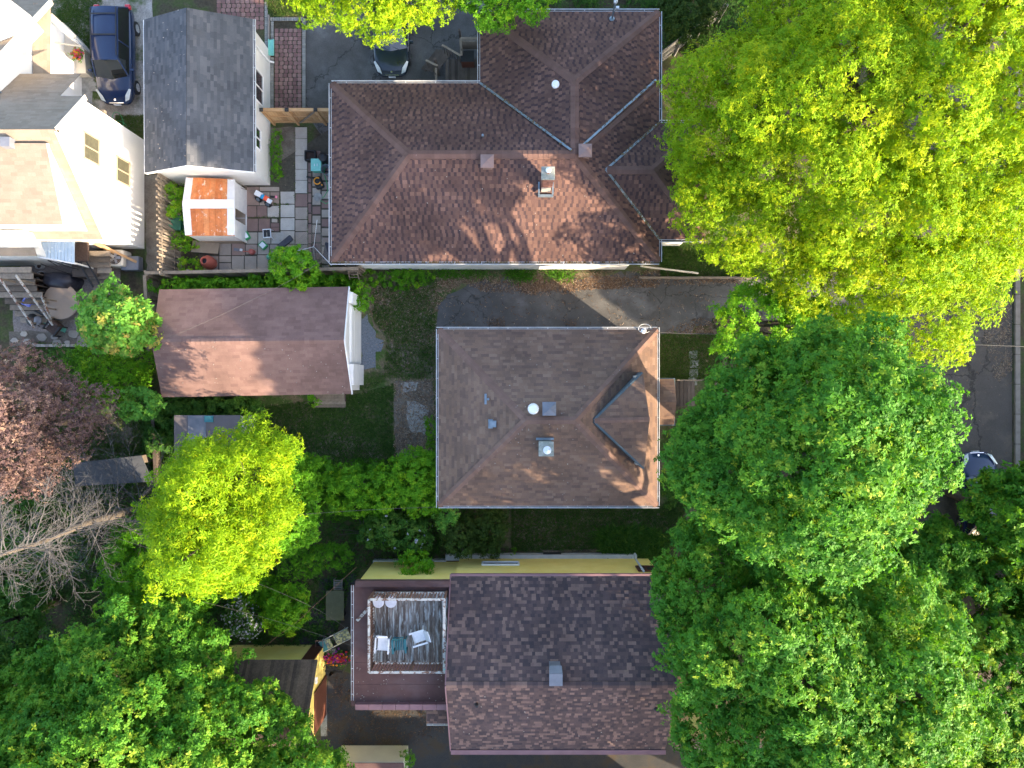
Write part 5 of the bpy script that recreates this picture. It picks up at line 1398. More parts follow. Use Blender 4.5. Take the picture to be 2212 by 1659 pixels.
# toy motorcycle
tm = thing('ride_on_toy', 'red white and blue plastic ride-on toy motorcycle lying on the slabs', 'toy', at(575, 432, .0), R(-28))
MB().box((-.32, .06, .34), (.42, .26, .12)).build('seat', M['toy_white'], tm, bevel=.04)
MB().box((-.10, .04, .30), (.26, .24, .20)).build('tank', M['toy_blue'], tm, bevel=.05)
MB().box((.12, .04, .36), (.24, .26, .16)).build('fairing', M['toy_red'], tm, bevel=.04)
MB().box((.32, .0, .38), (.26, .22, .12)).build('front_cover', M['toy_white'], tm, bevel=.04)
for x in (-.28, .26):
    MB().lathe((x, -.14, .19), [(.10, -.05), (.19, -.045), (.19, .045), (.10, .05)], 18, M=Matrix.Rotation(R(58), 3, 'X')).build('wheel', M['tyre'], tm)
    MB().lathe((x, -.16, .21), [(.11, -.05), (.10, .06)], 12, M=Matrix.Rotation(R(58), 3, 'X')).build('hub', M['galv'], tm)
MB().beam((.3, .22, .42), (.5, .30, .46), .10, .06).build('handlebar', M['black'], tm)
MB().box((.55, .34, .44), (.10, .12, .08)).build('grip', M['pink'], tm, bevel=.02)
tl = MB().tube([(0, 0, 0), (-.9, .25, .9)], .014, 5).tube([(0.1, .1, 0), (-.85, .4, .85)], .014, 5).build('garden_tool', M['wood_old']); place(tl, 'pair of thin tool handles leaning on the open shed door', 'tool', at(566, 424, .05))
# green bags
for i, (u, v, rz, lab) in enumerate(((556, 513, .5, 'green and white paper bag at the corner of the shed'), (567, 531, .8, 'green and white bag above the red watering can'))):
    t = thing('garden_bag', lab, 'bag', at(u - 20 if i == 0 else u - 21 + 24, v), rz, 'green garden bags')
    if i == 0: t.location = at(533, 511)
    MB().box((0, 0, .10), (.34, .40, .20)).build('bag_body', M['hose'], t, bevel=.05)
    MB().box((0, 0, .205), (.24, .26, .012)).build('bag_label', M['toy_white'], t)
# fan / stool
fn = thing('folding_stool', 'small grey and black tubular stool standing on the pale slabs', 'stool', at(583, 508), R(4))
for x in (-.18, .18): MB().beam((x, -.2, .42), (x, .2, .42), .035).beam((x, -.18, .4), (x * 1.1, -.24, 0), .03).beam((x, .18, .4), (x * 1.1, .22, 0), .03).build('frame', M['steel'], fn)
for x in (-.10, .08): MB().box((x, 0, .43), (.14, .36, .02)).build('seat', M['black'], fn)
MB().beam((-.2, .2, .43), (.2, .2, .43), .04).beam((-.2, -.2, .43), (.2, -.2, .43), .04).build('cross_bar', M['toy_white'], fn)
# watering can
wc = thing('watering_can', 'red plastic watering can on the slabs below the green bag', 'watering can', at(546, 545), R(175))
MB().lathe((0, 0, 0), [(.13, 0), (.15, .05), (.13, .25), (.10, .28)], 16).build('can_body', M['red_pl'], wc, smooth=True)
MB().tube([(.1, 0, .08), (.25, .02, .22), (.36, .04, .32)], [.03, .02, .03], 8).build('spout', M['red_pl'], wc)
MB().tube([(-.10, 0, .08), (-.2, 0, .18), (-.12, 0, .32), (.05, 0, .32)], .018, 6).build('handle', M['red_pl'], wc)
# barrel
bb = thing('rain_barrel', 'tall terracotta coloured rain barrel open at the top beside the yellow green plants', 'barrel', at(458, 570))
MB().lathe((0, 0, 0), [(.24, 0), (.30, .08), (.32, .4), (.31, .62), (.26, .80), (.17, .88), (.17, .98), (.145, .98), (.14, .80)], 26, closed=False).build('barrel_body', M['barrel'], bb, smooth=True)
MB().lathe((0, 0, .78), [(.14, 0), (.0, .001)], 20).build('opening', M['black'], bb)
for z in (.3, .55): MB().lathe((0, 0, z), [(.318, -.02), (.33, 0), (.318, .02)], 26, closed=False).build('rib', M['barrel'], bb)
pb = MB().box((0, 0, .25), (1.35, .62, .03)).build('leaning_board', M['board']); place(pb, 'tan board lying beside the barrel and shed corner', 'board', at(448, 538, 0), R(-4)); pb.rotation_euler = (R(-12), 0, R(-4))
dp = MB().prism([(-.30, -.03), (.30, -.03), (.28, .03), (-.28, .03)], 0, .55).build('green_bin', M['dkgreen']); 
gb = thing('recycling_bin', 'dark green bin between the picket fence and the shed', 'bin', at(392, 488)); dp.parent = gb
MB().box((0, 0, .35), (.55, .7, .7)).build('bin_body', M['dkgreen'], gb, bevel=.03); MB().box((0, 0, .72), (.6, .75, .05)).build('lid', M['dkgreen'], gb, bevel=.02)
# tubs along the brown house wall
t = thing('plastic_tub', 'mint green plastic tub with handles by the brown house wall', 'tub', at(688, 362))
MB().box((0, 0, .22), (.48, .58, .44)).build('tub_body', M['green_pl'], t, bevel=.05); MB().box((0, 0, .46), (.52, .62, .05)).build('lid', M['mint'], t, bevel=.03)
for x in (-.07, .07): MB().box((x, -.02, .5), (.03, .12, .02)).build('handle', M['toy_white'], t)
t = thing('black_crate', 'black open crate above the mint green tub', 'crate', at(673, 339))
for x, y, sx, sy in ((-.25, 0, .05, .48), (.25, 0, .05, .48), (0, -.22, .5, .05), (0, .22, .5, .05)): MB().box((x, y, .15), (sx, sy, .30)).build('side', M['black'], t)
MB().box((0, 0, .04), (.5, .44, .04)).build('base', M['wicker'], t)
t = thing('yard_vacuum', 'black yard vacuum with a round orange handle on the sett paving', 'vacuum', at(690, 397), R(20))
MB().box((0, 0, .14), (.42, .60, .26)).build('vacuum_body', M['black'], t, bevel=.08)
MB().tube([(.16 * math.cos(a), .16 * math.sin(a) + .05, .34) for a in np.linspace(.6, 5.6, 14)], .03, 6).build('handle', M['orange'], t)
MB().tube([(-.1, .25, .2), (-.45, .5, .12)], .05, 8).build('nozzle', M['black'], t)
MB().lathe((.14, -.2, .28), [(.04, 0), (.04, .03)], 10).build('knob', M['orange'], t)
t = thing('wire_basket', 'round dark wire basket against the brown house wall', 'basket', at(709, 372))
MB().lathe((0, 0, 0), [(.20, 0), (.26, .5), (.25, .5), (.19, .02)], 20, closed=False).build('basket_body', M['galv'], t)
MB().lathe((0, 0, .02), [(.2, 0), (.0, .001)], 18).build('base', M['black'], t)
MB().lathe((0, 0, 0), [(.25, 0), (.28, .1), (.22, .55), (.1, .62)], 16).build('pot_cover', M['black']).location = at(703, 346); tag(bpy.data.objects['pot_cover'], 'dark covered pot between the mint tub and the house wall', 'pot')
hp = [at(703, 350, .3), at(700, 375, .1), at(706, 395, .05), at(708, 412, .04), at(700, 425, .04), at(690, 432, .04), at(704, 440, .04), at(711, 436, .05), at(712, 416, .05)]
h = MB().tube([p - hp[0] for p in hp], .018, 6).build('garden_hose', M['hose']); place(h, 'bright green garden hose trailing along the brown house wall', 'hose', hp[0])
hp = [at(258, 282, .05) + Vector((.45 * math.cos(a) * (1 - .02 * i), .38 * math.sin(a) + .02 * i, .01 * i)) for i, a in enumerate(np.linspace(0, 11.5, 34))]
h = MB().tube([p - hp[0] for p in hp], .014, 5).build('garden_hose', M['hose']); place(h, 'green hose coiled on the grass beside the white house wall', 'hose', hp[0])
sp = MB().lathe((0, 0, 0), [(.20, 0), (.22, .04), (.20, .05)], 18).build('round_stone', M['conc']); place(sp, 'round grey stepping stone set among the red setts', 'stepping stone', at(687, 426, .03))
t = thing('green_ball', 'green plastic ball at the edge of the bright shrub', 'ball', at(583, 556)); MB().lathe((0, 0, 0), [(.02, .0), (.11, .06), (.14, .14), (.11, .22), (.02, .28)], 16).build('ball_skin', M['green_pl'], t, smooth=True)
t = thing('trowel', 'grey and white hand trowel lying on the slabs', 'trowel', at(516, 540, .04), R(-10)); MB().box((-.12, 0, .02), (.24, .14, .02)).build('blade', M['vent_gr'], t); MB().box((.12, .02, .03), (.14, .12, .05)).build('grip', M['chairw'], t, bevel=.02)
for i, (u, v, rz, lab) in enumerate(((621, 527, .7, 'dark cloth sheet folded under the left arm of the clothesline'), (710, 545, 1.4, 'dark cloth hanging under the right arm of the clothesline'))):
    c = MB().box((0, 0, .35), (.85, .32, .12)).build('dark_cloth', M['darkcloth'], bevel=.05); place(c, lab, 'cloth', at(u, v, .2), rz)

# ================================================================== LEFT PATIO
st = thing('deck_stairs', 'old mossy deck and stairs with peeling handrails at the left edge', 'stairs', at(40, 660))
bl = Vector(st.location)
for i in range(9):
    a, b = at(0 + (0 if i < 5 else (i - 4) * 11), 583 + i * 13.5, 1.9 - i * .20), at(68 + (i > 3) * 8 + i * 4, 583 + i * 13.5, 1.9 - i * .20)
    if i < 4: a.x -= 2
    MB().box(((a.x + b.x) / 2 - bl.x, a.y - bl.y, a.z), (b.x - a.x, .27, .05), tone=random.random()).build('tread', M['wood_old'], st)
    MB().box(((a.x + b.x) / 2 - bl.x, a.y - bl.y - .1, a.z / 2), (b.x - a.x - .1, .05, a.z - .05)).build('riser', M['wood_deck'], st)
for (u0, v0, z0, u1, v1, z1) in ((-8, 590, 2.9, 74, 708, 1.0), (34, 594, 2.8, 118 - 4, 702, .8), (90, 640, 2.0, 110, 690, .9)):
    A, B = at(u0, v0, z0) - bl, at(u1, v1, z1) - bl
    MB().beam(A, B, .07, .09).build('handrail', M['peel_rail'], st)
    for k in range(3):
        p = A.lerp(B, .1 + .4 * k); MB().beam(p, Vector((p.x, p.y, max(0, p.z - 1.0))), .07).build('post', M['wood_old'], st)
s2 = thing('wooden_stairs', 'weathered plank stairs coming down from the white house to the patio', 'stairs', at(205, 590))
bl = Vector(s2.location)
for i in range(8):
    a = at(178 + max(0, i - 2) * 6, 548 + i * 12.2, 1.3 - i * .16); b = at(238 + max(0, i - 2) * 3, 548 + i * 12.2, 1.3 - i * .16)
    MB().box(((a.x + b.x) / 2 - bl.x, a.y - bl.y, a.z), (b.x - a.x, .26, .05), tone=random.random()).build('tread', M['wood_old'], s2)
MB().box((.0, .25, .45), (1.2, 1.1, .85)).build('base', M['wood_deck'], s2)
t = thing('deck_lounger', 'dark brown folded lounge pad on the upper end of the plank stairs', 'lounger', at(218, 553, 0))
MB().box((0, .05, 1.68), (.78, 1.25, .12)).build('pad', M['wicker'], t, bevel=.06)
for x in (-.2, .2): MB().beam((x, -.5, 1.6), (x + .35, -1.7, .9), .06).build('leg', M['black'], t)
for x in (-.3, .3): MB().beam((x, .4, 1.62), (x, .4, 1.35), .05).build('leg', M['black'], t)
ac = thing('air_conditioner', 'cream air conditioner with round fan grille beside the white house', 'air conditioner', at(268, 563))
MB().box((0, 0, .42), (.82, .82, .84)).build('cabinet', M['cream'], ac, bevel=.09)
MB().lathe((0, 0, .842), [(.33, 0), (.33, .006)], 24).build('fan_well', M['gutter_in'], ac)
for k in range(5):
    a = k * 1.2566; MB().box((0, 0, 0), (.26, .13, .01), M=Matrix.Rotation(a, 4, 'Z') @ Matrix.Translation((.16, 0, .858)) @ Matrix.Rotation(.25, 4, 'X')).build('fan_blade', M['fblade'], ac)
for r_ in (.12, .2, .28, .34): MB().lathe((0, 0, .875), [(r_, 0), (r_ + .012, .004)], 22, closed=False).build('grille_ring', M['fblade'], ac)
ub = MB().box((0, 0, .3), (.9, .7, .5)).build('utility_box', M['vent_gr'], bevel=.06); place(ub, 'grey plastic bin behind the air conditioner', 'bin', at(292, 572))
for i, (u, v) in enumerate(((262, 548), (285, 556))):
    pk = MB().beam((-1.2, .6, 1.9 - .1 * i), (.55, -.35, .5), .12, .05).build('plank', M['wood_new']); place(pk, ('long tan plank leaning over the air conditioner', 'shorter tan plank leaning beside the air conditioner')[i], 'plank', at(u, v))
# covered barbecue
bc = thing('covered_barbecue', 'barbecue under a crumpled black vinyl cover on the pebble patio', 'barbecue', at(146, 610), R(-6))
prof = [(1.0, 0), (1.02, .25), (.92, .6), (.86, .85), (.62, 1.0), (.25, 1.06)]
mb = MB(); n = 26; k0 = 0
for r_, z in prof:
    for j in range(n):
        a = 2 * math.pi * j / n; wv = 1 + .05 * math.sin(a * 7 + z * 3) + random.uniform(-.025, .025)
        mb.v.append((.82 * r_ * wv * math.copysign(abs(math.cos(a)) ** .7, math.cos(a)), .43 * r_ * wv * math.copysign(abs(math.sin(a)) ** .7, math.sin(a)), z + random.uniform(-.02, .02)))
for i in range(len(prof) - 1):
    for j in range(n):
        a, b = i * n + j, i * n + (j + 1) % n; mb.f.append((a, b, b + n, a + n)); mb.t.append(.5); mb.m.append(0)
mb.f.append(tuple((len(prof) - 1) * n + j for j in range(n))); mb.t.append(.5); mb.m.append(0)
mb.build('cover', M['darkcloth'], bc, smooth=True)
pt = thing('round_table', 'round brown laminate patio table on the pebbles', 'table', at(151, 655))
MB().lathe((0, 0, .70), [(.86, 0), (.88, .02), (.86, .04)], 48).build('table_top', M['tabletop'], pt)
MB().lathe((0, 0, 0), [(.30, 0), (.05, .05), (.05, .70)], 14).build('pedestal', M['black'], pt)
cc = thing('cushioned_chair', 'dark patio chair with a blue patterned cushion and royal blue seat', 'chair', at(104, 662), R(62))
MB().box((0, 0, .42), (.62, .62, .10)).build('seat', M['royal'], cc, bevel=.04)
MB().box((0, 0, 0), (.66, .66, .12), M=Matrix.Translation((0, .42, .72)) @ Matrix.Rotation(R(38), 4, 'X')).build('cushion', M['cushion'], cc, bevel=.06)
MB().box((0, 0, 0), (.74, .75, .05), M=Matrix.Translation((0, .50, .68)) @ Matrix.Rotation(R(45), 4, 'X')).build('backrest', M['wicker'], cc)
for s_ in (-1, 1):
    MB().box((s_ * .38, .02, .58), (.07, .70, .05)).build('armrest', M['black'], cc)
    for y in (-.28, .3): MB().box((s_ * .36, y, .28), (.05, .05, .56)).build('leg', M['black'], cc)
MB().box((0, -.28, .30), (.6, .05, .1)).build('front_rail', M['black'], cc)
wk = thing('wicker_chair', 'brown wicker chair turned away at the lower edge of the pebble patio', 'chair', at(128, 710), R(-38))
MB().box((0, 0, .40), (.60, .60, .10)).build('seat', M['wicker'], wk, bevel=.03)
MB().box((0, .34, .62), (.64, .10, .5)).build('backrest', M['wicker'], wk, bevel=.03)
for s_ in (-1, 1):
    MB().beam((s_ * .32, -.3, .6), (s_ * .32, .36, .62), .06).build('armrest', M['black'], wk)
    for y in (-.27, .3): MB().box((s_ * .30, y, .3), (.05, .05, .6)).build('leg', M['black'], wk)
gr = thing('kettle_grill', 'round dark kettle grill with lid on the pebble patio', 'grill', at(92, 694))
MB().lathe((0, 0, .5), [(.08, 0), (.26, .12), (.30, .26), (.31, .28)], 20).build('bowl', M['black'], gr, smooth=True)
MB().lathe((.25, -.02, .74), [(.22, 0), (.2, .05), (.1, .1), (.02, .12)], 20).build('lid', M['vent_gr'], gr, smooth=True)
for k in range(3): MB().beam((.1 * math.cos(k * 2.1), .1 * math.sin(k * 2.1), .52), (.32 * math.cos(k * 2.1), .32 * math.sin(k * 2.1), 0), .03).build('leg', M['black'], gr)
MB().lathe((0, 0, .80), [(.12, 0), (.1, .02)], 14).build('grate', M['wicker'], gr)
for i, (u, v, r_, m_, lab) in enumerate(((88, 597, .24, 'found', 'white plastic bucket left of the covered barbecue'), (82, 575, .17, 'found', 'small white bucket under the lean-to roof'))):
    t = thing('bucket', lab, 'bucket', at(u + 10, v + 1)); MB().lathe((0, 0, 0), [(r_ * .8, 0), (r_, .35), (r_ - .02, .35), (r_ * .78, .03)], 20, closed=False).build('bucket_body', M[m_], t); MB().lathe((0, 0, .2), [(r_ * .85, 0), (0, .001)], 16).build('contents', M['wicker'], t)
t = thing('mushroom_lamp', 'small rounded white post cap beside the left stairs', 'cap', at(80, 636)); MB().lathe((0, 0, 0), [(.03, 0), (.03, .5), (.13, .52), (.12, .62), (.02, .66)], 16).build('lamp_cap', M['white'], t)
t = thing('plant_stand', 'rusty brown wooden stand beside the teal bin on the left patio', 'stand', at(80, 650)); 
t.location = at(155 * .9, 0) if False else at(73 + 15, 628); MB().box((0, 0, .4), (.28, .95, .10)).build('shelf', M['redbox'], t); MB().box((0, .4, .2), (.26, .05, .4)).box((0, -.4, .2), (.26, .05, .4)).build('leg', M['redbox'], t)
t = thing('garden_rake', 'green headed garden tool lying at the bottom of the left stairs', 'rake', at(105, 700, .1)); e = at(137, 712) - at(105, 700); MB().tube([(0, 0, .05), (e.x, e.y, .05)], .015, 6).build('handle', M['chairw'], t); MB().box((e.x, e.y, .06), (.32, .2, .04), rz=-.4).build('head', M['green_pl'], t); MB().box((-.12, .05, .06), (.18, .1, .04), rz=-.4).build('grip', M['green_pl'], t)
t = thing('planter_pots', 'dark flower pot heaped with stems left of the round table', 'pot', at(112, 622)); MB().lathe((0, 0, 0), [(.16, 0), (.22, .32), (.20, .32)], 14).build('pot_body', M['wicker'], t)
t = thing('small_toy', 'red and white toy figure on the landing below the lean-to roof', 'toy', at(186, 532, .0)); MB().box((0, 0, 1.42), (.14, .10, .14)).build('toy_body', M['toy_red'], t, bevel=.02); MB().box((.02, .09, 1.44), (.16, .12, .12)).build('toy_head', M['toy_white'], t, bevel=.03); MB().box((0, 0, .68), (1.1, .75, 1.34)).build('plinth', M['vent_gr'], t)
t = thing('trellis', 'thin dark metal trellis frames leaning below the lean-to roof', 'trellis', at(110, 580))
bl = Vector(t.location)
for (a, b) in (((104, 562, 2.2), (170, 583, .9)), ((120, 563, 2.2), (185, 581, .9)), ((135, 563, 2.2), (198, 580, .9)), ((103, 562, 2.2), (125, 575, 1.8)), ((146, 561, 2.2), (130, 571, 1.9)), ((88, 570, 2.0), (150, 592, .7))):
    MB().beam(at(*a) - bl, at(*b) - bl, .035).build('bar', M['black'], t)

# ================================================================== YELLOW HOUSE YARD
t = thing('patio_table', 'rectangular olive patio table left of the rooftop deck', 'table', at(726, 1300)); a, b = at(704, 1276, .74), at(743, 1340, .74); bl = Vector(t.location)
MB().box(((a.x + b.x) / 2 - bl.x, (a.y + b.y) / 2 - bl.y, .72), (b.x - a.x, a.y - b.y, .04)).build('table_top', M['olive'], t, bevel=.01)
for x in (a.x + .1, b.x - .1):
    for y in (a.y - .1, b.y + .1): MB().box((x - bl.x, y - bl.y, .35), (.06, .06, .7)).build('leg', M['black'], t)
t = thing('slatted_bench', 'grey slatted bench above the olive patio table', 'bench', at(732, 1260)); bl = Vector(t.location); p = at(730, 1264, .45) - bl
for i in range(6): MB().box((p.x, p.y - .22 + i * .09, .44), (.40, .05, .025)).build('slat', M['slats'], t)
for x in (-.2, .2):
    MB().box((p.x + x, p.y, .42), (.04, .6, .05)).build('frame', M['slats'], t)
    for y in (-.25, .25): MB().box((p.x + x, p.y + y, .21), (.04, .04, .42)).build('leg', M['slats'], t)
t = thing('sun_lounger', 'sun lounger with floral pad and teal towel beside the flat roof gutter', 'lounger', at(728, 1377), R(27)); 
for i, (x, m_) in enumerate(((-.62, 'teal_cl'), (-.35, 'floral'), (.20, 'floral'), (.62, 'floral'))): MB().box((x, 0, .40 + .06 * (i == 3)), (.30 if i < 2 else .40, .52, .07)).build('pad', M[m_], t, bevel=.02)
for s_ in (-1, 1): MB().beam((-.8, s_ * .27, .36), (.85, s_ * .27, .36), .04).build('frame', M['steel'], t)
for x in (-.6, 0, .6):
    for s_ in (-1, 1): MB().box((x, s_ * .27, .18), (.03, .03, .36)).build('leg', M['steel'], t)
t = thing('wire_stand', 'small square black wire stand left of the floral sun lounger', 'stand', at(695, 1385)); 
for x, y, X, Y in ((-.18, -.18, .18, -.18), (.18, -.18, .18, .18), (.18, .18, -.18, .18), (-.18, .18, -.18, -.18)):
    MB().beam((x, y, .45), (X, Y, .45), .025).build('bar', M['vent_br'], t); MB().box((x, y, .22), (.02, .02, .45)).build('leg', M['black'], t)
MB().box((0, 0, .15), (.28, .28, .3)).build('pot', M['black'], t)
t = thing('trestle_frame', 'thin black metal frame under the flowers beside the yellow garage', 'frame', at(725, 1440)); bl = Vector(t.location)
for (a, b) in (((693, 1449, .1), (703, 1436, .8)), ((693, 1449, .1), (740, 1452, .3)), ((740, 1452, .3), (752, 1432, .8)), ((703, 1436, .8), (752, 1432, .8))): MB().beam(at(*a) - bl, at(*b) - bl, .04).build('bar', M['black'], t)
t = thing('paving_block', 'flat grey paving block above the flower pots', 'block', at(713, 1406)); MB().box((0, 0, .1), (.6, .3, .2)).build('block_body', M['conc'], t)

# ================================================================== PLANTS
def mesh_quads(name, V, tone, mat_, parent=None):
    """V: (N,4,3) array of quads"""
    n = len(V); me = bpy.data.meshes.new(name)
    me.vertices.add(n * 4); me.vertices.foreach_set('co', V.reshape(-1).astype(np.float32))
    me.loops.add(n * 4); me.loops.foreach_set('vertex_index', np.arange(n * 4, dtype=np.int32))
    me.polygons.add(n); me.polygons.foreach_set('loop_start', np.arange(0, n * 4, 4, dtype=np.int32)); me.polygons.foreach_set('loop_total', np.full(n, 4, dtype=np.int32))
    a = me.attributes.new('tone', 'FLOAT', 'FACE'); a.data.foreach_set('value', np.clip(tone, 0, 1).astype(np.float32))
    me.materials.append(mat_); me.update(calc_edges=True)
    o = bpy.data.objects.new(name, me); link(o, parent); return o

def unit(v): return v / np.maximum(np.linalg.norm(v, axis=-1, keepdims=True), 1e-6)

def leaf_quads(c, nrm, size, blades=5, width=.42, cup=.35, rng=RNG):
    """star of folded pointed blades round each centre, lying across nrm"""
    N = len(c)
    ref = np.where(np.abs(nrm[:, 2:3]) > .9, np.array([[1., 0, 0]]), np.array([[0, 0, 1.]]))
    tx = unit(np.cross(nrm, ref)); ty = np.cross(nrm, tx)
    a0 = rng.uniform(0, 2 * np.pi, (N, 1)); k = np.arange(blades)[None]
    ang = a0 + k * (2 * np.pi / blades) + rng.uniform(-.35, .35, (N, blades))
    d = tx[:, None] * np.cos(ang)[..., None] + ty[:, None] * np.sin(ang)[..., None]
    s = size[:, None, None] * rng.uniform(.7, 1.2, (N, blades, 1))
    tilt = rng.uniform(-cup, cup * 1.1, (N, blades, 1))
    dd = unit(d + nrm[:, None] * tilt)
    sd_ = unit(np.cross(dd, nrm[:, None] + .5 * rng.normal(size=(N, blades, 3))))
    base = c[:, None] + dd * s * .04
    tip = c[:, None] + dd * s; mid = c[:, None] + dd * s * .5
    V = np.stack([base, mid + sd_ * s * width * .5, tip, mid - sd_ * s * width * .5], axis=2)
    return V.reshape(-1, 4, 3)

def in_poly(P, poly):
    x, y = P[:, 0], P[:, 1]; ins = np.zeros(len(P), bool); n = len(poly)
    for i in range(n):
        x1, y1 = poly[i]; x2, y2 = poly[(i + 1) % n]
        c = ((y1 > y) != (y2 > y)); xi = (x2 - x1) * (y - y1) / (y2 - y1 + 1e-12) + x1
        ins ^= c & (x < xi)
    return ins

def edge_dist(P, poly):
    d = np.full(len(P), 1e9); n = len(poly)
    for i in range(n):
        a = np.array(poly[i]); b = np.array(poly[(i + 1) % n]); ab = b - a
        t = np.clip(((P - a) @ ab) / (ab @ ab + 1e-12), 0, 1)
        d = np.minimum(d, np.linalg.norm(P - (a + t[:, None] * ab), axis=1))
    return d

def sample_poly(poly, n, inset=0.0, rng=RNG):
    poly = np.array(poly); lo, hi = poly.min(0), poly.max(0); out = []
    k = 0
    while k < n:
        P = rng.uniform(lo, hi, (max(200, n * 2), 2)); P = P[in_poly(P, poly)]
        if inset > 0: P = P[edge_dist(P, poly) > inset]
        if len(P) == 0: inset *= .6; continue
        out.append(P); k += len(P)
    return np.concatenate(out)[:n]

def plant(name, label, cat, outline, z_edge, z_top, m_, r=(.9, 1.6), dens=26, leaf=.17, blades=5, group=None, base=None, trunk=.22,
          seed=1, world=False, mix=.45, cull=.72, flat=.8, skirt=True, tone_b=0.0, sub=.24, width=.42, shape=.6, limbs=9, extra=None, cup=.35, minz=.15, ragged=1.0, rough=1.0, tuft=16):
    rng = np.random.default_rng(seed)
    zr = z_edge + mix * (z_top - z_edge)
    poly = np.array([(p[0], p[1]) if world else tuple(at(p[0], p[1], zr))[:2] for p in outline])
    if ragged:
        q = []; n_ = len(poly); cc_ = poly.mean(0)
        for i in range(n_):
            a_, b_ = poly[i], poly[(i + 1) % n_]; k_ = max(1, int(np.linalg.norm(b_ - a_) / (r[0] * .9)))
            for j in range(k_):
                p_ = a_ + (b_ - a_) * j / k_; o_ = p_ - cc_; o_ /= np.linalg.norm(o_) + 1e-6
                q.append(p_ + o_ * rng.uniform(-.75, .35) * r[0] * ragged)
        poly = np.array(q)
    area = .5 * abs(np.sum(poly[:, 0] * np.roll(poly[:, 1], -1) - np.roll(poly[:, 0], -1) * poly[:, 1]))
    cand = sample_poly(poly, 900, 0, rng); ed = edge_dist(cand, poly); Rm = ed.max()
    cen = cand[np.argmax(ed)] if base is None else np.array(base)
    L = []; rs = []
    for p, d in zip(cand, ed):
        rr = rng.uniform(*r)
        rr = min(rr, max(r[0] * .55, d * 1.6))
        if d < rr * .55: continue
        if L and np.any(np.linalg.norm(np.array(L)[:, :2] - p, axis=1) < rr * .66): continue
        f = min(1, d / (Rm * .9)); h = (1 - (1 - f) ** 2) ** shape
        L.append((p[0], p[1], z_edge + (z_top - z_edge) * h - rr * flat + rng.uniform(-.65, .45) * rr * rough)); rs.append(rr)
    if not L: L.append((cen[0], cen[1], z_top - r[1] * flat)); rs.append(r[1])
    if skirt:
        L0 = list(L)
        for (x, y, z), rr in zip(L0, list(rs)):
            dz = z - z_edge * .55
            if dz > rr * 1.2 and rng.random() < .8:
                q = cen + (np.array((x, y)) - cen) * rng.uniform(.72, .95)
                L.append((q[0], q[1], z - rng.uniform(.9, 1.5) * rr)); rs.append(rr * .95)
    L0 = list(L); r0_ = list(rs)
    for (x, y, z), rr in zip(L0, r0_):
        if rr < .5: continue
        for _ in range(4):
            d_ = rng.normal(size=3); d_[2] = abs(d_[2]) * .8; d_ /= np.linalg.norm(d_)
            L.append((x + d_[0] * rr * .95, y + d_[1] * rr * .95, z + d_[2] * rr * flat * 1.0)); rs.append(rr * rng.uniform(.28, .5))
    L = np.array(L); rs = np.array(rs)
    L[:, 2] = np.maximum(L[:, 2], minz + rs * .3)
    C = []; Nn = []; T = []
    for i, (c, rr) in enumerate(zip(L, rs)):
        n = int(dens * rr * rr * 12.57 * .7); ns = max(3, n // tuft)
        d = unit(rng.normal(size=(ns, 3)) + np.array([0, 0, .45]))
        rad = rng.uniform(.80, 1.06, (ns, 1)) * rr
        s = c + d * rad * np.array([1, 1, flat])
        idx = rng.integers(0, ns, n)
        sc = sub * rng.uniform(.7, 1.3, (n, 1))
        o_ = unit(rng.normal(size=(n, 3)) + d[idx] * .5)
        P = s[idx] + o_ * sc * rng.uniform(.75, 1.3, (n, 1)) * np.array([1, 1, .85])
        nn = unit(o_ * .85 + d[idx] * .35 + np.array([0, 0, .6]) + rng.normal(size=(n, 3)) * .22)
        st = rng.normal(.42, .16, ns)[idx] + rng.normal(0, .14, n) + rng.normal(0, .05) + tone_b
        st = np.where(rng.random(n) < .012, 1.0, st)
        keep = np.ones(n, bool)
        for j in np.nonzero((np.linalg.norm(L - c, axis=1) < rs + rr) & (np.arange(len(L)) != i))[0]:
            q = (P - L[j]) / np.array([1, 1, flat]); keep &= np.linalg.norm(q, axis=1) > rs[j] * cull
        keep &= P[:, 2] > minz
        C.append(P[keep]); Nn.append(nn[keep]); T.append(st[keep])
    C = np.concatenate(C); Nn = np.concatenate(Nn); T = np.concatenate(T)
    t = thing(name, label, cat, (float(cen[0]), float(cen[1]), 0), 0, group)
    org = np.array([cen[0], cen[1], 0])
    V = leaf_quads(C - org, Nn, leaf * rng.uniform(.75, 1.25, len(C)), blades, width, cup, rng)
    mesh_quads('crown', V, np.repeat(T, blades), M[m_], t)
    if extra:
        em_, cnt, es = extra; idx = rng.integers(0, len(C), cnt)
        V = leaf_quads(C[idx] - org + Nn[idx] * .06, Nn[idx], np.full(cnt, es), 5, .8, .1, rng)
        mesh_quads('blossom', V, rng.uniform(0, 1, cnt * 5), M[em_], t)
    if trunk:
        zc_ = float(np.median(L[:, 2])); tr = MB()
        tr.tube([(0, 0, -.1), (rng.normal() * .08, rng.normal() * .08, zc_ * .3), (rng.normal() * .2, rng.normal() * .2, zc_ * .62), (rng.normal() * .3, rng.normal() * .3, zc_ + .3)], [trunk * 1.25, trunk, trunk * .75, trunk * .3], 9)
        tr.build('trunk', M['bark'], t, smooth=True)
        order = rng.permutation(len(L))[:limbs]
        for j in order:
            e = L[j] - org; s0 = np.array([0, 0, zc_ * rng.uniform(.3, .7)])
            mid = s0 * .45 + e * .55 + np.array([0, 0, -.12 * np.linalg.norm(e - s0)]); mid[2] += .1
            MB().tube([tuple(s0), tuple(mid), tuple(e)], [trunk * .5, trunk * .32, trunk * .1], 6).build('limb', M['bark'], t, smooth=True)
    return t

BT = 'big street trees'
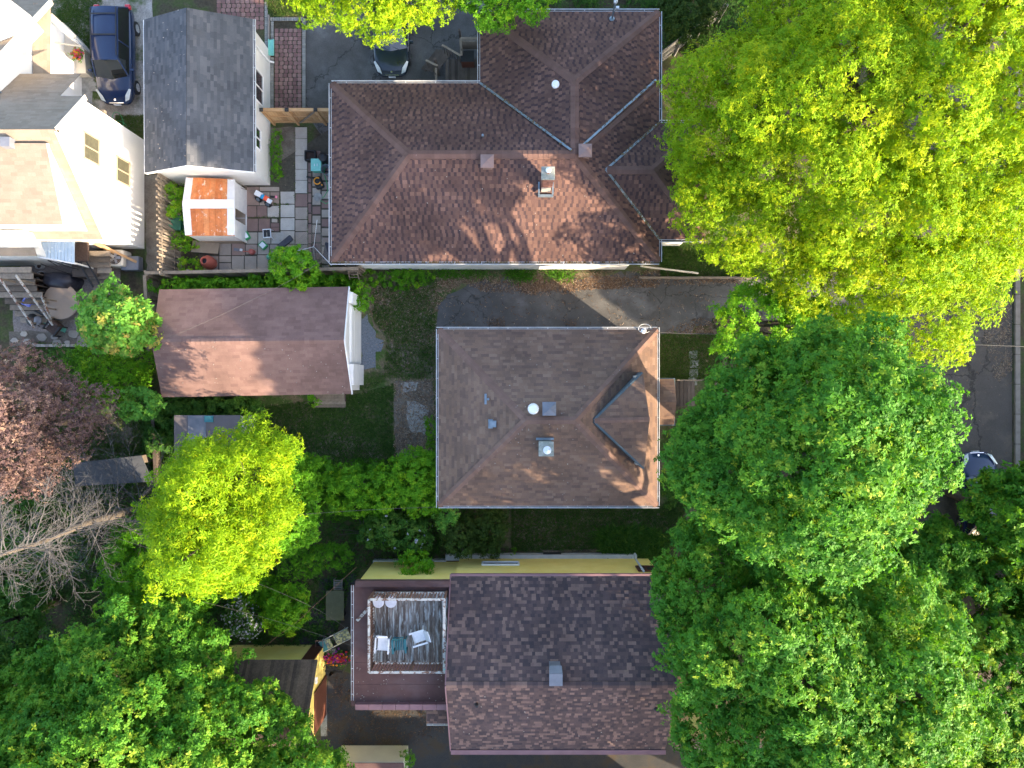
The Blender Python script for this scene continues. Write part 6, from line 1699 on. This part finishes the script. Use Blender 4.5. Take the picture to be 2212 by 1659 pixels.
# T1: the huge lime green tree at the top right
plant('tree', 'huge lime green tree filling the top right corner', 'tree',
      [(1680, -60), (1630, 20), (1585, 95), (1500, 125), (1425, 150), (1418, 200), (1450, 262), (1428, 310), (1448, 372), (1478, 410), (1452, 470), (1500, 508), (1560, 560), (1620, 600), (1690, 640), (1760, 705), (1850, 725), (1950, 745), (2030, 785), (2062, 750), (2090, 680), (2150, 610), (2300, 500), (2400, 100), (2350, -200), (1900, -250)],
      5.2, 13.4, 'lf_lime', (.9, 1.9), 50, .115, 5, seed=3, trunk=.42, limbs=16, sub=.30, mix=.22, shape=.5, rough=1.8, tone_b=.22)
plant('tree', 'smaller mid green tree tucked below the huge lime tree by the driveway', 'tree',
      [(1560, 690), (1580, 640), (1640, 620), (1720, 640), (1790, 680), (1850, 720), (1800, 780), (1720, 750), (1640, 760), (1560, 750), (1548, 720)], 3.2, 7.2, 'lf_mid', (.8, 1.3), 30, .14, 5, seed=4, trunk=.18, tone_b=.12)
# T2 group: deep green maples at the right
plant('maple_tree', 'deep green maple beside the porch with the tallest crown on the right', 'tree',
      [(7.3, .95), (8.4, 1.2), (9.2, 1.6), (9.9, 1.3), (11.0, .9), (12.3, .5), (12.8, -.6), (12.6, -2.0), (12.1, -3.6), (11.6, -5.5), (9.6, -6.5), (7.3, -5.4), (6.5, -4.3), (5.75, -3.2), (5.75, -2.1), (6.4, -.7), (6.8, .2)],
      6.6, 17.0, 'lf_deep', (.9, 1.8), 58, .125, 6, seed=6, trunk=.40, limbs=14, sub=.32, tuft=20, width=.5, tone_b=.0, cup=.35, world=True, shape=.42, ragged=.6, rough=1.7)
plant('maple_tree', 'deep green maple beside the yellow house on the lower right', 'tree',
      [(6.8, -4.9), (5.6, -7.0), (5.35, -8.7), (5.8, -10.1), (6.5, -11), (6.2, -12.5), (6.8, -14.2), (9, -16.6), (13, -17.2), (15.3, -14), (15.6, -10), (14.8, -7), (12, -5.5), (9, -5.0)],
      7.0, 13.8, 'lf_deep', (.9, 1.7), 50, .135, 6, seed=7, trunk=.42, limbs=14, sub=.30, tuft=20, rough=1.7, width=.5, tone_b=.04, cup=.35, world=True, shape=.5, skirt=False, ragged=.8)
plant('maple_tree', 'lower green maple in the bottom right corner with sunlit patches', 'tree',
      [(14, -5.8), (18, -6.2), (22, -6.6), (27, -8), (29, -14), (27, -20), (20, -21), (14, -19.5), (11, -18.5), (12, -12)],
      3.2, 7.8, 'lf_deep', (.9, 1.6), 40, .15, 6, seed=27, trunk=.3, limbs=12, sub=.24, width=.5, tone_b=.10, cup=.35, world=True)
plant('tree', 'leafy green tree end overhanging the blue car at the right edge', 'tree',
      [(2080, 1045), (2140, 1030), (2230, 1010), (2330, 1010), (2400, 1200), (2250, 1260), (2120, 1120)], 4.5, 8.5, 'lf_deep', (.8, 1.4), 26, .2, 6, seed=8, trunk=.25, tone_b=.06, width=.5, cup=.35)
# T3: top tree
plant('tree', 'bright lime tree hanging over the top edge above the parked dark car', 'tree',
      [(545, -30), (600, 8), (655, 45), (740, 60), (800, 85), (845, 100), (880, 70), (905, 85), (960, 60), (1000, 20), (1010, -80), (960, -260), (700, -300), (540, -150)],
      4.2, 10.5, 'lf_lime', (.8, 1.5), 40, .12, 5, seed=9, trunk=.3, sub=.26, mix=.15, tone_b=.14)
plant('tree', 'darker green tree end between the bright top tree and the brown roof', 'tree',
      [(985, -60), (990, 40), (1010, 75), (1060, 95), (1110, 70), (1150, 60), (1180, 20), (1195, -60), (1100, -200)],
      4.4, 8.5, 'lf_mid', (.8, 1.3), 32, .13, 5, seed=10, trunk=.25, mix=.2, tone_b=.12)
# T4 bottom left
plant('maple_tree', 'dense green maple filling the bottom left corner with a sunlit lower side', 'tree',
      [(-60, 1450), (60, 1420), (150, 1390), (210, 1355), (260, 1310), (340, 1295), (405, 1315), (435, 1360), (490, 1395), (560, 1440), (610, 1500), (640, 1560), (700, 1620), (745, 1700), (700, 1900), (300, 1980), (-100, 1950), (-250, 1650)],
      4.5, 11.5, 'lf_deep', (.9, 1.6), 46, .135, 6, seed=12, trunk=.36, limbs=12, sub=.30, tuft=20, rough=1.6, mix=.25, width=.5, tone_b=.08, cup=.35)
# T5 lime tree in the middle left
plant('tree', 'tall bright lime tree glowing in the sun left of the lawn', 'tree',
      [(425, 985), (480, 945), (530, 900), (560, 875), (585, 930), (625, 965), (625, 1040), (645, 1100), (610, 1150), (590, 1210), (550, 1250), (490, 1262), (440, 1235), (385, 1215), (365, 1150), (340, 1085), (395, 1040)],
      4.2, 11.0, 'lf_lime', (.5, 1.2), 44, .17, 5, seed=13, trunk=.28, mix=.38, tone_b=.06, width=.28, ragged=1.6, rough=2.4, sub=.3, tuft=18)
plant('shrub', 'mid green bushy growth between the dead tree and the glowing lime tree', 'shrub',
      [(215, 1200), (280, 1120), (360, 1080), (420, 1200), (490, 1260), (450, 1320), (330, 1325), (230, 1290)], 2.2, 5.4, 'lf_mid', (.6, 1.1), 30, .13, 5, seed=14, trunk=.1, tone_b=.0)
plant('tree', 'mid green tree flanking the right side of the glowing lime tree', 'tree',
      [(600, 960), (640, 985), (680, 1030), (690, 1090), (672, 1150), (630, 1190), (590, 1180), (580, 1060)], 2.0, 5.0, 'lf_mid', (.6, 1.0), 34, .13, 5, seed=28, trunk=.12, tone_b=-.04)
# T6 young maple
plant('young_maple', 'bright yellow green young maple over the corner of the pebble patio', 'tree',
      [(200, 672), (235, 648), (245, 596), (265, 604), (285, 645), (335, 665), (345, 700), (330, 735), (290, 750), (245, 745), (205, 732), (190, 702)],
      2.6, 5.4, 'lf_maple', (.55, .9), 30, .19, 6, seed=15, trunk=.1, mix=.4, width=.55, tone_b=.12, limbs=6)
plant('shrub', 'green undergrowth shrub below the young maple', 'shrub', [(150, 745), (230, 750), (310, 760), (330, 800), (300, 850), (230, 860), (170, 800)], 1.0, 3.0, 'lf_mid', (.5, .9), 34, .12, 5, seed=16, trunk=.06)
plant('young_maple', 'small rounded green maple sapling at the lower left corner of the russet garage', 'tree',
      [(268, 850), (300, 838), (335, 842), (345, 868), (330, 895), (300, 903), (272, 885)], 2.4, 4.0, 'lf_maple', (.4, .6), 34, .16, 6, seed=17, trunk=.05, tone_b=-.08, width=.55, limbs=3)
# plum
plant('plum_tree', 'purple leaved plum tree with pinkish sunlit tips at the left edge', 'tree',
      [(-60, 760), (30, 745), (90, 760), (130, 800), (180, 830), (210, 880), (190, 950), (150, 1010), (90, 1060), (0, 1080), (-80, 1060), (-140, 900)],
      3.0, 8.6, 'lf_plum', (.5, 1.1), 30, .11, 5, seed=18, rough=2.0, trunk=.2, mix=.4, sub=.3)
plant('shrub', 'dark green shrub beneath the edge of the plum tree', 'shrub', [(100, 760), (160, 750), (230, 840), (250, 870), (190, 900), (140, 830)], .6, 1.8, 'lf_dark', (.4, .7), 34, .10, 5, seed=19, trunk=0)
plant('tree', 'shadowed dark green tree at the left edge above the bottom left maple', 'tree', [(-80, 1230), (0, 1225), (70, 1260), (110, 1330), (80, 1420), (0, 1460), (-120, 1440)], 2.5, 6.5, 'lf_dark', (.8, 1.3), 28, .17, 6, seed=20, trunk=.2, tone_b=.12, mix=.4)
plant('tree', 'dark green tree behind the dead tree at the left edge', 'tree', [(-80, 1090), (20, 1080), (120, 1080), (180, 1110), (190, 1200), (120, 1250), (0, 1240), (-100, 1220)], 1.5, 4.0, 'lf_dark', (.7, 1.1), 30, .14, 6, seed=21, trunk=.15, mix=.4, tone_b=.1)
# shrub belt between lawn and yellow house
belt = [
 ('shrub', 'leafy green shrub at the left end of the lawn border beside the lime tree', [(630, 990), (680, 980), (720, 1010), (715, 1060), (670, 1090), (620, 1080)], .9, 2.6, 'lf_mid', -.04),
 ('shrub', 'spreading green shrub in the middle of the lawn border', [(690, 1040), (740, 1010), (800, 1005), (850, 1015), (870, 1060), (840, 1100), (780, 1110), (710, 1100)], 1.0, 2.8, 'lf_mid', .0),
 ('shrub', 'brighter green shrub against the left wall of the centre house', [(850, 990), (900, 970), (944, 980), (945, 1100), (900, 1110), (860, 1090), (840, 1040)], 1.2, 3.0, 'lf_mid', .08),
 ('shrub', 'grey green flowering shrub above the yellow wall', [(790, 1120), (840, 1110), (900, 1120), (935, 1140), (925, 1180), (880, 1190), (820, 1185), (785, 1165)], .9, 2.4, 'lf_dark', .22),
 ('shrub', 'small lime green shrub at the lower left corner of the centre house', [(932, 1105), (965, 1095), (990, 1105), (992, 1130), (965, 1143), (935, 1135)], 1.6, 2.4, 'lf_maple', .0),
 ('shrub', 'green shrub leaning over the yellow extension wall', [(862, 1200), (895, 1192), (925, 1205), (925, 1228), (895, 1240), (866, 1228)], 1.6, 3.0, 'lf_mid', .04),
 ('shrub', 'round green shrub right of the white blossoming bush', [(575, 1275), (620, 1258), (662, 1275), (668, 1320), (640, 1360), (600, 1365), (572, 1330)], 1.0, 2.8, 'lf_mid', .10),
 ('shrub', 'small green shrub above the round one by the clipped hedge', [(520, 1250), (560, 1235), (600, 1250), (600, 1300), (550, 1310)], .8, 2.0, 'lf_mid', .0),
 ('shrub', 'bright bush rising over the patio fence beside the clothesline', [(600, 545), (640, 535), (668, 560), (680, 600), (668, 622), (620, 625), (592, 600), (580, 570)], 1.6, 3.6, 'lf_mid', .14),
 ('shrub', 'low feathery bright shrub left of the clothesline', [(578, 558), (590, 538), (625, 535), (635, 560), (610, 580), (582, 578)], .6, 1.3, 'lf_mid', .12),
 ('shrub', 'bright green shrub at the upper right corner of the russet garage', [(752, 630), (775, 612), (800, 640), (795, 670), (765, 680)], .7, 1.8, 'lf_mid', .06),
 ('shrub', 'yellow green plants around the terracotta barrel', [(390, 560), (430, 560), (445, 585), (420, 592), (388, 588)], .5, 1.1, 'lf_mid', .22),
 ('shrub', 'yellow green climbing plant between the picket fence and the shed', [(372, 405), (394, 400), (398, 470), (372, 475)], .7, 1.7, 'lf_mid', .20),
 ('shrub', 'yellow green seedlings below the dark green bin', [(375, 500), (410, 505), (425, 520), (400, 545), (375, 535)], .4, 1.1, 'lf_mid', .2),
 ('shrub', 'small bright sprig standing in the dark soil by the yellow wall', [(1102, 1182), (1118, 1182), (1118, 1200), (1104, 1200)], .5, .9, 'lf_mid', .1),
 ('shrub', 'dark leafy tuft beside the white outbuilding at the bottom', [(868, 1625), (885, 1615), (895, 1650), (875, 1660)], .5, 1.3, 'lf_mid', 0),
 ('shrub', 'dark evergreen shrub at the top edge right of the brown roof', [(1430, -10), (1500, -20), (1570, 0), (1560, 40), (1500, 80), (1450, 90), (1428, 50)], 1.2, 3.0, 'lf_jun', .1),
 ('shrub', 'low green strip of leaves on the dirt beside the grey garage', [(588, 285), (606, 285), (606, 390), (590, 395)], .2, .6, 'lf_mid', -.1),
 ('shrub', 'leafy branch sticking out below the russet garage roof beside the steps', [(676, 848), (690, 855), (690, 880), (672, 885)], .8, 1.6, 'lf_mid', .08),
 ('shrub', 'small green clump beside the broken concrete patch', [(920, 900), (944, 900), (945, 980), (925, 985)], .4, 1.1, 'lf_mid', .0),
 ('shrub', 'green growth on the wall edge at the lower right corner of the centre house', [(1422, 1020), (1450, 1010), (1470, 1060), (1440, 1090)], .5, 1.4, 'lf_dark', .2),
]
for i, (nm, lab, ol, z0, z1_, mm_, tb) in enumerate(belt):
    sm = (z1_ < 1.4)
    plant(nm, lab, 'shrub', ol, z0, z1_, mm_, (.22, .40) if sm else (.40, .70), 60 if sm else 46, .08 if sm else (.13 if 'lf_maple' != mm_ else .12), 5, seed=40 + i, trunk=0 if sm else .05, limbs=4, mix=.4, tone_b=tb, sub=.10 if sm else .16,
          extra=(('lf_white', 60, .07) if 'flowering' in lab else None), minz=.04)
plant('blossom_bush', 'bush covered in white blossom above the yellow garage', 'shrub', [(484, 1335), (500, 1300), (520, 1285), (548, 1305), (568, 1345), (558, 1378), (520, 1382), (490, 1368)], .9, 2.6, 'lf_dark', (.35, .6), 44, .10, 5, seed=70, trunk=.05, extra=('lf_white', 560, .055), limbs=4, mix=.4, sub=.16, tone_b=.15)
plant('hedge', 'clipped rounded hedge running sideways above the patio table', 'hedge', [(598, 1195), (625, 1178), (700, 1178), (762, 1180), (770, 1200), (750, 1225), (690, 1235), (660, 1255), (615, 1250), (596, 1225)], 1.3, 1.9, 'lf_mid', (.4, .6), 70, .07, 5, seed=71, trunk=0, tone_b=-.12, sub=.14, mix=.4)
plant('hedge', 'loose hedge growing between the patio fence and the russet garage', 'hedge', [(322, 604), (460, 606), (600, 600), (745, 598), (760, 622), (600, 622), (345, 624), (320, 640)], 1.0, 1.8, 'lf_mid', (.35, .6), 46, .10, 5, seed=72, trunk=0, tone_b=-.05, sub=.16, minz=.05)
plant('hedge', 'dark ivy hedge below the lower edge of the russet garage', 'hedge', [(345, 865), (500, 862), (560, 862), (580, 880), (480, 900), (380, 895), (360, 980), (325, 980), (320, 900)], .7, 1.5, 'lf_dark', (.35, .6), 46, .11, 6, seed=73, trunk=0, tone_b=.1, sub=.16, minz=.05)
plant('groundcover', 'low green ground cover along the white wall below the brown roof', 'plant', [(782, 585), (940, 585), (940, 600), (900, 618), (860, 625), (830, 612), (790, 610)], .2, .45, 'lf_mid', (.2, .35), 70, .09, 5, seed=74, trunk=0, tone_b=-.12, sub=.1, minz=.03)
for i, (ol, lab) in enumerate((([(960, 1120), (1000, 1105), (1030, 1140), (1020, 1190), (975, 1205), (955, 1170)], 'olive juniper left of the dark soil below the centre house'), ([(1020, 1110), (1060, 1095), (1098, 1110), (1100, 1160), (1070, 1190), (1025, 1185)], 'olive juniper right beside the dark soil below the centre house'), ([(1035, 1165), (1070, 1160), (1080, 1195), (1050, 1208), (1030, 1195)], 'small olive juniper touching the yellow house foundation'))):
    plant('juniper', lab, 'shrub', ol, 1.0, 2.4 - .5 * (i == 2), 'lf_jun', (.4, .6), 75, .08, 5, seed=80 + i, trunk=.04, tone_b=.0, sub=.13, group=None, limbs=3)
fl = thing('flower_pots', 'row of purple red and yellow flowers beside the yellow garage', 'flowers', at(728, 1418))
P = RNG.normal(size=(170, 2)) * np.array([.42, .14]); C = np.c_[P, .35 + .08 * RNG.normal(size=170)]
mesh_quads('petal', leaf_quads(C, unit(np.c_[RNG.normal(size=(170, 2)) * .3, np.ones(170)]), np.full(170, .075), 5, .9, .1), np.repeat(RNG.uniform(0, 1, 170), 5), M['lf_flower'], fl)
C = np.c_[RNG.normal(size=(220, 2)) * np.array([.45, .17]), .26 + .06 * RNG.normal(size=220)]
mesh_quads('leaf', leaf_quads(C, unit(np.c_[RNG.normal(size=(220, 2)) * .3, np.ones(220)]), np.full(220, .10), 5, .4, .2), np.repeat(RNG.uniform(0, 1, 220), 5), M['lf_dark'], fl)
MB().box((0, 0, .12), (1.3, .35, .24)).build('planter', M['wicker'], fl)
C = np.c_[RNG.normal(size=(70, 2)) * .13, .12 + .05 * RNG.normal(size=70)]
mesh_quads('petal', leaf_quads(C, unit(np.c_[RNG.normal(size=(70, 2)) * .4, np.ones(70)]), np.full(70, .07), 5, .8, .2), np.repeat(RNG.uniform(.2, 1, 70), 5), M['lf_flower'], fp)
C[:, 2] -= .05; mesh_quads('leaf', leaf_quads(C * 1.3, unit(np.c_[RNG.normal(size=(70, 2)) * .4, np.ones(70)]), np.full(70, .10), 5, .4, .2), np.repeat(RNG.uniform(0, 1, 70), 5), M['lf_mid'], fp)

# ------------------------------------------------------------------ dead tree
dt = thing('dead_tree', 'tall leafless dead tree with tangled bleached branches at the left edge', 'tree', (-17.1, -5.7, 0))
rg2 = random.Random(5)
tp = [Vector((0, 0, 0)), Vector((.05, 0, 3.5)), Vector((-.1, .1, 7)), Vector((-.05, -.05, 10)), Vector((.05, 0, 13.4))]
MB().tube(tp, [.24, .20, .15, .09, .02], 9).build('trunk', M['bark'], dt, smooth=True)
for k in range(46):
    z = 2.6 + 10.2 * (k / 46) + rg2.uniform(-.1, .1); a = rg2.uniform(0, 6.283); L = (3.5 - .19 * z) * rg2.uniform(.65, 1.15) + .3
    p = Vector((0, 0, z)); pts = [p]; d = Vector((math.cos(a), math.sin(a), .15)).normalized(); bm_ = MB(); tw_ = []
    ns = 7
    for i in range(ns):
        d = (d + Vector((rg2.uniform(-.25, .25), rg2.uniform(-.25, .25), -.05 if i < 4 else .10))).normalized(); p = p + d * (L / ns); pts.append(p)
        for _ in range(3): tw_.append((p, d))
    bm_.tube(pts, [.027 - .0031 * i for i in range(ns + 1)], 4, cap=False)
    for (p, d) in tw_:
        q = p; e = (d + Vector((rg2.uniform(-1, 1), rg2.uniform(-1, 1), rg2.uniform(-.5, .4)))).normalized(); pts = [q]
        for i in range(4):
            e = (e + Vector((rg2.uniform(-.5, .5), rg2.uniform(-.5, .5), rg2.uniform(-.3, .25)))).normalized(); q = q + e * rg2.uniform(.12, .26); pts.append(q)
            if i and rg2.random() < .8:
                f_ = (e + Vector((rg2.uniform(-1, 1), rg2.uniform(-1, 1), rg2.uniform(-.5, .5)))).normalized()
                bm_.tube([q, q + f_ * .14, q + f_ * .22 + Vector((rg2.uniform(-.1, .1), rg2.uniform(-.1, .1), 0))], [.006, .005, .003], 3, cap=False)
        bm_.tube(pts, [.011, .009, .007, .005, .003], 3, cap=False)
    bm_.build('branch', M['deadwood'], dt)
bs = thing('bare_bush', 'small bare grey bush in the dark gap right of the lime tree', 'shrub', at(790, 1150))
for k in range(14):
    a = rg2.uniform(0, 6.28); p = Vector((0, 0, .1)); d = Vector((math.cos(a), math.sin(a), .8)).normalized(); pts = [p]
    for i in range(6): d = (d + Vector((rg2.uniform(-.4, .4), rg2.uniform(-.4, .4), -.1))).normalized(); p = p + d * .28; pts.append(p)
    MB().tube(pts, [.022, .018, .015, .012, .01, .007, .004], 4, cap=False).build('branch', M['deadwood'], bs)

# ------------------------------------------------------------------ grass, litter, weeds
def scatter(name, outline, n, m_, size, blades, tones, kind='grass', seed=0, z=.02, clump=0, world=False, h=.05, label=None, width=.3):
    rng = np.random.default_rng(seed)
    poly = np.array([(p[0], p[1]) if world else tuple(at(*p))[:2] for p in outline])
    if clump:
        cc = sample_poly(poly, clump, 0, rng); P = cc[rng.integers(0, clump, n)] + rng.normal(size=(n, 2)) * rng.uniform(.15, .45, (n, 1)); P = P[in_poly(P, poly)]
    else: P = sample_poly(poly, n, 0, rng)
    n = len(P); C = np.c_[P, z + rng.uniform(0, h, n)]
    nrm = unit(np.c_[rng.normal(size=(n, 2)) * (.5 if kind == 'grass' else .25), np.ones(n)])
    V = leaf_quads(C, nrm, size * rng.uniform(.6, 1.4, n), blades, width, .8 if kind == 'grass' else .15, rng)
    o = mesh_quads(name, V, np.repeat(np.clip(rng.normal(tones[0], tones[1], n), 0, 1), blades), M[m_]); o['kind'] = 'stuff'
    return o
lawn_o = [(565, 700), (780, 650), (940, 640), (944, 720), (944, 1040), (700, 1040), (560, 1000), (545, 870), (760, 870), (800, 780), (700, 700)]
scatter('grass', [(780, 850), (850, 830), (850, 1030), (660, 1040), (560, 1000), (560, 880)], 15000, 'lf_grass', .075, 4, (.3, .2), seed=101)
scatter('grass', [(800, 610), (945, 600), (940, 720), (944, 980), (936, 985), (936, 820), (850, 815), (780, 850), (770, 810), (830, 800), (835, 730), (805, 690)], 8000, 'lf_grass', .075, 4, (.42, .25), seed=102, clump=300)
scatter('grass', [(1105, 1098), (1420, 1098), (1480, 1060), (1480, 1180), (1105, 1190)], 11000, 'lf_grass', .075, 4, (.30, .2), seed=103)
scatter('grass', [(1424, 722), (1560, 722), (1560, 800), (1470, 840), (1424, 820)], 6000, 'lf_grass', .075, 4, (.55, .2), seed=104)
scatter('grass', [(1426, 530), (1600, 530), (1700, 598), (1426, 598)], 6000, 'lf_grass', .075, 4, (.4, .2), seed=105)
scatter('grass', [(120, -20), (225, -20), (215, 110), (205, 150), (150, 100), (105, 40)], 5500, 'lf_grass', .08, 4, (.5, .2), seed=106, clump=70)
scatter('grass', [(250, 250), (312, 250), (315, 300), (285, 330), (250, 290)], 2500, 'lf_grass', .08, 4, (.7, .2), seed=107)
scatter('grass', [(560, -30), (690, -30), (690, 35), (585, 35)], 4000, 'lf_grass', .08, 4, (.6, .2), seed=108)
scatter('grass', [(205, 60), (222, 130), (218, 220), (202, 150)], 900, 'lf_grass', .08, 4, (.6, .2), seed=109)
scatter('undergrowth', [(60, 740), (340, 740), (340, 1010), (200, 1000), (60, 900)], 9000, 'lf_grass', .10, 4, (.45, .25), seed=110, clump=200)
scatter('undergrowth', [(400, 1160), (960, 1080), (1100, 1100), (1100, 1200), (800, 1215), (760, 1260), (690, 1500), (480, 1400), (400, 1300)], 12000, 'lf_dark', .10, 4, (.3, .2), seed=111, clump=260, h=.25)
scatter('undergrowth', [(560, 990), (950, 990), (950, 1120), (620, 1130)], 9000, 'lf_mid', .10, 4, (.1, .2), seed=116, clump=160, h=.3)
scatter('undergrowth', [(0, 980), (330, 980), (420, 1150), (420, 1380), (0, 1500)], 12000, 'lf_dark', .11, 4, (.35, .2), seed=112, clump=240, h=.3)
scatter('undergrowth', [(1350, -60), (1720, -60), (1640, 110), (1426, 130), (1426, 20), (1100, 20), (1100, -60)], 7000, 'lf_dark', .11, 4, (.4, .25), seed=113, clump=120, h=.5)
scatter('undergrowth', [(380, 600), (775, 590), (775, 625), (380, 628)], 4000, 'lf_mid', .10, 4, (.2, .2), seed=114, h=.3)
scatter('undergrowth', [(315, 860), (560, 860), (560, 895), (375, 900), (375, 1000), (315, 1000)], 4000, 'lf_dark', .11, 4, (.4, .25), seed=115, h=.4)
scatter('strap_leaves', [(1282, 1150), (1330, 1140), (1400, 1140), (1440, 1160), (1440, 1205), (1380, 1203), (1300, 1196)], 900, 'lf_dark', .42, 5, (.55, .25), seed=117, h=.15, width=.10)
scatter('strap_leaves', [(1088, 584), (1160, 584), (1155, 606), (1095, 606)], 130, 'lf_mid', .28, 5, (.0, .2), seed=118, h=.1, width=.10)
scatter('strap_leaves', [(1170, 584), (1240, 584), (1235, 604), (1175, 604)], 90, 'lf_mid', .28, 5, (.0, .2), seed=119, h=.1, width=.10)
scatter('strap_leaves', [(940, 584), (1060, 584), (1055, 598), (945, 600)], 150, 'lf_mid', .25, 5, (.0, .2), seed=120, h=.1, width=.10)
# fallen leaves
def litter(o, n, clump, seed, tone=(.55, .25), size=.068): return scatter('fallen_leaves', o, n, 'lf_litter', size, 2, tone, 'litter', seed, .02, clump, h=.015, width=.6)
litter([(945, 590), (1100, 585), (1600, 585), (1600, 612), (1300, 622), (1200, 640), (1040, 630), (1000, 612), (960, 640), (935, 700), (930, 640)], 5200, 95, 201)
litter([(1100, 600), (1420, 598), (1420, 620), (1120, 632)], 3800, 40, 202, (.45, .2))
litter([(800, 610), (945, 620), (940, 760), (850, 740), (800, 680)], 3600, 90, 203, (.6, .25))
litter([(850, 815), (944, 815), (944, 1000), (850, 990)], 2600, 120, 204, (.65, .25))
litter([(1035, 680), (1090, 678), (1090, 712), (1035, 712)], 500, 3, 205, (.35, .2), .045)
litter([(1215, 690), (1245, 690), (1245, 712), (1215, 712)], 260, 3, 206, (.35, .2), .045)
litter([(1480, 690), (1600, 680), (1560, 780), (1424, 790), (1424, 725)], 2600, 80, 207, (.4, .25))
litter([(945, 640), (1560, 625), (1560, 710), (945, 710)], 420, 0, 208, (.5, .3))
litter([(560, 700), (945, 720), (945, 1040), (560, 1020)], 1700, 0, 209, (.8, .2), .035)
litter([(1110, 1100), (1460, 1100), (1460, 1190), (1110, 1190)], 1300, 0, 210, (.5, .3), .04)
litter([(700, 1440), (960, 1530), (960, 1610), (700, 1610)], 2600, 70, 211, (.15, .2), .05)
litter([(2000, 640), (2186, 600), (2186, 1100), (2000, 1100)], 300, 0, 212, (.4, .3), .05)
litter([(2100, 640), (2186, 640), (2186, 800), (2150, 830)], 1500, 25, 214, (.75, .2), .05)
litter([(660, 270), (714, 270), (714, 590), (520, 600), (520, 410)], 350, 0, 213, (.6, .3), .03)
def weeds(o, n, seed, clump=0, tone=.6): return scatter('weeds', o, n, 'lf_grass', .06, 4, (tone, .15), seed=seed, clump=clump, z=.04)
for i, o in enumerate(([(604, 415), (607, 415), (607, 525), (604, 525)], [(636, 280), (640, 280), (640, 590), (636, 590)], [(533, 468), (604, 468), (604, 473), (533, 473)], [(664, 380), (667, 380), (667, 590), (664, 590)], [(586, 440), (640, 440), (640, 443), (586, 443)], [(667, 560), (714, 560), (714, 595), (667, 595)])):
    weeds(o, 420, 300 + i, 8)
weeds([(560, 588), (620, 585), (620, 598), (560, 600)], 700, 320, 12, .3)

# ------------------------------------------------------------------ unseen trees added outside the frame as shade casters
plant('shade_tree', 'unseen tall tree added beyond the lower right edge to cast shade', 'tree', [(13, -29), (18, -31), (24, -28), (23.5, -23.5), (18, -22), (14, -23)], 6, 17.0, 'lf_deep', (1.6, 2.4), 9, .42, 5, seed=90, world=True, trunk=.4, group='unseen shade trees beyond the frame')
plant('shade_tree', 'unseen tall tree added beyond the lower edge to shade the yellow house', 'tree', [(3, -26), (9, -28), (15, -25.5), (15.5, -21), (10, -20.3), (4, -21.8)], 5, 14.0, 'lf_deep', (1.6, 2.4), 9, .42, 5, seed=91, world=True, trunk=.4, group='unseen shade trees beyond the frame')
plant('shade_tree', 'unseen broad tree added beyond the right edge to cast shade', 'tree', [(28.5, 2), (33, 1), (36, 6), (34, 12), (29, 11), (28, 6)], 4, 9, 'lf_deep', (1.4, 2.0), 9, .42, 5, seed=92, world=True, trunk=.4, group='unseen shade trees beyond the frame')
plant('shade_tree', 'unseen tree added beyond the lower left edge to shade the bottom left maple', 'tree', [(-13.5, -24), (-10, -26), (-7.5, -24.5), (-7.5, -22.0), (-10, -21), (-13, -21.5)], 5, 13.5, 'lf_deep', (1.2, 1.8), 9, .42, 5, seed=93, world=True, trunk=.4, group='unseen shade trees beyond the frame')
